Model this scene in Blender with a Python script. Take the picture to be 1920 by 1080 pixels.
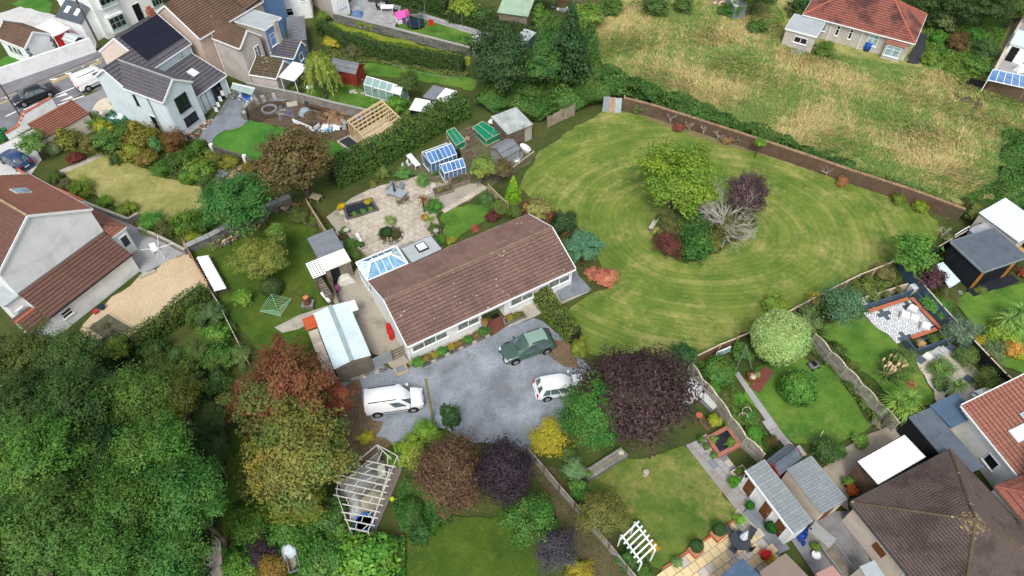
import bpy,bmesh,math,random
import numpy as np
from mathutils import Vector,Matrix
# ------------------------------------------------------------------ camera, sky, sun, exposure
sc=bpy.context.scene
for _o in list(bpy.data.objects):bpy.data.objects.remove(_o)
col=sc.collection
rad=math.radians
FPX,PITCH,CAMH=1280.0,50.3,47.0
cd=bpy.data.cameras.new('camera');cam=bpy.data.objects.new('camera',cd);col.objects.link(cam)
cam.location=(0,0,CAMH);cam.rotation_euler=(rad(90-PITCH),0,0)
cd.sensor_width=36.0;cd.lens=FPX/1920*36;cd.clip_start=0.5;cd.clip_end=1500
sc.camera=cam
SUN_ELEV,SUN_AZ=55.0,186.0
w=bpy.data.worlds.new('World');sc.world=w;w.use_nodes=True
_nt=w.node_tree;_nt.nodes.clear()
_sky=_nt.nodes.new('ShaderNodeTexSky');_sky.sky_type='NISHITA';_sky.sun_disc=False
_sky.sun_elevation=rad(SUN_ELEV);_sky.sun_rotation=rad(SUN_AZ)
_sky.air_density=1.0;_sky.dust_density=4.0;_sky.ozone_density=1.0
_hs=_nt.nodes.new('ShaderNodeHueSaturation');_hs.inputs['Saturation'].default_value=0.45
_bg=_nt.nodes.new('ShaderNodeBackground');_bg.inputs['Strength'].default_value=0.15
_wo=_nt.nodes.new('ShaderNodeOutputWorld')
_nt.links.new(_sky.outputs[0],_hs.inputs['Color']);_nt.links.new(_hs.outputs[0],_bg.inputs['Color'])
_nt.links.new(_bg.outputs[0],_wo.inputs['Surface'])
sl=bpy.data.lights.new('sun','SUN');sl.energy=1.3;sl.angle=rad(17);sl.color=(1.0,0.965,0.91)
sun=bpy.data.objects.new('sun',sl);col.objects.link(sun);sun.location=(-30,60,90)
_sd=Vector((math.sin(rad(SUN_AZ))*math.cos(rad(SUN_ELEV)),math.cos(rad(SUN_AZ))*math.cos(rad(SUN_ELEV)),math.sin(rad(SUN_ELEV))))
sun.rotation_euler=_sd.to_track_quat('Z','Y').to_euler()
vs=sc.view_settings;vs.view_transform='Standard';vs.look='None';vs.gamma=1.0;vs.exposure=0.38
vs.use_curve_mapping=False
sc.render.engine='CYCLES'
sc.cycles.use_denoising=True;sc.cycles.denoiser="OPENIMAGEDENOISE";sc.cycles.denoising_prefilter="NONE"
sc.cycles.max_bounces=6;sc.cycles.diffuse_bounces=3;sc.cycles.glossy_bounces=2
sc.cycles.transmission_bounces=3;sc.cycles.transparent_max_bounces=6
sc.cycles.caustics_reflective=False;sc.cycles.caustics_refractive=False
random.seed(7);rng=np.random.default_rng(7)
# ------------------------------------------------------------------ picture coordinates of the survey -> places on the ground
_th=rad(PITCH)
_F=Vector((0,math.cos(_th),-math.sin(_th)));_U=Vector((0,math.sin(_th),math.cos(_th)));_R=Vector((1,0,0))
def P(u,v,z=0.0):
    d=_F*FPX+_R*(u-960)+_U*(540-v)
    t=(z-CAMH)/d.z
    return Vector((0,0,CAMH))+d*t
def PX(u,v,z=0.0):
    return(P(u,v,z)-Vector((0,0,CAMH))).dot(_F)/FPX
def pts(l,z=0.0):return[P(a,b,z)for a,b in l]
# ------------------------------------------------------------------ materials
def C(r,g,b):
    f=lambda c:(c/255/12.92)if c<=10 else((c/255+.055)/1.055)**2.4
    return(f(r),f(g),f(b))
class N:
    def __init__(s,name):
        s.m=bpy.data.materials.new(name);s.m.use_nodes=True
        s.nt=s.m.node_tree;s.n=s.nt.nodes;s.l=s.nt.links
        s.b=s.n['Principled BSDF']
    def node(s,t,**k):
        x=s.n.new(t)
        for a,v in k.items():
            if a.startswith('i_'):x.inputs[int(a[2:])if a[2:].isdigit()else a[2:].replace('_',' ')].default_value=v
            else:setattr(x,a,v)
        return x
    def link(s,a,b):s.l.new(a,b)
    def pos(s,obj=False):
        if obj:return s.node('ShaderNodeTexCoord').outputs['Object']
        return s.node('ShaderNodeNewGeometry').outputs['Position']
    def noise(s,scale,detail=3,rough=.6,vec=None,dist=0):
        x=s.node('ShaderNodeTexNoise');x.inputs['Scale'].default_value=scale;x.inputs['Detail'].default_value=detail
        x.inputs['Roughness'].default_value=rough;x.inputs['Distortion'].default_value=dist
        s.link(vec or s.pos(),x.inputs['Vector']);return x.outputs['Fac']
    def ramp(s,fac,stops,interp='LINEAR'):
        x=s.node('ShaderNodeValToRGB');x.color_ramp.interpolation=interp
        e=x.color_ramp.elements
        while len(e)<len(stops):e.new(.5)
        for i,(p,c)in enumerate(stops):
            e[i].position=p;e[i].color=(c,c,c,1)if isinstance(c,(int,float))else(*c,1)
        s.link(fac,x.inputs[0]);return x.outputs[0]
    def mix(s,fac,a,b,mode='MIX'):
        x=s.node('ShaderNodeMix',data_type='RGBA',blend_type=mode)
        for v,i in((fac,0),(a,6),(b,7)):
            if isinstance(v,(int,float)):x.inputs[i].default_value=v
            elif isinstance(v,tuple):x.inputs[i].default_value=(*v[:3],1)
            else:s.link(v,x.inputs[i])
        return x.outputs[2]
    def math(s,op,a,b=0.0,c=0.0):
        x=s.node('ShaderNodeMath',operation=op)
        for v,i in((a,0),(b,1),(c,2)):
            if isinstance(v,(int,float)):x.inputs[i].default_value=v
            else:s.link(v,x.inputs[i])
        return x.outputs[0]
    def attr(s,name):return s.node('ShaderNodeAttribute',attribute_name=name).outputs['Fac']
    def color(s,c):
        if isinstance(c,tuple):s.b.inputs['Base Color'].default_value=(*c,1)
        else:s.link(c,s.b.inputs['Base Color'])
    def bump(s,h,strength=.3,dist=.02):
        x=s.node('ShaderNodeBump');x.inputs['Strength'].default_value=strength;x.inputs['Distance'].default_value=dist
        s.link(h,x.inputs['Height']);s.link(x.outputs[0],s.b.inputs['Normal'])
    def done(s,rough=.8,spec=.3,metal=0):
        s.b.inputs['Roughness'].default_value=rough;s.b.inputs['Specular IOR Level'].default_value=spec
        s.b.inputs['Metallic'].default_value=metal;return s.m
_mc={}
def M(name,c,c2=None,rough=.8,spec=.25,var=.12,scale=1.5,metal=0,bump=.2,vary=.0,dirt=None):
    """weathered plain surface: two octaves of mottling, optional second colour, dirt blotches and per-piece tint"""
    if name in _mc:return _mc[name]
    n=N(name)
    a,b=n.noise(scale,4),n.noise(scale*9,3)
    f=n.math('ADD',n.math('MULTIPLY',a,.6),n.math('MULTIPLY',b,.4))
    lo=tuple(x*(1-var*1.6)for x in c);hi=tuple(min(1,x*(1+var))for x in(c2 or c))
    base=n.ramp(f,[(.33,lo),(.66,hi)])
    if dirt:base=n.mix(n.ramp(n.noise(scale*.7,6,.7),[(.5,0.0),(.72,.85)]),base,dirt)
    if vary:
        v=n.math('ADD',n.attr('v'),n.node('ShaderNodeObjectInfo').outputs['Random'])
        base=n.mix(1.0,base,n.ramp(v,[(0.0,1-vary),(1.0,1.0+vary*.3)])if False else n.ramp(n.math('FRACT',v),[(0.0,1-vary),(1.0,1.0)]),'MULTIPLY')
    n.color(base)
    if bump:n.bump(b,bump,.01)
    _mc[name]=n.done(rough,spec,metal);return _mc[name]
def leaf_material():
    n=N('leaf')
    oi=n.node('ShaderNodeObjectInfo');v=n.attr('v')
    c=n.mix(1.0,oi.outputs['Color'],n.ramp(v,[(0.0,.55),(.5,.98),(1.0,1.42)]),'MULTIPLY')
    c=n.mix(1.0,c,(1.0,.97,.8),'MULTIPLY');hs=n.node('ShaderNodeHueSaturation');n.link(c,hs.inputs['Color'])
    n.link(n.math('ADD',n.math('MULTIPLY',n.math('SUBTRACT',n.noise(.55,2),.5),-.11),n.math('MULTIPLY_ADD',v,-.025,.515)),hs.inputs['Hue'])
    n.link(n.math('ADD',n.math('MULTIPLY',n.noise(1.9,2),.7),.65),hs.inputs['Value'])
    d=n.node('ShaderNodeBsdfTranslucent');n.link(hs.outputs[0],d.inputs['Color'])
    n.link(hs.outputs[0],n.b.inputs['Base Color'])
    mx=n.node('ShaderNodeMixShader');mx.inputs[0].default_value=.22
    n.link(n.b.outputs[0],mx.inputs[1]);n.link(d.outputs[0],mx.inputs[2])
    n.link(mx.outputs[0],n.n['Material Output'].inputs['Surface'])
    return n.done(.55,.3)
LEAF=leaf_material()
BARK=M('bark',C(92,82,70),var=.3,scale=4,bump=.6)
TWIG=M('pale_twig',C(176,168,158),var=.15,scale=5)
def plank(name,c,c2=None,rough=.8,var=.2):
    return M(name,c,c2,rough=rough,var=var,scale=2.2,vary=.3,bump=.3)
WHITE=M('white_paint',C(238,241,241),var=.05,scale=.8,rough=.6,bump=.05,dirt=C(200,206,202))
UPVC=M('white_frame',C(240,243,243),var=.02,rough=.35,bump=0)
RENDER_BLUE=M('pale_blue_render',C(213,226,232),var=.05,scale=.6,dirt=C(190,204,210))
RENDER_CREAM=M('cream_render',C(205,190,178),var=.08,scale=.7,dirt=C(180,165,155))
RENDER_GREY=M('grey_render',C(190,184,176),var=.1,scale=.7,dirt=C(150,146,138))
RENDER_BUFF=M('buff_render',C(214,203,188),var=.06,scale=.8,dirt=C(186,176,160))
BLUE_WALL=M('blue_wall',C(104,137,176),var=.08,scale=.8)
NAVY=plank('navy_paint',C(58,74,90));CHARCOAL=plank('charcoal_paint',C(40,45,55))
DARK=M('dark_opening',C(26,28,32),var=.2,rough=.5);BLACK=M('black_plastic',C(28,29,32),rough=.5,bump=0)
TIMBER=plank('grey_timber',C(134,124,110));NEWWOOD=plank('fresh_timber',C(232,206,162),var=.1)
OAK=plank('brown_timber',C(122,78,42));PALEWOOD=plank('pale_timber',C(196,186,168),var=.12)
REDWOOD=plank('red_timber',C(150,62,48),var=.3);CEDAR=plank('cedar_timber',C(190,128,52))
CONC=M('concrete',C(176,170,158),var=.15,scale=1.2,dirt=C(120,116,104),bump=.3)
CONC_DARK=M('dark_concrete',C(128,128,130),var=.2,scale=1.0,dirt=C(88,88,90),bump=.3)
SLABM=M('paving_slab',C(205,192,172),C(190,182,170),var=.1,scale=1.1,vary=.16,dirt=C(150,140,120))
SAND1=M('sandstone_slab',C(222,202,158),var=.07,scale=2,vary=.1);SAND2=M('grey_sandstone_slab',C(192,186,176),var=.07,scale=2,vary=.12)
FELT=M('grey_roof_felt',C(122,128,134),var=.1,scale=1.2,rough=.75,dirt=C(98,103,108))
FELT_L=M('pale_roof_felt',C(168,176,178),var=.07,scale=1.0,dirt=C(140,148,150))
FELT_B=M('blue_black_felt',C(92,102,112),var=.1,scale=1.5,rough=.7,dirt=C(70,78,88))
SHEET=M('white_sheet',C(232,236,236),var=.04,scale=.7,rough=.5,dirt=C(205,208,202))
SHEET_B=M('pale_blue_sheet',C(208,226,230),var=.05,scale=.9,rough=.5,dirt=C(185,200,200))
GALV=M('galvanised_steel',C(150,158,162),rough=.4,metal=.4,var=.1)
PLASTIC_B=M('blue_plastic',C(40,110,190),rough=.35,bump=0);TARP_B=M('blue_tarpaulin',C(30,75,165),rough=.45,var=.2,scale=4,bump=.6)
TARP_W=M('white_tarpaulin',C(225,228,230),rough=.5,var=.1,scale=4,bump=.6);COVER=M('grey_cover',C(150,152,150),rough=.7,var=.12,scale=3,bump=.5)
TERRA=M('terracotta',C(178,104,78),var=.12,scale=4);SOIL=M('soil',C(82,68,56),C(98,84,68),var=.3,scale=3,bump=.8)
RED_P=M('red_paint',C(200,45,35),rough=.4,bump=0)
def glass_material(name,c,rough=.06,spec=.6):
    n=N(name);f=n.noise(1.7,3)
    n.color(n.ramp(f,[(.3,tuple(x*.6 for x in c)),(.7,tuple(min(1,x*1.25)for x in c))]));return n.done(rough,spec)
GLASS=glass_material('window_glass',C(120,130,126));GLASS_D=glass_material('dark_glass',C(32,36,42))
GLASS_P=glass_material('pale_blind_glass',C(150,178,186));GLASS_B=glass_material('blue_roof_glass',C(120,190,222),.1,.6)
def clear_glass(name,tint,a=.45):
    n=N(name);n.color(tint);n.b.inputs['Alpha'].default_value=a;return n.done(.08,.6)
CLEAR=clear_glass('greenhouse_glass',C(90,150,215),.35);CLEAR_B=clear_glass('blue_greenhouse_glass',C(84,138,200),.7)
NET=clear_glass('green_netting',C(20,150,110),.72);CLEAR_G=clear_glass('hazy_greenhouse_glass',C(150,180,176),.75)
def tile_material(name,c,c2,lichen=None,lich=.0,moss=None,streak=.0,scale=1.0):
    n=N(name);v=n.attr('v')
    base=n.mix(n.noise(.5*scale,4),c,c2)
    base=n.mix(1.0,base,n.ramp(v,[(0,.84),(1,1.08)]),'MULTIPLY')
    base=n.mix(1.0,base,n.ramp(n.noise(14,3),[(.3,.8),(.7,1.08)]),'MULTIPLY')
    if streak:base=n.mix(n.math('MULTIPLY',n.ramp(n.noise(.45,5,.65),[(.48,0.0),(.62,1.0)]),streak),base,moss or(.03,.028,.025))
    if lichen:
        vo=n.node('ShaderNodeTexVoronoi');vo.inputs['Scale'].default_value=2.8;n.link(n.pos(),vo.inputs['Vector'])
        r=n.math('MULTIPLY',n.math('ADD',n.noise(.6,2),-.28),lich*.55)
        m=n.math('LESS_THAN',n.math('ADD',vo.outputs['Distance'],n.math('MULTIPLY',n.noise(9,2),.12)),r)
        base=n.mix(n.math('MULTIPLY',m,.85),base,lichen)
    n.color(base);n.bump(n.noise(30,2),.25,.01);return n.done(.8,.25)
T_BUNG=tile_material('brown_concrete_tile',C(120,95,86),C(136,110,99),C(205,196,182),1.15,C(88,70,64),.4)
T_SLATE=tile_material('dark_grey_tile',C(88,86,92),C(102,100,106))
T_BROWN=tile_material('weathered_brown_tile',C(104,82,68),C(122,98,82),C(160,150,120),.5,C(78,70,52),.5)
T_RED=tile_material('red_clay_tile',C(150,88,76),C(144,96,84),None,0,C(62,46,46),.75)
T_RUST=tile_material('rust_brown_tile',C(132,88,72),C(146,102,86),C(190,150,120),.3)
T_DKRED=tile_material('dark_red_tile',C(98,70,61),C(116,87,77),C(170,140,120),.6)
T_HIP=tile_material('mossy_brown_tile',C(90,78,73),C(104,91,85),C(176,164,140),.7,C(52,42,38),.55)
T_ORANGE=tile_material('orange_tile',C(150,100,84),C(164,114,98))
T_MOSS=tile_material('lichen_covered_tile',C(84,72,58),C(104,92,72),C(188,178,150),1.6)
T_NAT=tile_material('grey_slate',C(140,148,152),C(168,176,178),C(205,210,205),.7)
def brick_material(name,a,b,mortar,sc_=1.0,dirt=None):
    n=N(name);br=n.node('ShaderNodeTexBrick');br.inputs['Scale'].default_value=1.0
    br.inputs['Brick Width'].default_value=.225*sc_;br.inputs['Row Height'].default_value=.075*sc_;br.inputs['Mortar Size'].default_value=.012*sc_
    tc=n.pos(True);sx=n.node('ShaderNodeSeparateXYZ');n.link(tc,sx.inputs[0]);cx=n.node('ShaderNodeCombineXYZ')
    n.link(n.math('ADD',sx.outputs[0],sx.outputs[1]),cx.inputs[0]);n.link(sx.outputs[2],cx.inputs[1]);n.link(cx.outputs[0],br.inputs['Vector'])
    for i,c in enumerate((a,b,mortar)):br.inputs[1+i].default_value=(*c,1)
    c_=n.mix(1.0,br.outputs[0],n.ramp(n.noise(1.3,5),[(.3,.6),(.7,1.15)]),'MULTIPLY')
    if dirt:c_=n.mix(n.ramp(n.noise(.6,6,.7),[(.42,0.0),(.66,.75)]),c_,dirt)
    n.color(c_);n.bump(br.outputs['Fac'],-.4,.01);return n.done(.85,.2)
BRICK=brick_material('old_red_brick',C(118,82,70),C(98,72,62),C(112,100,86),1.0,C(92,88,68))
STONE=brick_material('grey_stone',C(150,148,142),C(112,112,110),C(92,92,90),2.0)
BLOCK=brick_material('grey_block',C(150,145,138),C(138,134,128),C(120,116,110),2.6)
# ------------------------------------------------------------------ mesh building
class MB:
    def __init__(s):s.v=[];s.f=[];s.c=[]
    def add(s,vs_,fs,val=None):
        o=len(s.v);s.v+=[tuple(x)for x in vs_]
        if val is None:val=random.random()
        for f in fs:s.f.append([i+o for i in f]);s.c.append(val)
        return s
    def box(s,x0,y0,z0,x1,y1,z1,val=None):
        return s.add([(x0,y0,z0),(x1,y0,z0),(x1,y1,z0),(x0,y1,z0),(x0,y0,z1),(x1,y0,z1),(x1,y1,z1),(x0,y1,z1)],
                     [(0,3,2,1),(4,5,6,7),(0,1,5,4),(1,2,6,5),(2,3,7,6),(3,0,4,7)],val)
    def cbox(s,c,sx,sy,sz,rz=0,val=None):
        ca,sa=math.cos(rz),math.sin(rz);o=[]
        for dz in(0,1):
            for dx,dy in((-1,-1),(1,-1),(1,1),(-1,1)):
                x,y=dx*sx/2,dy*sy/2;o.append((c[0]+x*ca-y*sa,c[1]+x*sa+y*ca,c[2]+dz*sz))
        return s.add(o,[(0,3,2,1),(4,5,6,7),(0,1,5,4),(1,2,6,5),(2,3,7,6),(3,0,4,7)],val)
    def beam(s,p,q,w,h,up=(0,0,1),val=None):
        p,q,up=Vector(p),Vector(q),Vector(up);d=(q-p).normalized()
        x=d.cross(up)
        if x.length<1e-4:x=d.cross(Vector((1,0,0)))
        x.normalize();y=x.cross(d).normalized();x*=w/2;y*=h/2
        return s.add([p-x-y,p+x-y,p+x+y,p-x+y,q-x-y,q+x-y,q+x+y,q-x+y],
                     [(0,1,2,3),(7,6,5,4),(0,4,5,1),(1,5,6,2),(2,6,7,3),(3,7,4,0)],val)
    def tube(s,p,q,r0,r1=None,n=6,val=None,cap=True):
        p,q=Vector(p),Vector(q);r1=r0 if r1 is None else r1;d=(q-p).normalized()
        x=d.orthogonal().normalized();y=d.cross(x);o=[]
        for c,r in((p,r0),(q,r1)):
            for i in range(n):
                a=2*math.pi*i/n;o.append(c+x*(r*math.cos(a))+y*(r*math.sin(a)))
        fs=[(i,(i+1)%n,n+(i+1)%n,n+i)for i in range(n)]
        if cap:fs+=[tuple(range(n))[::-1],tuple(range(n,2*n))]
        return s.add(o,fs,val)
    def path(s,ps,r,n=5):
        for a,b in zip(ps,ps[1:]):s.tube(a,b,r,r,n)
        return s
    def prism(s,poly,z0,z1,val=None):
        n=len(poly);a=sum(poly[i][0]*poly[(i+1)%n][1]-poly[(i+1)%n][0]*poly[i][1]for i in range(n))
        if a<0:poly=poly[::-1]
        o=[(p[0],p[1],z0)for p in poly]+[(p[0],p[1],z1)for p in poly]
        return s.add(o,[tuple(range(n))[::-1],tuple(range(n,2*n))]+[(i,(i+1)%n,n+(i+1)%n,n+i)for i in range(n)],val)
    def extrude(s,prof,axis,a,b,val=None):
        n=len(prof)
        f=(lambda t,u,z:(t,u,z))if axis=='x' else(lambda t,u,z:(u,t,z))
        o=[f(a,u,z)for u,z in prof]+[f(b,u,z)for u,z in prof]
        return s.add(o,[tuple(range(n))[::-1],tuple(range(n,2*n))]+[(i,(i+1)%n,n+(i+1)%n,n+i)for i in range(n)],val)
    def quad(s,*p,val=None):return s.add(p,[tuple(range(len(p)))],val)
    def lathe(s,prof,n=12,c=(0,0,0),val=None):
        o=[];m=len(prof)
        for r,z in prof:
            for i in range(n):a=2*math.pi*i/n;o.append((c[0]+r*math.cos(a),c[1]+r*math.sin(a),c[2]+z))
        fs=[(j*n+i,j*n+(i+1)%n,(j+1)*n+(i+1)%n,(j+1)*n+i)for j in range(m-1)for i in range(n)]
        fs+=[tuple(range(n))[::-1],tuple(range((m-1)*n,m*n))]
        return s.add(o,fs,val)
    def ball(s,c,rx,ry=None,rz=None,n=10,jit=0.0):
        ry=ry or rx;rz=rz or rx;o=[];m=n//2+1
        for j in range(m):
            t=math.pi*j/(m-1)
            for i in range(n):
                a=2*math.pi*i/n;k=1+random.uniform(-jit,jit)
                o.append((c[0]+rx*k*math.sin(t)*math.cos(a),c[1]+ry*k*math.sin(t)*math.sin(a),c[2]+rz*k*math.cos(t)))
        return s.add(o,[(j*n+i,(j+1)*n+i,(j+1)*n+(i+1)%n,j*n+(i+1)%n)for j in range(m-1)for i in range(n)])
    def mesh(s,name,mat,smooth=False,bevel=0):
        me=bpy.data.meshes.new(name);me.from_pydata(s.v,[],s.f);me.materials.append(mat)
        at=me.attributes.new('v','FLOAT','FACE');at.data.foreach_set('value',s.c)
        bm=bmesh.new();bm.from_mesh(me);bmesh.ops.recalc_face_normals(bm,faces=bm.faces)
        if bevel:bmesh.ops.bevel(bm,geom=bm.edges[:],offset=bevel,segments=2,affect='EDGES',clamp_overlap=True)
        bm.to_mesh(me);bm.free()
        if smooth:me.polygons.foreach_set('use_smooth',[True]*len(me.polygons))
        return me
    def build(s,name,mat,parent=None,smooth=False,bevel=0,label=None):
        return link(name,s.mesh(name,mat,smooth,bevel),parent,label)
def link(name,me,parent=None,label=None):
    o=bpy.data.objects.new(name,me);col.objects.link(o)
    if parent is not None:o.parent=parent
    if label:o['label']=label
    return o
def tag(o,label,cat,group=None,kind=None):
    o['label']=label;o['category']=cat
    if group:o['group']=group
    if kind:o['kind']=kind
    return o
def thing(name,label,cat,loc=(0,0,0),rz=0,group=None):
    o=bpy.data.objects.new(name,None);col.objects.link(o);o.empty_display_size=.3
    o.location=loc;o.rotation_euler=(0,0,rz);return tag(o,label,cat,group)
def put(o,loc,rz=0,s=1):
    o.location=loc;o.rotation_euler=(0,0,rz)
    o.scale=(s,s,s)if isinstance(s,(int,float))else s;return o
def copy_tree(o,label=None,loc=None,rz=None,parent=None):
    c=o.copy();col.objects.link(c)
    if parent is not None:c.parent=parent
    if label:c['label']=label
    if loc is not None:c.location=loc
    if rz is not None:c.rotation_euler=(0,0,rz)
    for ch in list(o.children):copy_tree(ch,parent=c)
    return c
_areas=0
def area(name,poly,mat,z=None,kind='structure',edge=None,parent=None):
    """flat ground sheet, each 2 mm above the one before"""
    global _areas;_areas+=1
    p=pts(poly);zz=.002*_areas if z is None else z
    if any(k in name for k in('lawn','bed','litter','earth','grass','field','pit','site','plot','lane','drive','yard','sand','border'))and 'apron' not in name and 'path' not in name:
        q=[]
        for i_,a in enumerate(p):
            b_=p[(i_+1)%len(p)];L=(b_-a).length;n_=max(1,round(L/.8));d=Vector((-(b_-a).y,(b_-a).x,0))/max(L,.01)
            for k in range(n_):f=k/n_;q.append(a.lerp(b_,f)+d*(random.gauss(0,.1)+.22*math.sin(f*L*.9+i_*2.1)*math.sin(math.pi*f)))
        p=q
    m=MB();c=sum(p,Vector())/len(p)
    m.add([(q.x-c.x,q.y-c.y,0)for q in p],[tuple(range(len(p)))])
    o=m.build(name,mat,parent)
    o.location=(c.x,c.y,zz);o['kind']=kind
    bm=bmesh.new();bm.from_mesh(o.data);bmesh.ops.recalc_face_normals(bm,faces=bm.faces)
    for f in bm.faces:
        if f.normal.z<0:f.normal_flip()
    bm.to_mesh(o.data);bm.free();o['poly']=0;return o
def inside(x,y,poly):
    r=False;n=len(poly);j=n-1
    for i in range(n):
        a,b=poly[i],poly[j]
        if(a[1]>y)!=(b[1]>y)and x<(b[0]-a[0])*(y-a[1])/(b[1]-a[1])+a[0]:r=not r
        j=i
    return r
def inside_np(x,y,poly):
    r=np.zeros(len(x),bool);n=len(poly);j=n-1
    for i in range(n):
        a,b=poly[i],poly[j]
        c=(a[1]>y)!=(b[1]>y)
        with np.errstate(divide='ignore',invalid='ignore'):r^=c&(x<(b[0]-a[0])*(y-a[1])/(b[1]-a[1]+1e-12)+a[0])
        j=i
    return r
# ------------------------------------------------------------------ foliage
def quads_mesh(name,p,nrm,size,val,asp=.6,tdir=None):
    n=len(p);nrm=nrm/(np.linalg.norm(nrm,axis=1,keepdims=True)+1e-9)
    t=rng.normal(size=(n,3))if tdir is None else tdir+rng.normal(size=(n,3))*.15
    t-=nrm*(t*nrm).sum(1,keepdims=True);t/=np.linalg.norm(t,axis=1,keepdims=True)+1e-9
    b=np.cross(nrm,t);s=size[:,None];dr=nrm*s*.25
    V=np.empty((n,4,3));V[:,0]=p-t*s;V[:,1]=p-b*s*asp-dr;V[:,2]=p+t*s;V[:,3]=p+b*s*asp-dr
    me=bpy.data.meshes.new(name);me.vertices.add(4*n);me.vertices.foreach_set('co',V.reshape(-1))
    me.loops.add(4*n);me.loops.foreach_set('vertex_index',np.arange(4*n));me.polygons.add(n)
    me.polygons.foreach_set('loop_start',np.arange(0,4*n,4));me.update(calc_edges=True)
    at=me.attributes.new('v','FLOAT','FACE');at.data.foreach_set('value',np.clip(val,0,1))
    me.materials.append(LEAF);return me
def unit(n):
    v=rng.normal(size=(n,3));return v/np.linalg.norm(v,axis=1,keepdims=True)
def crown_mesh(name,n=4000,K=45,cr=.34,leaf=.07,shape='dome',tight=0.0,asp=.6,inner=.15,jag=.25,lobe=.5):
    """leaf clumps spread through a unit-size crown (radius 1, base about z=-0.75)"""
    d=unit(K*3);d=d[d[:,2]>-.55][:K];K=len(d)
    rk=np.clip(1-cr*.8+rng.normal(size=K)*jag*.5,.25,1.05)*(rng.random(K)**.25)
    lb=unit(9);lw=rng.uniform(.2,1.0,9)*(0 if tight else lobe)
    rk=rk*(.84+(np.exp(9*(d@lb.T-1))*lw).max(1));c=d*rk[:,None]
    crs=cr*rng.uniform(.65,1.3,K)
    if shape=='cone':
        h=rng.random(K)**1.4;a=rng.random(K)*2*math.pi;r=(1-h)*.8*rng.uniform(.75,1.0,K)
        c=np.stack([np.cos(a)*r,np.sin(a)*r,h*2.0-.9],1);crs=cr*(1.15-h*.8)
    if shape=='tall':c[:,2]*=1.5;c[:,:2]*=.75
    if shape=='tiers':c[:,2]=np.round(c[:,2]*3.2)/3.2+rng.normal(size=K)*.04
    k=rng.integers(0,K,n);u=unit(n)*(rng.random(n)**(.4 if not tight else .15))[:,None]
    if shape=='tiers':u[:,2]*=.4
    if not tight and shape=='dome':dk=d[k%len(d)];u=u*np.array([1,1,.7])+dk*(u*dk).sum(1,keepdims=True)*.7
    p=c[k]+u*crs[k][:,None]
    nr=u+np.array([0,0,.75])+rng.normal(size=(n,3))*.55+d[k%len(d)]*(.5 if shape=='dome' else 0)
    if tight:
        L=np.linalg.norm(p,axis=1,keepdims=True);u2=p/(L+1e-9)
        p=u2*(tight+(1-tight)*rng.random((n,1))*1.1);nr=u2+rng.normal(size=(n,3))*.5+np.array([0,0,.2]);lq=unit(26);p=p*(.9+.17*(np.exp(16*(u2@lq.T-1))*rng.uniform(.3,1,26)).max(1))[:,None]
    ni=int(n*inner)
    if ni:p[:ni]*=rng.uniform(.3,.8,(ni,1))
    p[:,2]=np.maximum(p[:,2],-.78)
    cv=rng.random(K);val=.45*cv[k]+.45*rng.random(n)+.1
    return quads_mesh(name,p,nr,leaf*rng.uniform(.5,1.7,n),val,asp)
def weep_mesh(name,n=6000,K=60,leaf=.09):
    a=rng.random(K)*2*math.pi;r=rng.random(K)**.6;k=rng.integers(0,K,n)
    t=rng.random(n);rr=(.25+.75*t**.5)*r[k]+rng.normal(size=n)*.05
    ang=a[k]+rng.normal(size=n)*.06/(r[k]+.2)
    z=.95-.35*r[k]**2*1-(np.maximum(t-.3,0)**1.3)*1.9*(.35+.65*r[k])+rng.normal(size=n)*.05
    p=np.stack([np.cos(ang)*rr,np.sin(ang)*rr,np.maximum(z,-.8)],1)
    td=np.stack([np.cos(ang)*.35,np.sin(ang)*.35,-np.ones(n)],1)
    nr=np.stack([np.cos(ang),np.sin(ang),np.full(n,.6)],1)+rng.normal(size=(n,3))*.5
    return quads_mesh(name,p,nr,leaf*rng.uniform(.6,1.4,n),.4*rng.random(K)[k]+.6*rng.random(n),.25,td)
def spiky_mesh(name,n=90,L=1.0,wd=.05,up=.4,droop=.5,seg=3):
    """strap leaves from a centre: cordyline, phormium, yucca"""
    V=[];Fc=[];val=[]
    for i in range(n):
        a=random.random()*2*math.pi;e=random.uniform(up-.9,up+.8);l=L*random.uniform(.7,1.1);vv=random.random()
        d=Vector((math.cos(a)*math.cos(e),math.sin(a)*math.cos(e),math.sin(e)));s=Vector((-math.sin(a),math.cos(a),0));o=len(V)
        for j in range(seg+1):
            t=j/seg;c=d*(l*t)+Vector((0,0,-droop*l*t*t));wj=wd*(1-.85*t)*(.5+min(1,t*3)*.5)
            V+=[tuple(c-s*wj),tuple(c+s*wj)]
        for j in range(seg):Fc.append((o+2*j,o+2*j+1,o+2*j+3,o+2*j+2));val.append(vv)
    me=bpy.data.meshes.new(name);me.from_pydata(V,[],Fc);me.materials.append(LEAF)
    me.attributes.new('v','FLOAT','FACE').data.foreach_set('value',val);return me
CR={}
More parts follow.
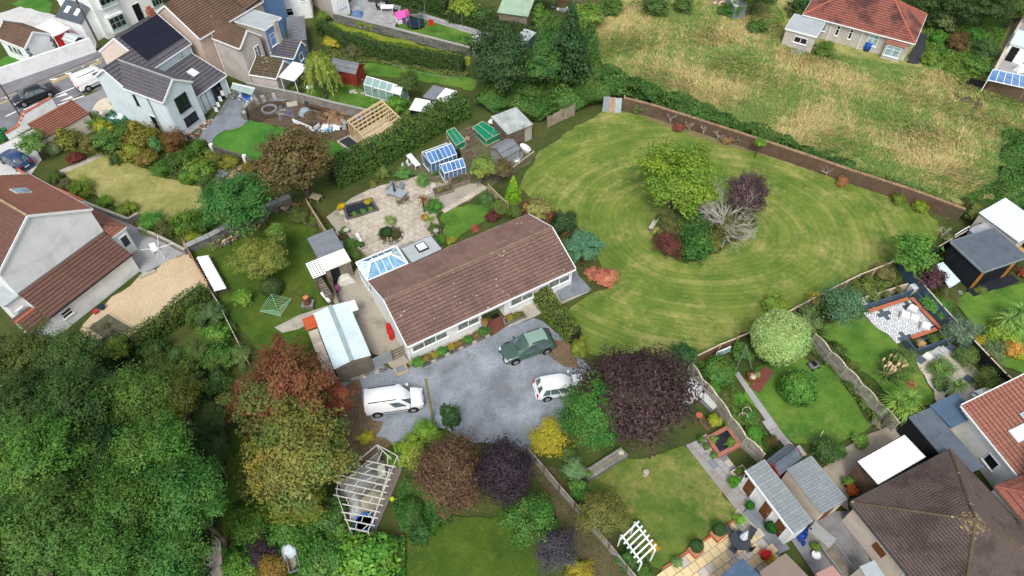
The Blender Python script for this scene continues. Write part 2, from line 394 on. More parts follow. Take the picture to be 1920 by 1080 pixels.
def crowns():
    CR['broad']=[crown_mesh('broad_crown',26000,130,.26,.033,jag=.32,asp=.55,lobe=.35)for _ in range(3)]
    CR['big']=[crown_mesh('big_crown',38000,200,.23,.027,jag=.4,asp=.55)for _ in range(3)]
    CR['dense']=[crown_mesh('dense_crown',40000,190,.24,.026,jag=.2,asp=.55,lobe=.22)for _ in range(2)]
    CR['open']=[crown_mesh('open_crown',18000,70,.24,.035,jag=.5,inner=.05)for _ in range(3)]
    CR['bush']=[crown_mesh('bush_crown',6500,44,.36,.062,jag=.32)for _ in range(6)]
    CR['fine']=[crown_mesh('fine_crown',9500,64,.3,.04,jag=.3,asp=.4,lobe=.6)for _ in range(4)]
    CR['clip']=[crown_mesh('clipped_crown',7500,30,.3,.05,tight=.86)for _ in range(2)]
    CR['pom']=[crown_mesh('pom_crown',30000,120,.3,.03,tight=.86)]
    CR['cone']=[crown_mesh('cone_crown',9000,80,.28,.05,'cone')for _ in range(2)]
    CR['tall']=[crown_mesh('tall_crown',6500,60,.28,.07,'tall')for _ in range(2)]
    CR['tier']=[crown_mesh('tier_crown',9000,55,.3,.05,'tiers',jag=.35)for _ in range(2)]
    CR['pine']=[crown_mesh('pine_crown',16000,110,.21,.045,jag=.2,asp=.25)]
    CR['weep']=[weep_mesh('weeping_crown',9000,90,.08)]
    CR['spike']=[spiky_mesh('spiky_crown',110,1.0,.045,.35,.45)for _ in range(2)]
crowns()
def leafcol(c,k=1.0):l=C(*c);return(l[0]*k,l[1]*k,l[2]*k,1)
_cn={}
def crown(kind,parent=None,name='crown',color=(70,110,50)):
    i=_cn.get(kind,0);_cn[kind]=i+1;l=CR[kind]
    o=link(name,l[i%len(l)],parent);o.color=leafcol(color);return o
def shrub(u,v,r,kind,color,label,name='shrub',cat='shrub',group=None,asp=.8,z0=0.0,stretch=None,ang=None):
    """a shrub seen centred on survey point (u,v) with radius r survey pixels"""
    rm=r*PX(u,v,.7);h=rm*asp
    zc=z0+(.74*h if kind not in('tall','cone','spike')else(h*(1.1 if kind=='tall' else .85)if kind!='spike' else .25))
    o=crown(kind,None,name,color);p=P(u,v,zc)
    s=(rm,rm,h)if not stretch else(rm*stretch,rm/stretch**.5,h)
    put(o,p,random.random()*6.28 if ang is None else rad(ang),s);tag(o,label,cat,group);return o
def limbs(t,h0,Rr,hc,r0,n=6,mat=None,twist=1.0):
    m=MB();z=0;p=Vector((0,0,-.1));top=Vector((random.uniform(-.1,.1)*Rr,random.uniform(-.1,.1)*Rr,hc+.2*Rr));k=5;prev=p
    for i in range(1,k+1):
        q=Vector((top.x*i/k+random.uniform(-.04,.04)*Rr,top.y*i/k+random.uniform(-.04,.04)*Rr,top.z*i/k))
        m.tube(prev,q,r0*(1-.75*(i-1)/k),r0*(1-.75*i/k),8);prev=q
    o=m.build('trunk',mat or BARK,t,smooth=True)
    b=MB()
    for i in range(n):
        a=6.28*i/n+random.uniform(-.3,.3);s=Vector((0,0,h0+(hc-h0)*random.uniform(.1,.9)))
        e=Vector((math.cos(a),math.sin(a),random.uniform(.2,.8)));e=s+e.normalized()*Rr*random.uniform(.55,.85)
        mid=s.lerp(e,.5)+Vector((random.uniform(-.1,.1),random.uniform(-.1,.1),.08))*Rr
        b.tube(s,mid,r0*.4,r0*.25,5);b.tube(mid,e,r0*.25,r0*.08,5)
    b.build('limb',mat or BARK,t,smooth=True);return o
def tree(u,v,r,kind,color,label,hc=None,asp=.85,name='tree',group=None,cat='tree',trunk=None,stretch=None):
    """tree whose crown is centred on survey point (u,v), radius r survey pixels, crown centre hc metres up"""
    rm=r*PX(u,v,hc or 3);hc=hc or rm*1.15;p=P(u,v,hc)
    t=thing(name,label,cat,(p.x,p.y,0),random.random()*6.28,group)
    limbs(t,hc-rm*asp*.7,rm,hc,trunk or(.06+rm*.05))
    o=crown(kind,t,'crown',color);o.location=(0,0,hc)
    o.scale=(rm,rm,rm*asp)if not stretch else(rm*stretch,rm/stretch,rm*asp);return t
def hedge(path,width,height,color,label,name='hedge',dens=120,leaf=.09,top=None,wob=.12,cat='hedge',stuff=False,z0=0):
    p=pts(path);P_,Nn,vv=[],[],[]
    core=MB()
    for a,b in zip(p,p[1:]):
        L=(b-a).length;d=(b-a)/L;s=Vector((-d.y,d.x,0));n=int(dens*L*(width+2*height))
        t=rng.random(n)*1.06-.03;k=rng.random(n)*(width+2*height)
        side=np.where(k<height,-1,np.where(k<height+width,0,1))
        x=np.where(side==0,k-height-width/2,side*width/2);zz=np.where(side==-1,k,np.where(side==1,k-height-width,height))
        base=np.outer(t*L,d)+np.array(a)
        w1=np.sin(base[:,0]*1.3+base[:,1]*.9)*wob+np.sin(base[:,0]*.45-base[:,1]*2.1+zz*2)*wob
        x=x*(1+w1*.6/max(.3,width));zz=zz*(1+w1*.45)
        q=base+np.outer(x,s);q[:,2]=zz+z0;q+=rng.normal(size=q.shape)*leaf*.8
        nr=np.outer(np.where(side==0,0,side),s)+np.array([0,0,.5])+np.where(side==0,1,0)[:,None]*np.array([0,0,.6])+rng.normal(size=q.shape)*.55
        P_.append(q);Nn.append(nr);vv.append(.5*rng.random(n)+.5*(.5+.5*np.sin(base[:,0]*3.1+zz*5)*np.sin(base[:,1]*2.7)))
        core.beam(a+Vector((0,0,height*.42+z0)),b+Vector((0,0,height*.42+z0)),width*.72,height*.84)
    q=np.concatenate(P_);q[:,2]=np.maximum(q[:,2],.02)
    me=quads_mesh('hedge_leaves',q,np.concatenate(Nn),leaf*rng.uniform(.6,1.3,len(q)),np.concatenate(vv))
    o=link(name,me);o.color=leafcol(color);tag(o,label,cat)
    c=core.build('stems',M('hedge_dark_core',C(52,50,34),var=.3,scale=6),o)  # added solid dark core that blocks sight through the leaves, no separate stems
    if stuff:o['kind']='stuff'
    return o
def scatter(name,poly,n,color,hmax=.6,leaf=.09,clump=1.2,kind='stuff',label=None,hmin=0.0,asp=.6,extra=None):
    """ground cover nobody could count: leaves over a lumpy height field within a survey polygon"""
    p=pts(poly);xs=[q.x for q in p];ys=[q.y for q in p]
    N_=int(n*4);x=rng.uniform(min(xs),max(xs),N_);y=rng.uniform(min(ys),max(ys),N_)
    k=inside_np(x,y,p);x,y=x[k][:n],y[k][:n];m=len(x)
    f=lambda a,b:.5+.25*np.sin(a*1.7/clump+1.3*np.sin(b*1.1/clump))+.25*np.sin(b*2.1/clump+1.7*np.sin(a*.9/clump))
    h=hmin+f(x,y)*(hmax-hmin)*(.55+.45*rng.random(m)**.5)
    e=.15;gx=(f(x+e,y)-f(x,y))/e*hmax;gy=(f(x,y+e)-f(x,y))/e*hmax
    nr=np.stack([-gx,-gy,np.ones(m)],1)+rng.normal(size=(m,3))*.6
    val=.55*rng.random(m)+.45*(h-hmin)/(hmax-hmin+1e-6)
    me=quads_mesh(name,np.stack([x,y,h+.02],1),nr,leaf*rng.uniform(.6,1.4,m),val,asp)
    o=link(name,me);o.color=leafcol(color);o['kind']=kind
    if label:o['label']=label
    return o
# ------------------------------------------------------------------ ground
def grass_material(name,dark,light,dry,dryness=.5,stripes=None,scale=1.0):
    n=N(name);pos=n.pos()
    base=n.mix(n.ramp(n.noise(.35*scale,5,.65),[(.35,0),(.65,1)]),dark,light)
    fine=n.noise(7*scale,4,.7);mid=n.noise(1.6*scale,5,.7)
    dryf=n.ramp(n.math('ADD',n.math('MULTIPLY',n.noise(.22*scale,4,.6),.55),n.math('MULTIPLY',mid,.45)),[(.62-dryness*.25,0),(.78-dryness*.18,1)])
    base=n.mix(n.math('MULTIPLY',dryf,.75),base,dry)
    base=n.mix(n.ramp(n.noise(.9*scale,5,.7),[(.56,0),(.7,.3)]),base,dark)
    if stripes:
        cx,cy,sx,sy,wd=stripes
        sub=n.node('ShaderNodeVectorMath',operation='SUBTRACT');n.link(pos,sub.inputs[0]);sub.inputs[1].default_value=(cx,cy,0)
        mp=n.node('ShaderNodeVectorMath',operation='MULTIPLY');n.link(sub.outputs[0],mp.inputs[0]);mp.inputs[1].default_value=(sx,sy,0)
        ln=n.node('ShaderNodeVectorMath',operation='LENGTH');n.link(mp.outputs[0],ln.inputs[0])
        r=n.math('ADD',ln.outputs['Value'],n.math('MULTIPLY',n.noise(.06,2),2.2))
        s1=n.math('SINE',n.math('MULTIPLY',r,6.283/wd));s2=n.math('SINE',n.math('MULTIPLY',r,6.283/(wd*2.7)))
        s3=n.math('SINE',n.math('MULTIPLY',r,6.283/.48));base=n.mix(1.0,base,n.ramp(s3,[(.2,.93),(.8,1.04)]),'MULTIPLY')
        brk=n.ramp(n.noise(.16,4,.6),[(.42,0),(.62,1)])
        sf=n.math('MULTIPLY',n.ramp(n.math('ADD',n.math('MULTIPLY',s1,.6),n.math('MULTIPLY',s2,.35)),[(.2,0),(.72,1)]),brk)
        base=n.mix(n.math('MULTIPLY',n.math('MULTIPLY',sf,n.ramp(n.noise(2.2,4,.7),[(.35,.25),(.65,1)])),.46),base,dry)
        base=n.mix(n.math('MULTIPLY',n.ramp(s1,[(.1,1),(.6,0)]),.15),base,dark)
    base=n.mix(1.0,base,n.ramp(fine,[(.25,.72),(.75,1.22)]),'MULTIPLY')
    base=n.mix(1.0,base,n.ramp(n.noise(26,2),[(.3,.82),(.7,1.14)]),'MULTIPLY')
    n.color(base);n.bump(fine,.5,.05);return n.done(.9,.1)
_isl=P(1320,425)
LAWN=grass_material('mown_lawn',C(86,113,46),C(124,139,63),C(184,170,112),.5,(_isl.x,_isl.y,.78,1.0,1.35))
LAWN2=grass_material('green_lawn',C(66,106,40),C(104,136,56),C(158,152,92),.25)
LAWN3=grass_material('patchy_lawn',C(72,102,42),C(110,126,58),C(166,150,98),.55)
LAWN_DRY=grass_material('dry_lawn',C(128,132,72),C(156,152,94),C(190,176,124),.6)
LAWN_LUSH=grass_material('lush_lawn',C(60,110,42),C(88,136,56),C(120,140,70),.15)
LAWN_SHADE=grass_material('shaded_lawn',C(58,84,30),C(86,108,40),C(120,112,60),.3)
MEADOW=grass_material('rough_grass',C(104,124,60),C(144,146,84),C(196,178,124),.7,None,1.4)
EARTH=grass_material('garden_earth',C(58,76,36),C(84,92,48),C(102,88,62),.45)
def gravel_material(name,a,b,c,dark,scale=1.0,leaf=None):
    n=N(name);vo=n.node('ShaderNodeTexVoronoi');vo.inputs['Scale'].default_value=16*scale;n.link(n.pos(),vo.inputs['Vector'])
    base=n.mix(n.ramp(n.noise(.3,5,.65),[(.36,0),(.66,1)]),a,b)
    base=n.mix(n.ramp(n.noise(.55,5,.7),[(.55,0),(.75,.7)]),base,c)
    base=n.mix(1.0,base,n.ramp(vo.outputs['Distance'],[(.0,1.12),(.45,.97),(.8,.62)]),'MULTIPLY')
    base=n.mix(1.0,base,n.ramp(n.noise(9,3),[(.3,.8),(.7,1.15)]),'MULTIPLY')
    if leaf:base=n.mix(n.math('GREATER_THAN',n.noise(7,4,.8),.71),base,leaf)
    n.color(base);n.bump(vo.outputs['Distance'],-.6,.03);return n.done(.9,.15)
GRAVEL=gravel_material('blue_grey_gravel',C(124,131,140),C(164,172,181),C(128,124,112),0,1.0,C(112,92,68))
GRAVEL_G=gravel_material('golden_gravel',C(200,180,146),C(214,194,162),C(190,172,142),0,1.9)
LEAFLITTER=gravel_material('fallen_leaves',C(112,96,76),C(138,118,94),C(96,92,84),0,.55,C(150,106,66))
ASPHALT=M('asphalt',C(112,114,118),C(128,130,134),var=.1,scale=.5,dirt=C(96,98,102),bump=.3)
PAVEMENT=M('pavement_asphalt',C(124,124,128),var=.12,scale=.7,dirt=C(102,102,106),bump=.3)
PALECONC=M('pale_concrete',C(196,196,194),var=.08,scale=.6,dirt=C(160,160,158),bump=.2)
DARKGREY=M('dark_grey_paving',C(128,134,142),var=.14,scale=.9,dirt=C(100,106,112),bump=.2)
GREYSLAB=M('grey_paving',C(168,168,168),var=.1,scale=.8,vary=.12,dirt=C(136,134,130))
STAINED=M('stained_concrete',C(176,170,158),C(160,152,136),var=.14,scale=.7,dirt=C(104,98,80),bump=.3)
LINE_W=M('white_line',C(235,235,232),var=.08,scale=6);LINE_Y=M('yellow_line',C(196,172,110),var=.1,scale=5)
gm=MB();gm.quad((-420,-160,0),(420,-160,0),(420,640,0),(-420,640,0));go=gm.build('ground',EARTH);go['kind']='structure'
sk=MB()
area('field',[(1085,40),(1220,-30),(1700,-60),(2050,-60),(2050,420),(1830,420),(1700,335),(1480,285),(1330,225),(1170,172),(1120,110)],MEADOW)
area('lawn',[(972,352),(1010,285),(1080,235),(1150,205),(1200,215),(1300,250),(1480,300),(1640,350),(1740,395),(1760,415),(1755,450),(1690,488),(1600,530),(1500,580),(1410,622),(1300,668),(1240,680),(1100,660),(1050,600),(1105,552),(1146,540),(1120,470),(1075,415),(1040,395)],LAWN)
area('bare_earth',[(1190,205),(1300,238),(1480,288),(1640,338),(1760,385),(1780,412),(1640,352),(1480,306),(1300,256),(1195,216)],M('bare_soil',C(132,118,92),C(120,116,72),var=.2,scale=2,bump=.4))
area('island_bed',[(1222,440),(1262,398),(1330,385),(1400,395),(1420,420),(1395,445),(1330,478),(1285,492),(1240,480)],M('island_soil',C(74,62,44),C(88,88,46),var=.25,scale=2.5,bump=.5))
# street
area('road',[(-80,225),(0,187),(190,109),(310,58),(420,60),(270,120),(215,160),(150,178),(110,200),(60,225),(20,252),(-80,300)],ASPHALT)
area('driveway_apron',[(116,200),(160,181),(212,158),(240,222),(190,220),(140,204)],M('patched_asphalt',C(140,142,146),var=.12,scale=.8,dirt=C(110,112,116)))
area('sand_patch',[(172,208),(183,190),(205,183),(212,200),(214,212),(190,212)],M('pale_sand',C(206,196,176),var=.1,scale=2))
area('forecourt',[(-80,310),(22,262),(60,243),(110,214),(150,210),(70,262),(78,300),(60,325),(52,340),(-80,345)],PALECONC)
area('cottage_lawn',[(-80,160),(0,112),(22,103),(52,118),(0,140),(-80,180)],LAWN_LUSH)
area('back_lawn',[(22,8),(60,-8),(92,-10),(95,30),(60,32)],LAWN_LUSH)
area('cottage_yard',[(-60,40),(40,12),(110,30),(180,72),(178,95),(100,112),(20,60)],PALECONC)
pv=MB()
_p=pts([(-80,220),(-80,182),(0,160),(182,97),(275,62),(290,66),(190,107),(0,185)]);pv.prism([(q.x,q.y)for q in _p],0,.14)
_o=pv.build('pavement',PAVEMENT);_o['kind']='structure'
kb=MB()
for a,b in(((-80,222),(0,186.5)),((0,186.5),(190,108.5)),((190,108.5),(290,67))):
    kb.beam(P(*a,.07),P(*b,.07),.14,.15)
_o=kb.build('kerb',CONC,None);_o['kind']='structure'
area('yellow_line',[(-60,221),(0,194),(98,155),(98,157),(0,196),(-60,223)],LINE_Y)
area('yellow_line',[(96,153),(190,113),(191,114.5),(97,155)],LINE_Y)
area('yellow_line',[(96,156.5),(190,116.5),(191,118),(97,158)],LINE_Y)
for a in([(10,218),(35,206.5),(36,208),(11,219.5)],[(44,206),(72,193),(73,194.5),(45,207.5)],[(95,181),(145,161.5),(146,163),(96,182.5)],
          [(103,184),(122,174),(128,178)],[(112,191),(133,180.5),(138,184)],[(108,197),(158,179),(159,181),(109,199)],
          [(0,182.5),(16,183),(17,185),(0,184.5)],[(32,170.5),(46,170),(46,172),(33,173)],[(93,149),(110,147),(103,151),(94,151)],[(122,138),(136,136),(129,140),(123,140)],[(151,126),(160,124),(155,127)],[(179,114),(188,111),(183,115)]):
    area('road_marking',a,LINE_W)
# gardens behind the terrace
area('terrace_patio',[(650,12),(680,-20),(760,-20),(745,40),(735,62),(700,58)],GREYSLAB)
area('terrace_lawn',[(742,52),(775,34),(815,40),(912,72),(888,88),(770,62)],LAWN2)
area('terrace_path',[(758,28),(790,26),(918,66),(912,73),(800,38)],GREYSLAB)
area('strip_lawn',[(600,52),(625,42),(700,62),(880,108),(878,126),(700,92),(610,72)],grass_material('yellowing_lawn',C(104,128,36),C(134,146,54),C(168,150,70),.5))
area('middle_lawn',[(660,128),(700,112),(800,130),(895,150),(885,172),(780,150),(690,140)],LAWN2)
area('willow_lawn',[(560,180),(640,145),(690,175),(770,190),(765,215),(690,205),(600,195)],LAWN2)
area('building_site',[(440,212),(470,182),(560,178),(640,205),(720,225),(760,240),(690,285),(640,300),(560,250)],SOIL)
area('site_terrace',[(372,262),(430,180),(500,172),(560,182),(500,190),(452,212),(466,230),(420,245),(395,272)],DARKGREY)
area('site_lawn',[(398,272),(420,246),(440,243),(468,228),(530,240),(560,262),(540,310),(480,305),(420,286)],LAWN_LUSH)
area('site_grass',[(600,262),(640,272),(662,292),(640,302),(600,290)],LAWN_LUSH)
# left garden
area('dry_lawn',[(108,325),(192,291),(232,298),(300,332),(372,352),(396,385),(350,412),(300,428),(262,405),(190,372),(150,345)],LAWN_DRY)
area('lawn_path',[(95,328),(190,287),(197,292),(106,332)],CONC)
area('rear_patio',[(150,372),(230,410),(262,432),(345,470),(348,476),(268,514),(228,480)],GREYSLAB)
area('gravel_yard',[(130,655),(182,580),(270,513),(352,474),(392,535),(400,552),(330,580),(300,630),(200,665)],GRAVEL_G)
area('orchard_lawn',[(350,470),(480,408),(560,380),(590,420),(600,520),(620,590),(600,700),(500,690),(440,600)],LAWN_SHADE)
area('orchard_path',[(515,615),(560,592),(622,572),(630,582),(560,618),(530,625)],CONC)
# bungalow garden
area('garden_patio',[(612,408),(660,372),(700,352),(790,330),(830,345),(900,344),(915,352),(880,378),(816,402),(828,432),(800,450),(830,465),(700,520),(668,470),(640,445)],STAINED)
area('small_lawn',[(826,412),(840,392),(880,384),(925,380),(925,402),(905,418),(880,435),(835,458)],LAWN2)
area('veg_plot',[(745,318),(870,240),(940,225),(1005,290),(975,320),(920,350),(870,345),(800,340)],M('plot_soil',C(104,96,80),C(92,96,62),var=.2,scale=1.6,bump=.4))
area('side_yard',[(618,560),(640,530),(672,500),(700,530),(770,680),(735,690),(700,665),(640,580)],STAINED)
area('gravel_drive',[(640,720),(700,690),(770,690),(920,632),(1000,598),(1060,628),(1080,660),(1110,700),(1080,790),(1000,850),(985,855),(960,850),(820,800),(740,830),(690,860),(660,800)],GRAVEL)
area('leaf_litter',[(650,722),(672,712),(690,775),(720,792),(705,820),(735,832),(715,862),(690,868),(655,850),(640,790)],LEAFLITTER)
area('leaf_litter',[(1040,640),(1075,650),(1085,690),(1060,690),(1030,668)],LEAFLITTER)
area('front_path',[(790,690),(905,640),(920,628),(1000,596),(1105,548),(1072,530),(985,575),(900,612),(780,676)],CONC)
area('brick_porch',[(913,603),(955,584),(972,598),(922,632),(912,618)],M('brick_pavers',C(112,70,58),var=.25,scale=4))
area('back_garden_lawn',[(1100,910),(1150,868),(1280,838),(1292,840),(1388,968),(1250,1068),(1225,1062),(1160,990)],LAWN3)
area('lane',[(985,855),(1000,845),(1040,880),(1085,950),(1150,1015),(1230,1090),(1130,1100),(1060,1000)],gravel_material('lane_litter',C(84,84,58),C(106,96,70),C(86,92,56),0,.55,C(138,100,64)))
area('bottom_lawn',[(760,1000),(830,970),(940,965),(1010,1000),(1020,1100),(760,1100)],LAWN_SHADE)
area('woodland_path',[(380,1040),(398,1000),(415,1015),(420,1100),(395,1100)],CONC)
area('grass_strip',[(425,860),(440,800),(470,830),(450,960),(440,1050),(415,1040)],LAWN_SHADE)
# right-hand gardens
area('long_garden_lawn',[(1392,728),(1420,690),(1500,668),(1560,690),(1632,800),(1560,845),(1490,832),(1410,760)],LAWN2)
area('stepping_path',[(1376,702),(1384,698),(1470,818),(1500,850),(1488,858),(1455,820)],GREYSLAB)
area('tiled_garden_lawn',[(1535,620),(1560,600),(1620,595),(1690,655),(1720,690),(1750,740),(1745,760),(1690,760),(1600,690)],LAWN2)
area('gravel_border',[(1715,678),(1760,652),(1800,662),(1860,720),(1900,760),(1860,790),(1800,790),(1750,750),(1745,735)],M('pale_gravel',C(204,196,180),var=.1,scale=5,bump=.4))
area('office_lawn',[(1790,570),(1830,548),(1960,520),(1960,700),(1880,690),(1820,620)],LAWN2)
area('yard_paving',[(1540,880),(1600,830),(1660,800),(1700,790),(1720,830),(1600,910),(1590,960),(1560,940)],M('yard_concrete',C(164,154,138),var=.14,scale=.9,dirt=C(128,118,102)))
area('side_passage',[(1480,1010),(1530,960),(1590,960),(1650,1100),(1540,1100)],CONC_DARK)
area('brick_path',[(1285,836),(1330,815),(1420,930),(1395,958),(1388,968)],M('slate_paving',C(172,172,170),C(150,148,144),var=.18,scale=1.4,vary=.1,dirt=C(140,112,96)))
area('concrete_apron',[(1388,968),(1410,945),(1480,1030),(1450,1045),(1425,1015)],DARKGREY)
area('bottom_patio',[(1240,1070),(1390,965),(1470,1050),(1480,1110),(1230,1110)],CONC_DARK)
area('bungalow_garden',[(1730,30),(1800,20),(1900,30),(1850,140),(1800,150),(1730,130)],LAWN2)
area('tarmac_drive',[(1700,118),(1722,62),(1740,68),(1722,120)],M('blackish',C(58,60,66),var=.1))  # narrow ground sheet in one near-black grey
area('far_lawn',[(1360,30),(1450,-10),(1470,40),(1400,60)],LAWN2)
area('far_patio',[(1860,130),(1905,40),(1990,20),(1990,150),(1920,160)],GREYSLAB)
# slabs of the two patios, piece by piece
def pave(parent,poly,p0,p1,sw,sd,mats,gap=.02,z=.06,name='paving_slab',limit=300,drop=0.0,offset=True):
    pp=pts(poly);a=P(*p0);ex=(P(*p1)-a).normalized();ey=Vector((-ex.y,ex.x,0));ang=math.atan2(ex.y,ex.x)
    us=[(q-a).dot(ex)for q in pp];ws=[(q-a).dot(ey)for q in pp]
    cells=[];meshes={}
    j=math.floor(min(ws)/sd)
    while j*sd<max(ws):
        i=math.floor(min(us)/sw)
        while i*sw<max(us):
            u0=i*sw+(sw/2 if offset and j%2 else 0)
            c=a+ex*(u0+sw/2)+ey*(j*sd+sd/2)
            if inside(c.x,c.y,pp)and random.random()>=drop:cells.append(c)
            i+=1
        j+=1
    cells.sort(key=lambda c:c.y);rest=MB();px,py=parent.location.x,parent.location.y
    for k,c in enumerate(cells):
        mt=random.choice(mats)
        if k<limit:
            key=(mt.name,random.randrange(3))
            if key not in meshes:
                m=MB();m.box(-sw/2+gap/2,-sd/2+gap/2,-.05,sw/2-gap/2,sd/2-gap/2,0);meshes[key]=m.mesh(name,mt)
            o=link(name,meshes[key],parent);o.location=(c.x-px,c.y-py,z-parent.location.z+random.uniform(-.006,.006));o.rotation_euler=(random.uniform(-.008,.008),random.uniform(-.008,.008),ang)
        else:
            rest.cbox((c.x-px,c.y-py,z-.05-parent.location.z),sw-gap,sd-gap,.05,ang)
    if rest.v:r=rest.build(name,mats[0],parent);r['kind']='stuff'
def by(name):return[o for o in bpy.data.objects if o.name.split('.')[0]==name][0]
pave(by('garden_patio'),[(640,398),(690,360),(795,333),(825,352),(800,372),(815,402),(800,420),(812,448),(760,462),(700,486),(672,468),(655,430)],(668,470),(800,414),.62,.62,[SLABM],.03,.19)
pave(by('garden_patio'),[(818,398),(870,372),(905,350),(912,355),(878,378),(830,400)],(820,400),(905,352),.9,.6,[SLABM],.03,.19)
pave(by('bottom_patio'),[(1245,1068),(1390,970),(1412,985),(1470,1048),(1420,1080),(1415,1060),(1350,1110),(1230,1110)],(1250,1066),(1390,968),.62,.62,[SAND1,SAND1,SAND2],.035,.19)
pave(by('terrace_patio'),[(655,12),(680,-15),(755,-15),(742,40),(730,58),(700,54)],(655,12),(735,60),.9,.9,[GREYSLAB],.04,.16)
pave(by('stepping_path'),[(1376,702),(1384,698),(1470,818),(1500,850),(1488,858),(1455,820)],(1380,700),(1465,818),.9,.75,[GREYSLAB],.04,.19,offset=False)
pave(by('terrace_path'),[(775,30),(790,27),(918,66),(912,72),(800,37)],(790,32),(912,69),.7,.7,[GREYSLAB],.04,.16,offset=False)
pave(by('brick_path'),[(1300,838),(1330,818),(1418,930),(1398,952)],(1305,845),(1398,950),.6,.5,[GREYSLAB,SAND2,DARKGREY,GREYSLAB],.03,.19)
# ------------------------------------------------------------------ buildings
UNDER=M('shadow_gap_underlay',C(46,42,42),var=.1)  # dark underlay left showing between courses to paint their shadow lines
class B:
    """one building: local x along its front edge (left to right seen from outside), y to the back"""
    def __init__(s,name,label,p0,p1,z,back=None,depth=None,cat='house',group=None,into=None,L=None,o=(.25,.12)):
        a,b=P(*p0,z),P(*p1,z);e=Vector((b.x-a.x,b.y-a.y,0));s.L=L or e.length;e.normalize();s.ex=e;s.ey=Vector((-e.y,e.x,0))
        s.W=depth or(P(*back,z)-a).dot(s.ey);c=a+e*(s.L/2)+s.ey*(s.W/2);c.z=0;s.c=c;s.ang=math.atan2(e.y,e.x);s.ze=z
        s.wx,s.wy=s.L/2-o[1],s.W/2-o[0]
        if into:s.t=into.t;s.off=into.loc3(c);s.da=s.ang-into.ang
        else:s.t=thing(name,label,cat,c,s.ang,group);s.off=None;s.da=0
    def loc3(s,q):d=Vector(q)-s.c;return Vector((d.dot(s.ex),d.dot(s.ey),q[2]))
    def loc(s,u,v,z):return s.loc3(P(u,v,z))
    def add(s,m,name,mat,smooth=False,bevel=0,label=None,parent=None):
        o=m.build(name,mat,parent or s.t,smooth,bevel,label)
        if s.off is not None and parent is None:o.location=s.off;o.rotation_euler=(0,0,s.da)
        return o
    def face(s,f):
        return{'front':(Vector((-s.wx,-s.wy,0)),Vector((1,0,0)),Vector((0,-1,0)),2*s.wx),'back':(Vector((s.wx,s.wy,0)),Vector((-1,0,0)),Vector((0,1,0)),2*s.wx),
                'left':(Vector((-s.wx,s.wy,0)),Vector((0,-1,0)),Vector((-1,0,0)),2*s.wy),'right':(Vector((s.wx,-s.wy,0)),Vector((0,1,0)),Vector((1,0,0)),2*s.wy)}[f]
    def hit(s,f,u,v,push=0.0):
        o,ux,n,L=s.face(f);r=Vector((0,0,CAMH));d=P(u,v,0)-r
        lo=s.loc3(r);ld=Vector((d.dot(s.ex),d.dot(s.ey),d.z));t=(o+n*push-lo).dot(n)/ld.dot(n);q=lo+ld*t
        return(q-o).dot(ux),q.z
    def walls(s,mat,zr=None,axis=None,off=0.0,z0=-.2,ze=None,name='wall'):
        ze=ze or s.ze-.06;m=MB()
        if axis=='x':m.extrude([(-s.wy,z0),(s.wy,z0),(s.wy,ze),(off,zr-.12),(-s.wy,ze)],'x',-s.wx,s.wx,.5)
        elif axis=='y':m.extrude([(-s.wx,z0),(s.wx,z0),(s.wx,ze),(off,zr-.12),(-s.wx,ze)],'y',-s.wy,s.wy,.5)
        else:m.box(-s.wx,-s.wy,z0,s.wx,s.wy,ze,.5)
        return s.add(m,name,mat)
    def slope(s,a,b,c,d,n,tw,mat,name='tile_course',th=.07,joined=False,gap=.005,shad=.04):
        """tile courses from eave a-b up to ridge d-c"""
        a,b,c,d=map(Vector,(a,b,c,d));nrm=(b-a).cross(d-a).normalized()
        if nrm.z<0:nrm=-nrm
        sdir=(d-a).normalized();sdir=(sdir-(b-a).normalized()*sdir.dot((b-a).normalized())).normalized()
        slen=(d-a).dot(sdir);dk=MB();dk.quad(*([a,b,c,d]if(c-d).length>.01 else[a,b,c]),val=.3);s.add(dk,'roof_deck',UNDER);J=MB()
        for k in range(n):
            m=J if joined else MB();s0,s1=k/n,(k+1)/n-(shad/slen if k<n-1 else 0)
            l0,r0,l1,r1=a.lerp(d,s0),b.lerp(c,s0),a.lerp(d,s1),b.lerp(c,s1)
            w0=(r0-l0).length;q=max(1,round(w0/tw));sh=0
            for i in range(q):
                f0,f1=i/q,(i+1)/q;g=gap/max(w0,.1);h=th+random.uniform(0,.008);vv=random.random()*.6+(.4 if i%2 else .2)
                A,Bq,Cq,D=l0.lerp(r0,f0+g),l0.lerp(r0,f1-g),l1.lerp(r1,f1-g),l1.lerp(r1,f0+g)
                up,lo=nrm*h,nrm*.012;k4=-sdir*.012
                m.add([A+up+k4,Bq+up+k4,Cq+lo,D+lo,A+k4+up*.62,Bq+k4+up*.62,A,Bq],[(0,1,2,3),(4,5,1,0),(6,7,5,4)],vv)
            if not joined:s.add(m,name,mat)
        if joined:s.add(J,name,mat)['kind']='stuff'
    def ridge(s,a,b,mat,r=.11,name='ridge_tile',step=.42):
        a,b=Vector(a),Vector(b);L=(b-a).length;q=max(1,round(L/step));m=MB()
        for i in range(q):
            p0,p1=a.lerp(b,i/q),a.lerp(b,(i+.96)/q);m.tube(p0,p1,r*random.uniform(.95,1.08),r,7)
        return s.add(m,name,mat,smooth=False)
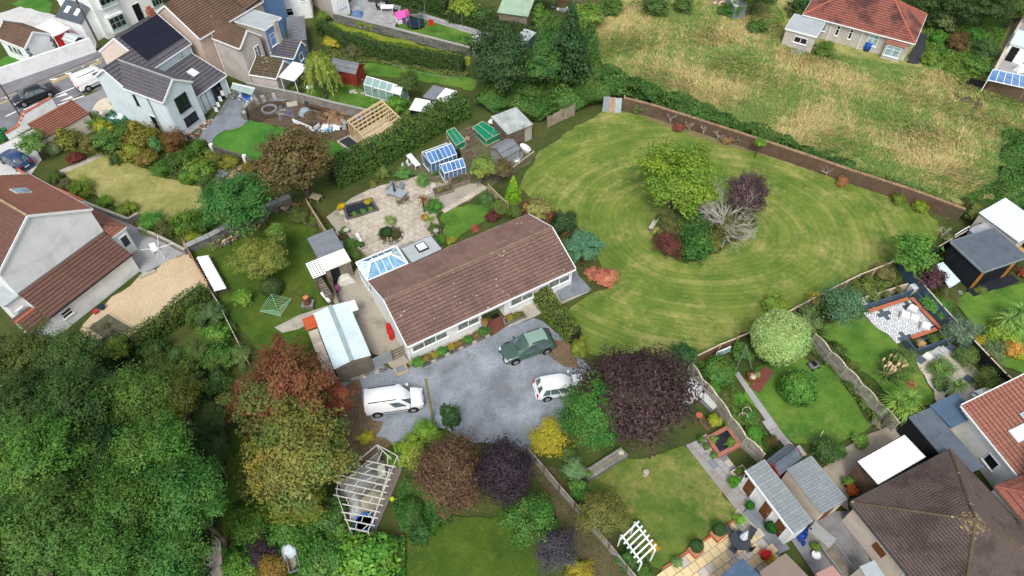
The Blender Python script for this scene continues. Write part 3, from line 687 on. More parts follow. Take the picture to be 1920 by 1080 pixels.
    def gable(s,zr,mat,n=14,tw=.33,axis='x',off=0.0,barge=UPVC,gutter=UPVC,joined=False,x0=None,x1=None,rmat=None):
        ze,hx,hy=s.ze,s.L/2,s.W/2
        if axis=='x':
            A,Bq,Cq,D,E1,F1=(-hx,-hy,ze),(hx,-hy,ze),(hx,hy,ze),(-hx,hy,ze),(-hx,off,zr),(hx,off,zr)
            s.slope(A,Bq,F1,E1,n,tw,mat,joined=joined);s.slope(Cq,D,E1,F1,n,tw,mat,joined=joined)
            vg=[(A,E1),(Bq,F1),(D,E1),(Cq,F1)];gt=[((-hx,-hy-.06,ze-.07),(hx,-hy-.06,ze-.07)),((-hx,hy+.06,ze-.07),(hx,hy+.06,ze-.07))];px=Vector((.03,0,0))
        else:
            A,Bq,Cq,D,E1,F1=(-hx,-hy,ze),(hx,-hy,ze),(hx,hy,ze),(-hx,hy,ze),(off,-hy,zr),(off,hy,zr)
            s.slope(D,A,E1,F1,n,tw,mat,joined=joined);s.slope(Bq,Cq,F1,E1,n,tw,mat,joined=joined)
            vg=[(A,E1),(Bq,E1),(D,F1),(Cq,F1)];gt=[((-hx-.06,-hy,ze-.07),(-hx-.06,hy,ze-.07)),((hx+.06,-hy,ze-.07),(hx+.06,hy,ze-.07))];px=Vector((0,.03,0))
        s.ridge(Vector(E1)+Vector((0,0,.02)),Vector(F1)+Vector((0,0,.02)),rmat or mat)
        if barge:
            for p,q in vg:
                p,q=Vector(p),Vector(q);o=px*(1 if(p.x if axis=='x' else p.y)>0 else-1)
                m=MB();m.beam(p+o+Vector((0,0,-.03)),q+o+Vector((0,0,-.03)),.07,.2);s.add(m,'bargeboard',barge)
        if gutter:
            for p,q in gt:m=MB();m.beam(p,q,.12,.1);s.add(m,'gutter',gutter)
    def hip(s,zr,mat,n=14,tw=.33,inset=None,joined=False,gutter=UPVC,rmat=None,insetl=None):
        hx,hy,ze=s.L/2,s.W/2,s.ze;i=hy if inset is None else inset;il=i if insetl is None else insetl
        A,Bq,Cq,D,E1,F1=(-hx,-hy,ze),(hx,-hy,ze),(hx,hy,ze),(-hx,hy,ze),(-hx+il,0,zr),(hx-i,0,zr)
        s.slope(A,Bq,F1,E1,n,tw,mat,joined=joined);s.slope(Cq,D,E1,F1,n,tw,mat,joined=joined)
        s.slope(Bq,Cq,F1,F1,n,tw,mat,joined=joined);s.slope(D,A,E1,E1,n,tw,mat,joined=joined)
        for p,q in((A,E1),(D,E1),(Bq,F1),(Cq,F1)):s.ridge(Vector(p)+Vector((0,0,.03)),Vector(q)+Vector((0,0,.03)),rmat or mat,.1,'hip_tile')
        if(Vector(E1)-Vector(F1)).length>.3:s.ridge(Vector(E1)+Vector((0,0,.02)),Vector(F1)+Vector((0,0,.02)),rmat or mat)
        if gutter:
            m=MB()
            for p,q in((A,Bq),(Bq,Cq),(Cq,D),(D,A)):
                p,q=Vector(p),Vector(q);n_=(q-p).normalized().cross(Vector((0,0,1)))*.05-Vector((0,0,.07));m.beam(p+n_,q+n_,.12,.1)
            s.add(m,'gutter',gutter)
    def flat(s,mat,th=.14,name='flat_roof',edge=None,fall=0.0,ribs=0,ribmat=None):
        hx,hy,ze=s.L/2,s.W/2,s.ze;m=MB();m.add([(-hx,-hy,ze),(hx,-hy,ze),(hx,hy,ze+fall),(-hx,hy,ze+fall),(-hx,-hy,ze+th),(hx,-hy,ze+th),(hx,hy,ze+th+fall),(-hx,hy,ze+th+fall)],
              [(0,3,2,1),(4,5,6,7),(0,1,5,4),(1,2,6,5),(2,3,7,6),(3,0,4,7)],.6);o=s.add(m,name,mat)
        if edge:
            e=MB();k=.03
            for p,q in(((-hx,-hy,ze),(hx,-hy,ze)),((hx,-hy,ze),(hx,hy,ze+fall)),((hx,hy,ze+fall),(-hx,hy,ze+fall)),((-hx,hy,ze+fall),(-hx,-hy,ze))):
                p,q=Vector(p),Vector(q);nn=(q-p).normalized().cross(Vector((0,0,1)))*k+Vector((0,0,th*.5));e.beam(p+nn,q+nn,.05,th+.04)
            s.add(e,'fascia',edge)
        for i in range(ribs):
            x=-hx+(i+.5)*2*hx/ribs;r=MB();r.beam((x,-hy,ze+th+.015),(x,hy,ze+th+fall+.015),2*hx/ribs*.42,.045);s.add(r,'corrugation',ribmat or mat)
        return o
    def win(s,f,x0,z0,x1,z1,cols=2,top=None,glass=GLASS,frame=UPVC,name='window',sill=True,fw=.06,rows=1):
        o,ux,n,L=s.face(f);m=MB()
        def bx(a,b,c,d,n0,n1,M_):
            v=[]
            for nn in(n0,n1):
                for(uu,zz)in((a,b),(c,b),(c,d),(a,d)):q=o+ux*uu+n*nn;v.append((q.x,q.y,zz))
            M_.add(v,[(0,3,2,1),(4,5,6,7),(0,1,5,4),(1,2,6,5),(2,3,7,6),(3,0,4,7)])
        bx(x0,z0,x0+fw,z1,-.05,.045,m);bx(x1-fw,z0,x1,z1,-.05,.045,m);bx(x0+fw,z1-fw,x1-fw,z1,-.05,.044,m);bx(x0+fw,z0,x1-fw,z0+fw,-.05,.044,m)
        for i in range(1,cols):xx=x0+(x1-x0)*i/cols;bx(xx-fw*.5,z0+fw,xx+fw*.5,z1-fw,-.05,.042,m)
        for j in range(1,rows):zz=z0+(z1-z0)*j/rows;bx(x0+fw,zz-fw*.4,x1-fw,zz+fw*.4,-.05,.038,m)
        for i in(top or[]):a=x0+(x1-x0)*i/cols;b=x0+(x1-x0)*(i+1)/cols;zz=z1-(z1-z0)*.34;bx(a+fw*.5,zz-fw*.45,b-fw*.5,zz+fw*.45,-.05,.04,m)
        if sill:bx(x0-.06,z0-.07,x1+.06,z0-.002,-.02,.1,m)
        w_=s.add(m,name,frame)
        for i in range(cols):
            g=MB();a=x0+(x1-x0)*i/cols;b=x0+(x1-x0)*(i+1)/cols;bx(a+.01,z0+.01,b-.01,z1-.01,-.04,.012,g);s.add(g,'pane',glass,parent=w_)
        return w_
    def winpx(s,f,tl,br,**k):
        a,b=s.hit(f,*tl),s.hit(f,*br);return s.win(f,min(a[0],b[0]),min(a[1],b[1]),max(a[0],b[0]),max(a[1],b[1]),**k)
    def door(s,f,x0,x1,h,mat=OAK,panels=2,z0=0.05,frame=UPVC,glazed=False,leaves=1):
        o,ux,n,L=s.face(f)
        def bx(M_,a,b,c,d,n0,n1):
            v=[]
            for nn in(n0,n1):
                for(uu,zz)in((a,b),(c,b),(c,d),(a,d)):q=o+ux*uu+n*nn;v.append((q.x,q.y,zz))
            M_.add(v,[(0,3,2,1),(4,5,6,7),(0,1,5,4),(1,2,6,5),(2,3,7,6),(3,0,4,7)])
        m=MB();bx(m,x0,z0,x1,h,-.05,.035);d=s.add(m,'door',mat)
        fr=MB();bx(fr,x0-.07,z0,x0-.001,h+.07,-.05,.05);bx(fr,x1+.001,z0,x1+.07,h+.07,-.05,.05);bx(fr,x0,h+.001,x1,h+.07,-.05,.049);s.add(fr,'frame',frame,parent=d)
        W_=(x1-x0)/leaves
        for l in range(leaves):
            for j in range(panels):
                za=z0+.12+(h-z0-.2)*j/panels;zb=z0+.12+(h-z0-.2)*(j+1)/panels-.1;a=x0+l*W_
                p=MB();bx(p,a+W_*.14,za,a+W_*.86,zb,.03,.05);s.add(p,'panel',GLASS_D if glazed else mat,parent=d)
        hd=MB();bx(hd,x1-.12,(z0+h)*.48,x1-.07,(z0+h)*.48+.14,.03,.1);s.add(hd,'handle',GALV,parent=d);return d
    def box(s,name,mat,x0,y0,z0,x1,y1,z1,bevel=0,parent=None):m=MB();m.box(x0,y0,z0,x1,y1,z1);return s.add(m,name,mat,bevel=bevel,parent=parent)
    def skylight(s,c,ux,uy,wx,wy,frame=UPVC,glass=GLASS_P,h=.1,name='skylight'):
        c,ux,uy=Vector(c),Vector(ux).normalized(),Vector(uy).normalized();n=ux.cross(uy).normalized()
        if n.z<0:n=-n
        m=MB();g=MB()
        def slab(M_,a,b,h0,h1):
            v=[c+ux*(sx*a/2)+uy*(sy*b/2)+n*hh for hh in(h0,h1)for sx,sy in((-1,-1),(1,-1),(1,1),(-1,1))]
            M_.add(v,[(0,3,2,1),(4,5,6,7),(0,1,5,4),(1,2,6,5),(2,3,7,6),(3,0,4,7)])
        slab(m,wx,wy,-.05,h);slab(g,wx-.16,wy-.16,h,h+.02);f=s.add(m,name,frame);s.add(g,'pane',glass,parent=f);return f
    def pipe(s,f,x,z1,z0=0.0,mat=UPVC,r=.05):
        o,ux,n,L=s.face(f);q=o+ux*x+n*.08;m=MB();m.tube((q.x,q.y,z0),(q.x,q.y,z1),r,r,6);return s.add(m,'downpipe',mat)
# the white bungalow in the middle
b=B('bungalow','long white bungalow with a brown tiled roof beside the grey gravel drive',(763,650),(1079,504),2.5,(690,528),o=(.3,.06))
pa,pb=b.hit('front',905,630)[0],b.hit('front',946,612)[0]
m=MB();wx,wy=b.wx,b.wy;xa,xb=-wx+pa,-wx+pb
m.prism([(-wx,-wy),(xa,-wy),(xa,-wy+1.1),(xb,-wy+1.1),(xb,-wy),(wx,-wy),(wx,wy),(-wx,wy)],-.2,2.34,.5);b.add(m,'wall',WHITE)
m=MB();m.extrude([(-wy,2.34),(wy,2.34),(wy,2.44),(0,4.1),(-wy,2.44)],'x',-wx,wx,.5);b.add(m,'gable_wall',WHITE)
b.gable(4.2,T_BUNG,13,.36,rmat=tile_material('pale_ridge_tile',C(146,124,106),C(126,106,92),C(190,170,140),.8))
b.winpx('front',(773,645),(839,645),cols=1)if False else None
for(u0,v0),(u1,v1),cl,tp in(((772,652),(840,637),3,[0,2]),((857,612),(899,611),2,[1]),((957,569),(999,569),2,[1]),((1009,545),(1066,537),3,[0,2])):
    xa_,xb_=b.hit('front',u0,v0)[0],b.hit('front',u1,v1)[0]
    b.win('front',xa_,.95,xb_,2.12,cols=cl,top=tp,fw=.075)
b.box('porch_wall',WHITE,xa-.02,-wy+1.06,0,xa+.3,-wy+1.098,2.3)
dm=MB();dm.box(xa+.5,-wy+1.03,.1,xa+1.4,-wy+1.09,2.1);d_=b.add(dm,'door',UPVC);b.box('pane',GLASS,xa+.65,-wy+1.0,.9,xa+1.25,-wy+1.03,1.95,parent=d_)
b.pipe('right',.3,2.4);b.pipe('front',.1,2.4)
b.box('air_vent',BLACK,b.hit('front',850,622)[0]-wx-.08,-wy-.05,1.9,b.hit('front',850,622)[0]-wx+.1,-wy,2.1)
# glass-roofed extension and flat-roofed extension behind it
e=B('','',(688.5,527),(764.9,494.6),2.45,(671.8,491),into=b,o=(.06,.06));m=MB();m.box(-e.wx,-e.wy,0,e.wx,e.wy,.8);e.add(m,'extension_wall',WHITE)
hx,hy=e.L/2,e.W/2;i_=e.W*.42;zr_=3.15
cn=[(-hx,-hy,2.45),(hx,-hy,2.45),(hx,hy,2.45),(-hx,hy,2.45)];E1,F1=(-hx+i_,0,zr_),(hx-i_,0,zr_)
g=MB();g.quad(cn[0],cn[1],F1,E1,val=.2);e.add(g,'roof_glass',CLEAR_B if False else glass_material('lantern_glass_blue',C(120,166,194),.1));g=MB();g.quad(cn[1],cn[2],F1);g.quad(cn[3],cn[0],E1);e.add(g,'roof_glass',glass_material('lantern_glass_pale',C(186,214,220),.1));g=MB();g.quad(cn[2],cn[3],E1,F1);e.add(g,'roof_glass',glass_material('lantern_glass_deep',C(92,140,162),.1))
fr=MB()
for i in range(4):fr.beam(cn[i],cn[(i+1)%4],.12,.14)
for a_,b_ in((cn[0],E1),(cn[3],E1),(cn[1],F1),(cn[2],F1)):fr.beam(Vector(a_)+Vector((0,0,.05)),Vector(b_)+Vector((0,0,.05)),.07,.08)
fr.beam((-hx+i_-.15,0,zr_+.06),(hx-i_+.15,0,zr_+.06),.3,.12)
for k in(1,2,3):
    x=-hx+i_+(2*hx-2*i_)*(k-.5)/3 if True else 0
    for y in(-hy,hy):fr.beam((x,y,2.5),(x,0,zr_+.04),.05,.06)
for y in(-hy*.4,hy*.4):
    for sx,ex_ in((-hx,E1),(hx,F1)):fr.beam((sx,y,2.5),(ex_[0],0,zr_+.03),.05,.06)
e.add(fr,'glazing_bar',UPVC)
for f in('left','back','right'):
    L_=e.face(f)[3];e.win(f,.05,.8,L_-.05,2.38,cols=3 if f!='back' else 4,glass=GLASS_P,sill=False)
e=B('','',(772.5,494.6),(828,469),2.5,(755.8,466.8),into=b,o=(.1,.1));e.walls(WHITE);e.flat(FELT_L,.14,edge=M('grey_fascia',C(96,104,110),rough=.5))
e.skylight((.1,.1,2.66),(1,0,0),(0,1,0),.95,.95,BLACK,SHEET,.14)
b.box('fan_outlet',UPVC,-wx+.2,wy+.05,2.2,-wx+.5,wy+.3,2.45)
# garage with the pale sheet roof
g=B('garage','timber garage with a pale blue-white sheet roof left of the white bungalow',(626.7,693.6),(696,667),2.25,(612.8,581),cat='garage',o=(.12,.12))
g.walls(TIMBER);hx,hy=g.L/2,g.W/2;zc=2.5
for sx,nm in((-1,'l'),(1,'r')):
    for k in range(5):
        y0,y1=-hy+k*2*hy/5,-hy+(k+1)*2*hy/5+.08;q=MB();zz=.012*(4-k)
        q.add([(sx*hx,y0,2.27+zz),(.12*sx,y0,zc+zz),(.12*sx,y1,zc+zz),(sx*hx,y1,2.27+zz),(sx*hx,y0,2.24+zz),(.12*sx,y0,zc-.03+zz),(.12*sx,y1,zc-.03+zz),(sx*hx,y1,2.24+zz)],
              [(0,1,2,3),(4,5,6,7),(0,1,5,4),(1,2,6,5),(2,3,7,6),(3,0,4,7)]);g.add(q,'roof_sheet',SHEET_B)
q=MB();q.beam((-.02,-hy,zc+.06),(-.02,hy,zc+.1),.34,.06);g.add(q,'ridge_flashing',M('grey_flashing',C(150,168,172),rough=.5))
q=MB();q.box(-hx-.95,hy*.55,2.2,-hx+.05,hy-.05,2.3);g.add(q,'rust_sheet',M('orange_rust',C(190,88,52),var=.15,scale=3))
for k in range(14):
    y=-hy*.98+k*(1.55*hy)/14;q=MB();q.cbox((-hx-.45,y,2.12+random.uniform(-.03,.03)),.75,.33,.04,.03);g.add(q,'eave_board',PALEWOOD)
q=MB();q.box(-hx-.85,-hy,0,-hx-.75,hy*.9,2.1);q.box(-hx-.8,-hy,0,-hx,-hy+.08,2.1);g.add(q,'side_wall',TIMBER)
for k in range(2):
    dl=g.door('front',.1+k*g.wx+.02,k*g.wx+g.wx-.04,1.98,TIMBER,2,frame=TIMBER)
q=MB();q.box(hx-.1,hy-1.1,2.2,hx+.55,hy+.05,2.26);g.add(q,'side_sheet',SHEET)
# shed with dark felt and white sheet roof
s_=B('garden_shed','shed with half dark felt and half white sheet roof beside the shaded lawn',(610,509),(658.6,489.4),2.1,(575,450.5),cat='shed',o=(.1,.08))
s_.walls(TIMBER);hx,hy=s_.L/2,s_.W/2;ysp=s_.loc(618,476,2.2).y
q=MB();q.box(-hx-.03,ysp,2.2,hx,hy,2.34);s_.add(q,'felt_roof',FELT);q=MB();q.add([(-hx,-hy,2.12),(hx,-hy,2.12),(hx,ysp+.06,2.2),(-hx,ysp+.06,2.2),(-hx,-hy,2.07),(hx,-hy,2.07),(hx,ysp+.06,2.15),(-hx,ysp+.06,2.15)],[(0,1,2,3),(4,7,6,5),(0,4,5,1),(1,5,6,2),(2,6,7,3),(3,7,4,0)]);s_.add(q,'sheet_roof',M('stained_white_sheet',C(226,228,218),var=.06,scale=1.5,dirt=C(190,196,170)))
q=MB();q.box(-s_.wx+.35,-s_.wy-.02,.05,-s_.wx+1.15,-s_.wy+.05,1.9);s_.add(q,'doorway',DARK)
lt=MB()
for k in range(5):x=-hx-1.1+k*.26;lt.beam((x,-hy+.1,1.75),(x,ysp+.1,2.0),.13,.04)
for k in range(9):y=-hy+.1+k*(ysp+hy)/8;lt.beam((-hx-1.15,y,1.78+.03*k),(-hx,y,1.78+.03*k),.1,.03)
s_.add(lt,'lattice_awning',UPVC)
q=MB();q.tube((-hx-1.05,-hy+.15,0),(-hx-1.05,-hy+.15,1.75),.05,.05,6);s_.add(q,'awning_post',TIMBER)
# left white house with lean-to
h=B('white_house','large white gabled house with a rust coloured roof at the left edge',(90,596),(246,476),2.35,depth=3.0,o=(.2,.05))
O=Vector((-h.L/2,-h.W/2,0));hx=h.L/2
m=MB();m.extrude([(-1.45,-.2),(1.3,-.2),(1.3,3.4),(-1.3,2.3),(-1.3,-.2)][1:],'x',-hx+.05,hx-.05,.5);h.add(m,'lean_to_wall',WHITE)
h.slope((-hx,-1.5,2.35),(hx,-1.5,2.35),(hx,1.42,3.6),(-hx,1.42,3.6),9,.25,T_DKRED)
q=MB();q.beam((-hx,-1.58,2.28),(hx,-1.58,2.28),.12,.1);h.add(q,'gutter',M('dark_gutter',C(60,40,44),rough=.4));q=MB();q.beam((-hx,1.44,3.62),(hx,1.44,3.62),.14,.08);h.add(q,'flashing',GALV)
gx0,gx1,gc=-hx-.2,-hx+8.55,-hx+4.15
m=MB();m.extrude([(gx0+.15,-.2),(gx1-.15,-.2),(gx1-.15,6.05),(gc,8.95),(gx0+.15,6.05)],'y',1.45,10.0,.5);h.add(m,'wall',WHITE)
h.slope((gx1,1.35,6.2),(gx1,10.1,6.2),(gc,10.1,9.1),(gc,1.35,9.1),15,.3,T_RUST);h.slope((gx0,10.1,6.2),(gx0,1.35,6.2),(gc,1.35,9.1),(gc,10.1,9.1),15,.3,T_DKRED)  # light on the slopes put into the colour: paler tiles right, darker left
h.ridge((gc,1.35,9.14),(gc,10.1,9.14),tile_material('buff_ridge_tile',C(178,152,122),C(160,136,108)))
for p,q_ in(((gx0,1.32,6.15),(gc,1.32,9.05)),((gx1,1.32,6.15),(gc,1.32,9.05)),((gx1,10.13,6.15),(gc,10.13,9.05)),((gx0,10.13,6.15),(gc,10.13,9.05))):q=MB();q.beam(p,q_,.07,.2);h.add(q,'bargeboard',UPVC)
q=MB();q.beam((gx1+.06,1.35,6.12),(gx1+.06,10.1,6.12),.12,.1);h.add(q,'gutter',UPVC)
_n=Vector((2.9,0,4.4)).normalized();_uy=Vector((-(gx1-gc),0,2.9)).normalized()
_c=Vector((gx1,0,6.2)).lerp(Vector((gc,0,9.1)),.55);h.skylight((_c.x+.03,6.2,_c.z+.05),(0,1,0),_uy,1.0,1.3,M('grey_window_frame',C(190,196,196),rough=.4),GLASS_P,.1)
# porch on its right corner
px0,px1,py0,py1=gx1-.1,gx1+1.5,.9,5.1
m=MB();m.box(px0,py0+.1,-.2,px1-.12,py1-.1,2.95,.5);h.add(m,'porch_wall',WHITE)
h.slope((px1,py0,3.0),(px1,py1,3.0),(px0,py1,4.1),(px0,py0+1.0,4.1),5,.3,T_RUST);h.slope((px0,py0,3.0),(px1,py0,3.0),(px0,py0+1,4.1),(px0,py0+1,4.1),5,.3,T_RUST)
q=MB();q.beam((px0,py0-.03,2.95),(px1,py0-.03,2.95),.06,.16);q.beam((px1+.03,py0,2.95),(px1+.03,py1,2.95),.06,.16);h.add(q,'gutter',UPVC)
q=MB();q.box(px1-.12,py0+.4,1.1,px1-.05,py0+1.8,2.4);f_=h.add(q,'window',UPVC);h.box('pane',GLASS_P,px1-.06,py0+.5,1.2,px1-.03,py0+1.7,2.3,parent=f_)
q=MB();q.box(px0+.5,py0+.03,1.1,px1-.3,py0+.1,2.4);f_=h.add(q,'window',UPVC);h.box('pane',GLASS_D,px0+.6,py0-.0,1.2,px1-.4,py0+.03,2.3,parent=f_)
wv=h.hit('front',352/3,360+695/3);h.win('front',wv[0]-.1,1.0,wv[0]+.85,1.75,cols=1,rows=2,glass=GLASS_D)
# small porch roof at the near-left corner of the lean-to
m=MB();m.box(-hx-1.6,-1.2,-.2,-hx+.03,1.0,1.95,.5);h.add(m,'porch_wall',WHITE)
h.slope((-hx-1.75,-1.45,2.0),(-hx-.02,-1.45,2.0),(-hx-.02,-.1,2.7),(-hx-1.75,-.1,2.7),4,.25,T_DKRED);h.slope((-hx-.02,1.25,2.0),(-hx-1.75,1.25,2.0),(-hx-1.75,-.1,2.7),(-hx-.02,-.1,2.7),4,.25,T_DKRED)
h.ridge((-hx-1.75,-.1,2.74),(-hx-.02,-.1,2.74),TERRA)
q=MB();q.box(gx0-1.0,1.5,-.2,gx0+.2,3.4,3.3);h.add(q,'annexe_wall',WHITE);q=MB();q.box(gx0-1.15,1.35,3.3,gx0+.3,3.5,3.45);h.add(q,'annexe_roof',FELT_L)
q=MB();q.box(gx0-.8,1.42,.9,gx0-.1,1.5,2.3);f_=h.add(q,'window',UPVC);h.box('pane',GLASS_P,gx0-.7,1.38,1.0,gx0-.2,1.42,2.2,parent=f_)
# house with the solar panels
h=B('solar_house','pale blue rendered house with black solar panels on its dark grey roof',(233,164),(358,81),5.0,depth=8.0,o=(.2,.1))
X,Y=-h.L/2,-h.W/2
def bar(p,q,w_=.07,hh=.2,mat=UPVC,nm='bargeboard'):k=MB();k.beam(p,q,w_,hh);h.add(k,nm,mat)
x3,xr=X+3.8,X+h.L
m=MB();m.extrude([(Y+.2,-.2),(Y+7.8,-.2),(Y+7.8,4.92),(Y+4,7.5),(Y+.2,4.92)],'x',x3+.05,xr-.05,.5);h.add(m,'wall',RENDER_BLUE)
m=MB();m.extrude([(Y+4.3,4.4),(Y+7.75,4.4),(Y+7.75,4.9),(Y+4,7.48),(Y+2.2,6.4)],'x',x3-.03,x3+.06,.5);h.add(m,'gable_wall',M('beige_render',C(224,208,194),var=.05))
m=MB();m.box(x3-.02,Y+4.3,-.2,x3+.06,Y+7.78,4.95,.5);h.add(m,'gable_wall',_mc['beige_render'])
m=MB();m.extrude([(Y+.22,-.2),(Y+4.25,-.2),(Y+4.25,4.92),(Y+2.22,6.4),(Y+.22,4.92)],'x',X+.15,x3+.1,.5);h.add(m,'wall',RENDER_BLUE)
h.slope((x3,Y,5.0),(xr,Y,5.0),(xr,Y+4,7.65),(x3,Y+4,7.65),11,.33,T_SLATE);h.slope((xr,Y+8,5.0),(x3,Y+8,5.0),(x3,Y+4,7.65),(xr,Y+4,7.65),15,.3,T_SLATE)
h.slope((X,Y,5.0),(x3,Y,5.0),(x3,Y+2.22,6.55),(X,Y+2.22,6.55),6,.33,T_SLATE);h.slope((x3,Y+4.45,5.0),(X,Y+4.45,5.0),(X,Y+2.22,6.55),(x3,Y+2.22,6.55),9,.3,T_SLATE)
h.ridge((x3,Y+4,7.68),(xr,Y+4,7.68),T_SLATE);h.ridge((X,Y+2.22,6.58),(x3,Y+2.22,6.58),T_SLATE)
for p,q in(((x3-.05,Y+8,4.95),(x3-.05,Y+4,7.6)),((x3-.05,Y+1.9,6.2),(x3-.05,Y+4,7.6)),((xr+.03,Y,4.95),(xr+.03,Y+4,7.6)),((xr+.03,Y+8,4.95),(xr+.03,Y+4,7.6)),((X-.03,Y,4.95),(X-.03,Y+2.22,6.5)),((X-.03,Y+4.45,4.95),(X-.03,Y+2.22,6.5))):bar(p,q)
bar((X,Y-.05,4.93),(xr,Y-.05,4.93),.12,.1,UPVC,'gutter')
# solar panels: three across, two up, each a part
sa,sb=Vector((x3+.5,Y+.75,5.0+2.65*.75/4+.13)),Vector((x3+.5,Y+3.75,5.0+2.65*3.75/4+.13))
SOLAR=M('solar_cell',C(30,32,46),rough=.25,spec=.35,var=.1,scale=3,bump=0)
for j in range(2):
    for i in range(5):
        k=MB();x0=x3+.45+i*1.08;a0,a1=sa.lerp(sb,j*.5),sa.lerp(sb,j*.5+.492)
        k.add([(x0,a0.y,a0.z),(x0+1.072,a0.y,a0.z),(x0+1.072,a1.y,a1.z),(x0,a1.y,a1.z),(x0,a0.y,a0.z-.05),(x0+1.072,a0.y,a0.z-.05),(x0+1.072,a1.y,a1.z-.05),(x0,a1.y,a1.z-.05)],
              [(0,1,2,3),(4,7,6,5),(0,4,5,1),(1,5,6,2),(2,6,7,3),(3,7,4,0)]);h.add(k,'solar_panel',SOLAR)
# rear wing
wa,wb,wy0=X-.1,X+4.1,Y-5.65;wc=(wa+wb)/2
m=MB();m.extrude([(wa+.2,-.2),(wb-.2,-.2),(wb-.2,4.92),(wc,6.4),(wa+.2,4.92)],'y',wy0+.12,Y+.3,.5);h.add(m,'wing_wall',RENDER_BLUE)
h.slope((wa,Y+.0,5.0),(wa,wy0,5.0),(wc,wy0,6.55),(wc,Y+2.0,6.55),7,.33,T_SLATE);h.slope((wb,wy0,5.0),(wb,Y+.0,5.0),(wc,Y+2.0,6.55),(wc,wy0,6.55),9,.3,T_SLATE)
h.ridge((wc,wy0,6.58),(wc,Y+2.1,6.58),M('pale_ridge',C(150,152,156)))
bar((wa,wy0-.03,4.95),(wc,wy0-.03,6.5));bar((wb,wy0-.03,4.95),(wc,wy0-.03,6.5));bar((wa-.06,wy0,4.93),(wa-.06,Y,4.93),.12,.1,UPVC,'gutter')
w2=B('','',(305,192),(360,153),5.0,depth=5.6,into=h,o=(.03,.2))
w2.win('front',1.15,2.75,2.75,4.5,cols=2,glass=GLASS_D,frame=BLACK);w2.win('front',1.25,.95,2.95,1.95,cols=2,glass=GLASS_D,frame=BLACK)
w2.win('left',.6,3.0,1.0,4.3,cols=1,glass=GLASS_D,frame=BLACK);w2.door('left',1.9,2.75,2.05,BLACK,2,frame=RENDER_BLUE);w2.pipe('left',5.3,4.9);w2.pipe('left',3.0,4.9,mat=GALV)
k=MB();k.box(wa+.05,wy0+2.9,1.2,wa+.19,wy0+3.6,2.1);
lx0,lx1,ly=X+4.35,X+9.3,Y-4.6
m=MB();m.extrude([(ly+.15,-.2),(Y+.2,-.2),(Y+.2,3.85),(ly+.15,2.42)],'x',lx0-.1,lx1-.12,.5);h.add(m,'extension_wall',RENDER_BLUE)
h.slope((lx0-.2,ly,2.5),(lx1,ly,2.5),(lx1,Y+.15,4.0),(lx0-.2,Y+.15,4.0),10,.33,T_SLATE)
k=MB();k.beam((lx0-.2,Y+.12,4.06),(lx1,Y+.12,4.06),.5,.05);h.add(k,'lead_flashing',M('lead',C(150,164,166),rough=.5))
bar((lx1+.03,ly,2.45),(lx1+.03,Y+.15,3.95));bar((lx0-.2,ly-.05,2.43),(lx1,ly-.05,2.43),.12,.1,UPVC,'gutter')
_q=Vector((lx0+2.7,ly+2.5,2.5+1.5*2.5/4.75+.03));h.skylight(_q,(1,0,0),(0,4.75,1.5),.95,1.1,FELT_L,SHEET,.1)
w3=B('','',(367,182),(424,141),2.5,depth=4.6,into=h,o=(.15,.12));w3.win('front',.5,.05,3.6,2.2,cols=4,glass=GLASS_D,frame=BLACK,name='bifold_door',sill=False);w3.pipe('front',w3.wx*2-.1,2.4)
w4=B('','',(291,124),(358,81),5.0,depth=3.0,into=h,o=(.2,.1));w4.win('front',.25,4.12,1.3,4.85,cols=2,glass=GLASS_D,frame=BLACK,sill=False);w4.win('front',2.7,4.12,3.7,4.85,cols=2,glass=GLASS_D,frame=BLACK,sill=False);w4.pipe('front',w4.wx*2-.1,4.9,4.0)
_s=B('','',(180,141),(233,164),5.0,depth=3.0,into=h,o=(.12,.12));_s.pipe('front',3.2,4.9);_s.pipe('front',1.2,3.9,mat=UPVC)
k=MB();k.cbox((xr-.6,Y+4.0,7.3),.7,.55,1.1);h.add(k,'chimney',M('chimney_brick',C(160,104,84),var=.15))
k=MB();k.lathe([(.12,0),(.14,.3)],8,(xr-.75,Y+4,8.4));k.lathe([(.12,0),(.14,.3)],8,(xr-.45,Y+4,8.4));h.add(k,'chimney_pot',TERRA)
# next house of the terrace with the brown roof and its wing
h=B('terraced_house','buff rendered terraced house with a wide weathered brown roof and gabled rear wing',(374,73),(493,2),5.6,depth=8.4,o=(.2,.06))
h.walls(M('tan_render',C(196,178,164),var=.06,dirt=C(178,160,146)),8.4,'x');h.gable(8.4,T_BROWN,17,.3)
_a,_b=h.loc(453,92,5.0),h.loc(487,65,5.0);wa,wb,wy0,wc=_a.x-.05,_b.x,(_a.y+_b.y)/2,(_a.x+_b.x)/2
m=MB();m.extrude([(wa+.2,-.2),(wb-.2,-.2),(wb-.2,4.9),(wc,6.3),(wa+.2,4.9)],'y',wy0+.1,-h.W/2+.4,.5);h.add(m,'wing_wall',RENDER_GREY)
h.slope((wa,-h.W/2+.1,5.0),(wa,wy0,5.0),(wc,wy0,6.45),(wc,-h.W/2+1.3,6.45),10,.3,T_BROWN);h.slope((wb,wy0,5.0),(wb,-h.W/2+.1,5.0),(wc,-h.W/2+1.3,6.45),(wc,wy0,6.45),10,.3,T_BROWN)
h.ridge((wc,wy0,6.48),(wc,-h.W/2+1.4,6.48),T_MOSS)
for p,q in(((wa,wy0-.03,4.95),(wc,wy0-.03,6.4)),((wb,wy0-.03,4.95),(wc,wy0-.03,6.4))):bar(p,q)
bar((wa-.06,wy0,4.93),(wa-.06,-h.W/2,4.93),.12,.1,UPVC,'gutter')
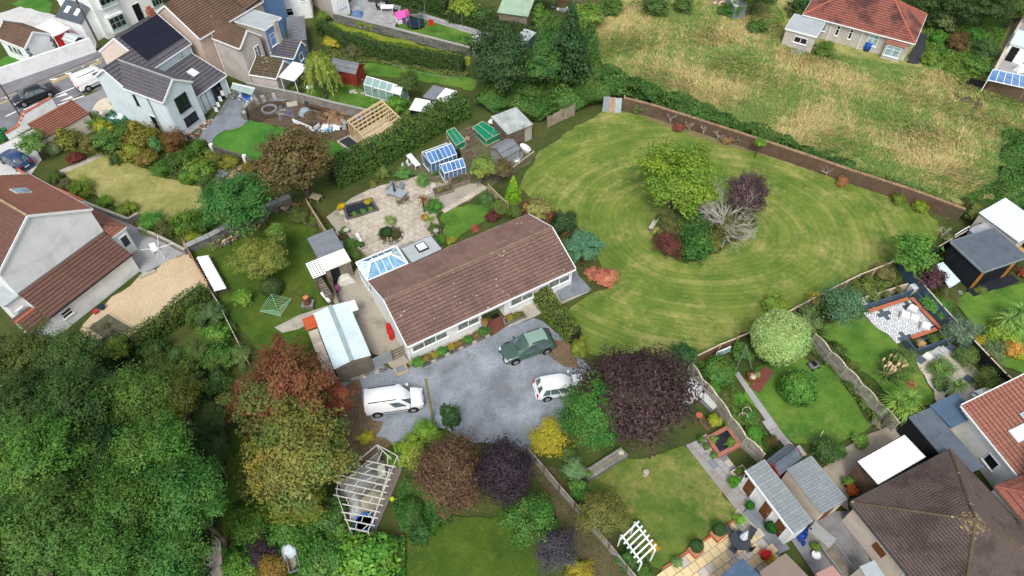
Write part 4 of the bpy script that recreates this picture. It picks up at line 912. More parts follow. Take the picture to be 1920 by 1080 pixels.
k=MB();k.tube((wa+.1,-h.W/2-.1,0),(wa+.1,-h.W/2-.1,5.4),.05,.05,6);h.add(k,'downpipe',UPVC)
w2=B('','',(453,92),(487,65),5.0,depth=3,into=h,o=(-.03,.2));w2.win('front',1.5,2.7,2.5,4.2,cols=2,top=[0],glass=GLASS)
k=B('lean_to','low lean-to with a lichen covered tile roof behind the buff terraced house',(467,139),(518,147),2.2,(480,109),cat='lean-to',o=(.1,.1));k.W*=1.0
k.walls(RENDER_GREY,3.1,'x',off=.7);k.gable(3.1,T_MOSS,7,.28,off=.7)
k=B('canopy','white sheet canopy beside the weeping willow',(521.7,145),(551.7,153),2.3,(542.5,117.5),cat='canopy');k.flat(SHEET,.06,'canopy_sheet',fall=.25)
for sx in(-1,1):
    for sy in(-1,1):q=MB();q.tube((sx*k.wx,sy*k.wy,0),(sx*k.wx,sy*k.wy,2.35),.05,.05,6);k.add(q,'post',UPVC)
# blue house with flat roofed wing
h=B('blue_house','blue painted terraced house with a flat grey roofed rear wing',(497,58),(528,35),5.2,(447,36),o=(.08,.08))
h.walls(RENDER_GREY,name='side_wall');m=MB();m.box(-h.wx-.01,-h.wy-.03,-.2,h.wx+.01,-h.wy+.05,5.15,.5);h.add(m,'wall',BLUE_WALL);m=MB();m.box(h.wx-.05,-h.wy+.05,-.2,h.wx+.03,h.wy,5.15,.5);h.add(m,'wall',BLUE_WALL);h.flat(FELT_L,.12,edge=UPVC)
h.win('front',.35,2.9,1.25,4.4,cols=1,top=[0]);m=MB();m.box(-.1,-h.wy-.35,0,.55,-h.wy-.03,5.6);h.add(m,'chimney_breast',RENDER_GREY)
m=MB();m.box(h.wx-.9,h.wy+.02,-.2,h.wx+5.6,h.wy+6,5.9);h.add(m,'main_wall',BLUE_WALL);h.slope((h.wx-1.0,h.wy-.2,5.9),(h.wx+5.7,h.wy-.2,5.9),(h.wx+5.7,h.wy+3.2,8.2),(h.wx-1,h.wy+3.2,8.2),12,.3,T_BROWN)
_w=MB();_w.box(h.wx+.4,h.wy-.03,4.6,h.wx+1.1,h.wy+.01,5.4);f_=h.add(_w,'window',UPVC);h.box('pane',GLASS_D,h.wx+.5,h.wy-.05,4.7,h.wx+1.0,h.wy-.03,5.3,parent=f_)
k=B('lean_to','low lean-to with a dark grey tile roof and blue gable beside the blue house',(507.5,103),(551,110),2.2,(524,77.5),cat='lean-to',o=(.1,.1));k.walls(BLUE_WALL,3.1,'x',off=.8);k.gable(3.1,T_SLATE,7,.28,off=.8);k.win('right',1.2,1.0,2.0,1.9,cols=1)
h=B('white_house','tall white rear wall of a terraced house at the top edge',(528,39),(588,33),0.01,depth=8,o=(0,0));h.walls(WHITE,ze=7.5);h.ze=7.5;h.flat(FELT,.2)
for a in((.9,3.2,1.6,4.6),(3.0,2.4,3.8,3.7),(.9,.6,1.8,1.6),(2.9,4.6,3.7,5.6)):h.win('front',a[0],a[1],a[2],a[3],cols=1,top=[0],glass=GLASS_D)
h.pipe('front',.15,7);h.pipe('front',h.L-.2,7)
h=B('rendered_wing','grey rendered house wing with a white end wall by the stone garden wall',(628,37),(657,25),0.01,depth=9,o=(0,0));h.walls(RENDER_GREY,ze=7,name='side_wall');m=MB();m.box(-h.wx-.01,-h.wy-.04,-.2,h.wx+.01,-h.wy,7);h.add(m,'wall',WHITE);h.ze=7;h.flat(FELT,.2);h.win('front',.8,1.1,2.1,2.2,cols=3,glass=GLASS_D,frame=M('pale_blue_frame',C(170,185,205)))
# cottage across the road, garage roofs and the big white house
h=B('cottage','small white cottage with grey quoins and a brown roof behind the white road wall',(-8,70),(46,91),2.6,depth=3.7,o=(.15,.08))
h.walls(WHITE,3.8,'x');h.gable(3.8,T_BROWN,9,.3)
for x in(1.3,2.2,3.0):h.win('front',x,1.2,x+.45,1.9,cols=1,glass=GLASS_D,frame=GALV)
for zq in range(7):
    k=MB();k.box(h.wx-(.35 if zq%2 else .2),-h.wy-.03,.1+zq*.34,h.wx+.03,-h.wy+(.2 if zq%2 else .35),.38+zq*.34);h.add(k,'quoin',M('grey_quoin',C(120,130,138)))
    k=MB();k.box(h.wx-.05,h.wy-(.35 if zq%2 else .2),.1+zq*.34,h.wx+.03,h.wy+.02,.38+zq*.34);h.add(k,'quoin',_mc['grey_quoin'])
h=B('carport','white canvas roofed carport with red tarpaulin sides behind the cottage',(100,70),(132,54),2.4,(73,52),cat='carport');h.flat(SHEET,.1,'canvas_roof',fall=.2)
for sx in(-1,1):
    for sy in(-1,1):q=MB();q.tube((sx*h.wx,sy*h.wy,0),(sx*h.wx,sy*h.wy,2.4),.05,.05,6);h.add(q,'post',UPVC)
q=MB();q.box(-h.wx,-h.wy,0,h.wx,-h.wy+.06,2.2);h.add(q,'red_curtain',RED_P)
h=B('storage_shed','pale grey plastic shed with a curved roof beside the white road wall',(139,82),(158,71),1.7,(116,73),cat='shed',o=(.1,.05));h.walls(M('pale_grey_plastic',C(196,206,208),rough=.5));h.ze=1.7;h.gable(2.1,M('pale_grey_plastic',C(196,206,208)),2,.9,axis='y',gutter=None,joined=False,barge=None)
h=B('white_villa','large white house with green bay windows at the top left',(203,74),(312,22),0.01,depth=10,o=(0,0));h.walls(M('cream_white_paint',C(238,240,236),var=.04,dirt=C(214,218,212)),ze=7.4);h.ze=7.4;h.flat(FELT,.2)
GREENF=M('sage_frame',C(150,176,160),rough=.5)
for(x0,z0,x1,z1,bay)in((.9,1.0,2.9,2.5,1),(.9,4.2,2.9,5.7,1),(7.3,1.2,8.7,3.0,0)):
    if bay:k=MB();k.box(-h.wx+x0-.1,-h.wy-.5,z0-.5,-h.wx+x1+.1,-h.wy,z1+.2);h.add(k,'bay',WHITE);h.wy+=.5
    h.win('front',x0,z0,x1,z1,cols=3,rows=2,glass=GLASS_D,frame=GREENF)
    if bay:h.wy-=.5
h.door('front',4.6,5.6,2.6,BLACK,1,z0=.3,frame=WHITE)
k=B('villa_annexe','lean-to annexe with dark slate roof and two skylights on the white villa',(103,32),(151,46),2.9,(118,10),cat='annexe',o=(.1,.1));k.walls(WHITE);k.slope((-k.L/2,-k.W/2,2.9),(k.L/2,-k.W/2,2.9),(k.L/2,k.W/2,4.1),(-k.L/2,k.W/2,4.1),8,.3,tile_material('blue_slate',C(86,96,106),C(98,108,116)))
q=MB();q.extrude([(-k.wy,2.8),(k.wy,2.8),(k.wy,4.0)],'x',-k.wx,k.wx);k.add(q,'gable_wall',WHITE)
for x in(-.9,.75):k.skylight((x,0,3.53),(1,0,0),(0,k.W,1.2),.8,1.1,FELT,SHEET,.08)
k=B('tiled_outhouse','red-brown tiled garage roof behind the brick topped front wall',(85,260),(168,213),2.0,(62,241),cat='outbuilding',o=(.1,.1));k.walls(RENDER_BUFF);k.flat(T_DKRED,.05,'roof_deck',fall=.7);k.slope((-k.L/2,-k.W/2,2.06),(k.L/2,-k.W/2,2.06),(k.L/2,k.W/2,2.76),(-k.L/2,k.W/2,2.76),9,.28,tile_material('pantile',C(150,100,82),C(132,84,70)))
# bungalow with the red hipped roof at the top right
h=B('hipped_bungalow','grey rendered bungalow with a stained red hipped roof beyond the rough field',(1506,27),(1715,82),2.6,depth=8.0,o=(.35,.3));h.walls(RENDER_GREY);h.hip(5.2,T_RED,15,.3,inset=4.2,insetl=4.2,rmat=TERRA)
for(x0,x1,z0,z1,cl,gl)in((1.6,2.9,1.0,2.3,2,GLASS_P),(4.1,4.5,.9,2.2,1,GLASS_D),(5.7,6.1,.9,2.2,1,GLASS_D),(8.0,9.2,.8,2.2,2,GLASS_P)):h.win('front',x0,z0,x1,z1,cols=cl,top=list(range(cl)),glass=gl)
for x in(3.4,7.2):h.pipe('front',x,2.5)
m=MB();m.box(h.wx-2.6,-h.wy-.7,0,h.wx-.5,-h.wy,2.0);h.add(m,'bay_wall',RENDER_GREY);h.wy+=.7;h.win('front',h.wx*2-2.4,.5,h.wx*2-.75,1.85,cols=2,top=[0,1],glass=GLASS_P);h.wy-=.7
h.slope((h.wx-2.75,-h.wy-.85,2.0),(h.wx-.4,-h.wy-.85,2.0),(h.wx-.4,-h.wy-.02,2.5),(h.wx-2.75,-h.wy-.02,2.5),3,.3,T_ORANGE)
m=MB();m.box(-h.L/2-.9,.5,-.2,-h.L/2+1.2,3.2,2.5);h.add(m,'wing_wall',RENDER_GREY)
k=B('flat_roof_annexe','flat grey roofed annexe on the left of the red roofed bungalow',(1472,55),(1531,71),2.2,(1504,32),cat='annexe',o=(.1,.1));k.walls(RENDER_GREY);k.flat(FELT_L,.14,edge=UPVC);k.win('front',1.3,.9,2.9,1.7,cols=2,glass=GLASS_D)
# garden office and buildings of the right side
h=B('garden_office','charcoal flat roofed garden office with oak strips beside the lawn corner',(1843,512),(1990,462),2.5,(1787,453),cat='garden office',L=4.95,o=(.2,.2));h.walls(CHARCOAL);h.flat(FELT_B,.16,edge=M('grey_trim',C(140,148,154),rough=.5))
for k in range(14):
    x=-h.wx+.02+k*(2*h.wy)/14;q=MB();q.box(-h.wx-.025,-h.wy+.02+k*2*h.wy/14,.05,-h.wx,-h.wy+(k+.94)*2*h.wy/14,2.4);h.add(q,'cladding_board',CHARCOAL)
for x in(.03,.2,.37,3.6,3.78,3.96):q=MB();q.box(-h.wx+x,-h.wy-.03,.1,-h.wx+x+.14,-h.wy,2.4);h.add(q,'oak_strip',CEDAR)
h.win('front',.75,.1,3.4,2.25,cols=4,glass=GLASS_D,frame=CHARCOAL,name='bifold_door',sill=False)
q=MB();q.box(-h.wx-.3,-h.wy-.9,0,h.wx+.3,-h.wy-.05,.16);h.add(q,'deck',CHARCOAL)
h=B('sheet_roof_shed','long shed with a white corrugated roof at the right edge',(1910,455),(1960,425),2.2,(1862,386),cat='shed',o=(.1,.1));h.walls(M('pale_wall',C(196,190,180)));h.flat(SHEET_B,.06,'sheet_roof',fall=.2,ribs=9,ribmat=SHEET)
h=B('storage_cabinet','tall grey garden cabinet against the dark fence by the office',(1833,447),(1862,432),1.8,(1823,430),cat='cabinet',o=(.03,.03));h.walls(M('grey_cabinet',C(130,132,142),rough=.5));h.flat(M('grey_lid',C(160,162,170),rough=.5),.08,'lid',fall=.12);q=MB();q.box(-.01,-h.wy-.012,.1,.01,-h.wy,1.7);h.add(q,'door_gap',BLACK)
h=B('low_shelter','low shelter with a pale translucent roof beside the charcoal office',(1792,540),(1802,522)if False else(1803,528),1.5,depth=1.2,cat='shelter')if False else None
k=thing('cold_frame','low frame with a pale translucent sheet roof between purple shrub and charcoal office','cold frame',P(1782,520,0),rad(20));
_pp=[P(1756,496,1.3),P(1768,491,1.3),P(1801,527,1.3),P(1780,541,1.3)];_i=Matrix.Rotation(-rad(20),3,'Z');_l=[_i@(q-k.location)for q in _pp]
q=MB();q.prism([(a.x,a.y)for a in _l],1.25,1.3);q.build('roof_sheet',SHEET_B,k)
for a in _l:q=MB();q.tube((a.x*.93,a.y*.93,0),(a.x*.93,a.y*.93,1.25),.04,.04,6);q.build('post',TIMBER,k)
h=B('outbuilding','white outbuilding with three brown doors and a grey slate roof by the stone patio',(1398,882),(1488,1001),2.4,(1430,864),cat='outbuilding',o=(.1,.08));h.walls(WHITE)
h.slope((-h.L/2,-h.W/2,2.42),(h.L/2,-h.W/2,2.42),(h.L/2,h.W/2,2.75),(-h.L/2,h.W/2,2.75),12,.25,T_NAT,gap=.006,shad=.008);q=MB();q.extrude([(-h.wy,2.3),(h.wy,2.3),(h.wy,2.68)],'x',-h.wx,h.wx);h.add(q,'gable_wall',WHITE);q=MB();q.beam((-h.L/2,-h.W/2-.04,2.38),(h.L/2,-h.W/2-.04,2.38),.1,.12);h.add(q,'gutter',UPVC)
for k in range(3):x=h.hit('front',*((1399,930),(1432,984),(1458,1013))[k])[0]if k else .55;h.door('front',(.35,2.15,3.5)[k],(1.1,2.9,4.25)[k],1.95,OAK,3,frame=WHITE)
q=MB();q.box(-h.wx+.1,-h.wy-.12,1.75,-h.wx+.22,-h.wy,1.95);h.add(q,'lamp',BLACK)
h=B('rendered_outbuilding','buff rendered outbuilding with a grey slate roof beside the white outbuilding',(1474,880),(1541,965),2.0,(1525,863),cat='outbuilding',o=(.1,.08));h.walls(RENDER_BUFF);h.slope((-h.L/2,-h.W/2,2.02),(h.L/2,-h.W/2,2.02),(h.L/2,h.W/2,2.2),(-h.L/2,h.W/2,2.2),14,.2,T_NAT,gap=.006,shad=.008);q=MB();q.box(h.wx-.05,-.6,.1,h.wx+.03,.2,1.75);h.add(q,'door',OAK)
h=B('blue_roof_shed','small red fronted shed with a blue-grey felt roof beside the wavy fence',(1436,866),(1462,892)if False else(1461,891),1.9,(1478,833),cat='shed',o=(.08,.08));h.walls(REDWOOD);h.gable(2.3,FELT_B,2,1.2,axis='y',gutter=None,barge=REDWOOD)
h=B('garage','brick garage with a bright white flat roof beside the brown hipped roof',(1645,910),(1734,858),2.5,(1599,871),cat='garage',o=(.1,.08));h.walls(BRICK);h.flat(M('bright_white_roof',C(248,248,246),var=.03,rough=.5,dirt=C(226,224,218)),.12,edge=M('dark_trim',C(70,70,74),rough=.5))
h=B('long_shed','long black timber shed with a dark felt roof beside the orange tiled house',(1702,783),(1800,897),2.2,(1736,759),cat='shed',o=(.06,.05));h.walls(BLACK);h.flat(FELT_B,.1,fall=.12)
for k in range(18):q=MB();q.box(-h.wx+k*2*h.wx/18,-h.wy-.02,.05,-h.wx+(k+.93)*2*h.wx/18,-h.wy,2.15);h.add(q,'cladding_board',M('black_boards',C(36,37,42),vary=.2))
h=B('corrugated_shed','shed with a ribbed blue-grey metal roof beside the long black shed',(1742,761),(1783,804),2.3,(1796,740),cat='shed',o=(.1,.1));h.walls(RENDER_BUFF);h.flat(M('blue_metal',C(92,116,138),rough=.4,metal=.2),.05,'metal_roof');hx,hy=h.L/2,h.W/2
for k in range(13):x=-hx+(k+.5)*2*hx/13;r=MB();r.beam((x,-hy,2.37),(x,hy,2.37),.1,.06);h.add(r,'rib',M('blue_metal',C(92,116,138)))
h=B('orange_roof_house','white rendered house with an orange tiled roof at the right edge',(1803,760),(1915,898),3.0,depth=8,o=(.2,.15));h.walls(WHITE,5.6,'x');h.gable(5.6,T_ORANGE,17,.26,gutter=UPVC)
_uy=Vector((0,4,2.6));h.skylight((h.loc(1872,826,4.0).x,-h.W/2+1.6,3.0+1.04+.05),(1,0,0),_uy,1.0,1.3,M('grey_window_frame',C(190,196,196)),SHEET,.12);h.skylight((h.loc(1917,790,4.2).x,-h.W/2+2.6,3.0+1.69+.05),(1,0,0),_uy,.9,1.1,M('grey_window_frame',C(190,196,196)),GLASS_P,.12)
h.win('front',3.3,1.0,4.3,2.0,cols=1,glass=GLASS_D)
q=MB();q.lathe([(.25,0),(.25,.05)],10,(-h.wx+3.0,-h.wy-.2,2.2));
h=B('white_gable_house','white house with a red brick edged gable at the bottom right',(1865,912),(1925,985),3.4,depth=7,o=(.1,.1));h.walls(WHITE);h.hip(5.2,T_RED,9,.3,gutter=BRICK);h.door('front',.9,1.75,2.1,BLACK,1)
h=B('hipped_house','house with a mossy brown pyramid roof at the bottom right corner',(1595,942),(1706,1080),2.9,L=9.0,depth=9.0,o=(.3,.3));h.walls(RENDER_BUFF);h.hip(5.5,T_HIP,26,.17,rmat=T_MOSS,gutter=M('dark_trim',C(70,70,74)))
q=MB();[q.ball((a_*.5,c_*.5,5.5-.58*max(abs(a_),abs(c_))*.5+.02),*([random.uniform(.05,.15)]*2),.025,7,.45)for a_,c_ in[(random.gauss(0,.7),random.gauss(0,.7))for _ in range(110)]];h.add(q,'moss_patch',M('yellow_moss',C(164,148,102),C(134,120,82),var=.2,scale=5,bump=.8))
q=MB();q.box(-.05,0,0,0.05,.1,.1);
q=MB();_c=h.loc(1788,990,4.3);q.cbox((_c.x,_c.y,4.15),.3,.5,.35);h.add(q,'roof_vent',GALV)
for(u,v)in((1610,985),(1655,1040)):
    pass
h.win('front',4.6,1.2,5.9,2.3,cols=1,glass=GLASS_P);q=MB();q.box(-h.wx+2.3,-h.wy-.03,1.1,-h.wx+3.2,-h.wy,1.9);h.add(q,'board',OAK)
h=B('near_house','corner of a brown tiled roof at the bottom edge by the stone patio',(1425,1042),(1472,1005)if False else(1473,1008),2.8,depth=4,cat='house')if False else None
k=thing('tiled_roof_corner','grey-brown tiled roof corner at the bottom edge right of the stone patio','house',P(1480,1075,0))
def roofblock(t,px,z,mat,wallmat,n=None):
    l=[P(u,v,z)-t.location for u,v in px];m=MB();m.prism([(a.x,a.y)for a in l],z-.12,z);m.build('roof',mat,t)
    c=sum(l,Vector())/len(l);m=MB();m.prism([(c.x+(a.x-c.x)*.93,c.y+(a.y-c.y)*.93)for a in l],-.1,z-.12);m.build('wall',wallmat,t)
roofblock(k,[(1424,1072),(1473,1037),(1545,1110),(1540,1160),(1470,1150)],2.6,tile_material('near_tile',C(140,126,114),C(120,108,100)),RENDER_BUFF)
k=thing('flat_roof_extension','dark blue flat roof at the bottom edge beside the stone patio','extension',P(1390,1080,0));roofblock(k,[(1345,1084),(1392,1046),(1425,1078),(1440,1150),(1380,1150)],2.6,M('blue_flat_roof',C(78,100,124),rough=.4,var=.2,dirt=C(60,78,100)),RENDER_BUFF)
k=thing('tiled_roof_corner','small pinkish tiled roof tip at the bottom edge between fence and hipped house','house',P(1560,1090,0));roofblock(k,[(1530,1075),(1561,1060),(1582,1085),(1560,1140)],2.5,tile_material('pink_tile',C(176,140,128),C(160,126,116)),RENDER_BUFF)
k=thing('bay_roof','grey boxed bay roof against the buff wall of the hipped house','bay roof',P(1635,1070,0));roofblock(k,[(1612,1062),(1640,1050),(1665,1090),(1640,1110)],2.2,FELT_L,RENDER_BUFF)
# ------------------------------------------------------------------ walls and fences
def root(name,label,cat,p,rz=0,group=None):return thing(name,label,cat,p,rz,group)
def wall(name,label,path,h,th,mat,cap=None,capname='coping_stone',step=.45,cap_over=.04,cap_h=.07,piers=None,hs=None,z0=-.1):
    p=pts(path);o=p[0];t=root(name,label,'wall',o)
    for i,(a,b)in enumerate(zip(p,p[1:])):
        a,b=a-o,b-o;L=(b-a).length;h0,h1=(hs[i],hs[i+1])if hs else(h,h);d=(b-a)/L;ang=math.atan2(d.y,d.x);n=Vector((-d.y,d.x,0))*th/2
        m=MB();x=d*(.001*i)
        m.add([a-n+Vector((0,0,z0)),b-n+Vector((0,0,z0)),b+n+Vector((0,0,z0)),a+n+Vector((0,0,z0)),a-n+Vector((0,0,h0)),b-n+Vector((0,0,h1)),b+n+Vector((0,0,h1)),a+n+Vector((0,0,h0))],
              [(0,3,2,1),(4,5,6,7),(0,1,5,4),(1,2,6,5),(2,3,7,6),(3,0,4,7)],.5)
        w_=m.build('wall_run',mat,t)
        if cap:
            q=max(1,int(L/step));sh=MB();sh.box(-L/q/2*.95,-th/2-cap_over,0,L/q/2*.95,th/2+cap_over,cap_h);me=sh.mesh(capname,cap)
            sl_=math.atan2(h1-h0,L)
            for k in range(q):
                f=(k+.5)/q;c=link(capname,me,t);c.location=a.lerp(b,f)+Vector((0,0,h0+(h1-h0)*f+random.uniform(.0,.012)));c.rotation_euler=(0,-sl_+random.uniform(-.01,.01),ang+random.uniform(-.03,.03))
    if piers:
        for q in p:m=MB();m.cbox(q-o+Vector((0,0,0)),th+.15,th+.15,h+.12);m.build('pier',piers,t)
    return t
def fence(name,label,path,h,mat,bay=1.9,post=None,style='panel',cap=None,th=.05,posth=.12,boards=False,slats=5,arch=.0):
    p=pts(path);o=p[0];t=root(name,label,'fence',o);post=post or mat
    for si,(a,b)in enumerate(zip(p,p[1:])):
        a,b=a-o,b-o;L=(b-a).length;q=max(1,round(L/bay));d=(b-a)/L;ang=math.atan2(d.y,d.x)
        for k in range(q):
            s,e=a.lerp(b,k/q),a.lerp(b,(k+1)/q);l=(e-s).length
            pm=MB();pm.cbox(s+Vector((0,0,-.1)),.1,.1,h+posth+.1,ang);pm.build('post',post,t)
            if style=='panel':
                m=MB();N_=8
                for j in range(slats):
                    z0_,z1_=.08+(h-.1)*j/slats,.08+(h-.1)*(j+.96)/slats;off=.012*(j%2)
                    for i in range(N_ if j==slats-1 else 1):
                        f0,f1=(i/N_,(i+1)/N_)if j==slats-1 else(0,1)
                        zt=lambda f:z1_+(arch*(1-4*(f-.5)**2)if j==slats-1 else 0)
                        A,Bq=s+d*(.06+(l-.12)*f0),s+d*(.06+(l-.12)*f1);n=Vector((-d.y,d.x,0))
                        v=[];
                        for nn in(-th/2-off,th/2+off):v+=[A+n*nn+Vector((0,0,z0_)),Bq+n*nn+Vector((0,0,z0_)),Bq+n*nn+Vector((0,0,zt(f1))),A+n*nn+Vector((0,0,zt(f0)))]
                        m.add(v,[(0,3,2,1),(4,5,6,7),(0,1,5,4),(1,2,6,5),(2,3,7,6),(3,0,4,7)])
                m.build('fence_panel',mat,t)
                if cap:
                    c=MB()
                    for i in range(N_):
                        f0,f1=i/N_,(i+1)/N_;zt=lambda f:h-.02+arch*(1-4*(f-.5)**2)+.03
                        c.beam(s+d*(.05+(l-.1)*f0)+Vector((0,0,zt(f0))),s+d*(.05+(l-.1)*f1)+Vector((0,0,zt(f1))),.1,.05)
                    c.build('top_rail',cap,t)
            else:
                nb=max(2,round(l/.15));sh=MB();sh.box(-l/nb*.46,-th/2,.05,l/nb*.46,th/2,h);me=sh.mesh('fence_board',mat)
                for i in range(nb):
                    c=link('fence_board',me,t);c.location=s.lerp(e,(i+.5)/nb)+Vector((0,0,random.uniform(-.06,.02)));c.rotation_euler=(random.uniform(-.03,.03),random.uniform(-.03,.03),ang)
                r=MB();n=Vector((-d.y,d.x,0))*.05;r.beam(s+n+Vector((0,0,h*.75)),e+n+Vector((0,0,h*.75)),.05,.09);r.beam(s+n+Vector((0,0,h*.25)),e+n+Vector((0,0,h*.25)),.05,.09);r.build('rail',mat,t)
                if cap:c=MB();c.beam(s+Vector((0,0,h+.03)),e+Vector((0,0,h+.03)),.11,.05);c.build('top_rail',cap,t)
        if si==len(p)-2:pm=MB();pm.cbox(b+Vector((0,0,-.1)),.1,.1,h+posth+.1,ang);pm.build('post',post,t)
    return t
FENCEG=plank('weathered_fence',C(156,150,138),C(170,166,156));FENCEB=plank('brown_fence',C(128,100,78));FENCEY=plank('yellowed_fence',C(176,164,132))
POSTC=M('concrete_post',C(186,178,162),var=.1);CAPC=plank('cream_rail',C(214,200,176),var=.08)
wall('brick_wall','long old red brick wall between the lawn and the rough field',[(1168,205),(1222,219),(1278,237),(1440,290),(1590,342),(1700,378),(1795,414)],1.5,.25,BRICK,M('brick_coping',C(150,116,96),C(168,140,112),var=.25,scale=5,vary=.3),'coping_brick',.33,.03,.1)
wall('brick_wall','red brick wall at the end of the patio at the top right',[(1846,166),(1890,182),(1960,208)],1.6,.25,BRICK,M('pale_coping',C(200,190,172)),'coping_stone',.5)
wall('garden_wall','pale capped garden wall running up the right edge at the top',[(1846,166),(1875,110),(1915,40),(1940,0)],1.5,.25,RENDER_BUFF,M('pale_coping',C(200,190,172)),'coping_stone',.6)
wall('stone_wall','long grey stone wall between the two terrace lawns',[(628,40),(720,63),(800,84),(882,105)],1.15,.3,STONE,M('grey_coping',C(160,160,156)),'coping_stone',.5)
wall('block_wall','grey block wall along the back of the building site',[(468,173),(490,178),(557,191),(630,210),(700,226)],1.25,.2,BLOCK,M('grey_coping',C(160,160,156)),'coping_stone',.5)
wall('white_road_wall','tall white roughcast wall along the far pavement',[(-60,183),(0,161),(110,123),(182,98)],1.9,.3,WHITE,UPVC,'coping_stone',1.2,.02,.06)
wall('front_wall','white front wall with red brick coping beside the road',[(18,262),(40,249),(60,237),(110,207)],1.0,.25,WHITE,TERRA,'coping_brick',.4,.04,.09,hs=(.8,.8,1.7,1.7))
wall('kerb_wall','low white wall with brick coping in front of the rust roofed house',[(42,330),(68,350),(120,369),(165,389)],.9,.22,WHITE,TERRA,'coping_brick',.4,.03,.07)
wall('retaining_wall','low grey block wall round the rear patio, upper stretch',[(165,389),(246,420),(264,409)],.7,.22,BLOCK,CONC,'coping_stone',.5,.02,.06)
wall('retaining_wall','low grey block wall beside the rotary dryer',[(264,436),(304,453),(352,478)],.7,.22,BLOCK,CONC,'coping_stone',.5,.02,.06)
wall('stone_retaining_wall','grey stone retaining wall with slabs below the glossy tree',[(352,476),(398,455),(440,432),(500,402),(548,380)],.95,.35,STONE,M('grey_slab',C(150,154,156),var=.15,dirt=C(120,122,120)),'slab',1.1,.12,.07)
wall('boundary_wall','dark boundary wall with white cap stones below the bright site lawn',[(352,262),(400,283),(462,304),(505,326)],.8,.2,M('dark_block',C(98,94,88),var=.2),None,piers=WHITE)
fence('panel_fence','wavy topped fence with concrete posts between the back garden and stepping path',[(1288,700),(1309,732),(1337,764),(1362,802),(1389,839),(1422,870)],1.6,FENCEG,2.2,POSTC,arch=.22,cap=CAPC)
fence('panel_fence','wavy topped fence with concrete posts between the long lawn and tiled garden',[(1518,646),(1546,678),(1575,708),(1604,740),(1634,773),(1670,810)],1.45,FENCEG,2.2,POSTC,arch=.22,cap=CAPC)
fence('lawn_fence','low timber fence with cream top rail along the lower lawn edge',[(1298,684),(1345,661),(1410,634)],1.15,FENCEB,1.9,CAPC,cap=CAPC)
fence('lawn_fence','lawn fence with cream top rail mostly behind shrubs, from round tree to tiled garden',[(1410,634),(1484,592),(1560,552),(1604,530),(1688,497)],1.1,FENCEB,1.9,CAPC,cap=CAPC)
fence('dark_fence','charcoal fence with a cream top rail behind the garden office',[(1744,484),(1800,452),(1864,420)],1.5,CHARCOAL,1.9,CHARCOAL,cap=CAPC)
fence('dark_fence','charcoal fence between garden office and white roofed shed',[(1864,420),(1890,450),(1930,490)],1.4,CHARCOAL,1.9,CHARCOAL,cap=POSTC)
fence('navy_fence','blue-grey fence running from lawn corner past the tiled seating area',[(1680,508),(1722,562),(1752,597),(1781,629),(1808,658)],1.6,plank('blue_grey_paint',C(78,100,118)),1.9,cap=CAPC)
fence('black_fence','nearly black fence continuing down to the orange tiled house',[(1808,658),(1868,722),(1926,770)],1.55,BLACK,1.9,cap=CAPC)
fence('lane_fence','grey fence with brown posts along the leaf strewn lane',[(988,852),(1020,890),(1048,924),(1077,957),(1110,997),(1140,1032),(1172,1072),(1200,1105)],1.25,FENCEG,1.9,FENCEB,slats=4)
fence('plank_fence','rusty coloured low plank fence between gravel yard and orchard lawn',[(349,462),(372,504),(396,544)],1.0,plank('pinkish_fence',C(168,128,108)),1.9,cap=plank('pinkish_fence',C(168,128,108)))
fence('plank_fence','grey leaning plank fence along the wild strip by the orchard lawn',[(396,548),(414,577),(433,615),(468,684)],.95,PALEWOOD,1.9)
fence('patio_fence','yellowed panel fence between orchard lawn and stone patio',[(580,393),(600,426),(619,455)],1.35,FENCEY,1.9,FENCEY,cap=FENCEY)
fence('board_fence','old upright board fence at the top left corner of the lawn',[(1026,240),(1050,228),(1076,217)],1.5,plank('old_boards',C(168,154,134),var=.25),1.8,style='board',th=.03)
fence('slatted_fence','yellowed slatted fence by the small lawn and conical conifer',[(916,364),(936,384),(953,400)],1.25,FENCEY,1.8,style='board',cap=FENCEY,th=.03)
fence('yard_fence','dark board fence behind the orchard shed along the side yard',[(612,520),(628,550),(640,578)],1.2,TIMBER,1.6,style='board',th=.03)
t=root('field_gate','small post and rail fence at the top corner of the lawn','fence',P(1166,203))
a,b_=P(1168,203)-t.location,P(1190,209)-t.location
for q in(a,b_):m=MB();m.cbox(q,.12,.12,1.7);m.build('post',PALEWOOD,t)
for z in(.6,1.05,1.5):m=MB();m.beam(a+Vector((0,0,z)),b_+Vector((0,0,z)),.05,.12);m.build('rail',PALEWOOD,t)
t=root('corrugated_sheets','leaning grey and rusty corrugated sheets at the top corner of the lawn','sheets',P(1146,206));
for k in range(3):
    m=MB();x0=-1.0+k*.7
    for i in range(5):m.beam((x0+i*.14,-.35-k*.1,.0),(x0+i*.14+.1,.35,1.55-.1*k),.13,.03+.03*(i%2),(0,-1,.4))
    m.build('sheet',M('rusty_sheet',C(150,88,66),C(168,150,130),var=.3,scale=2)if k==1 else GALV,t)
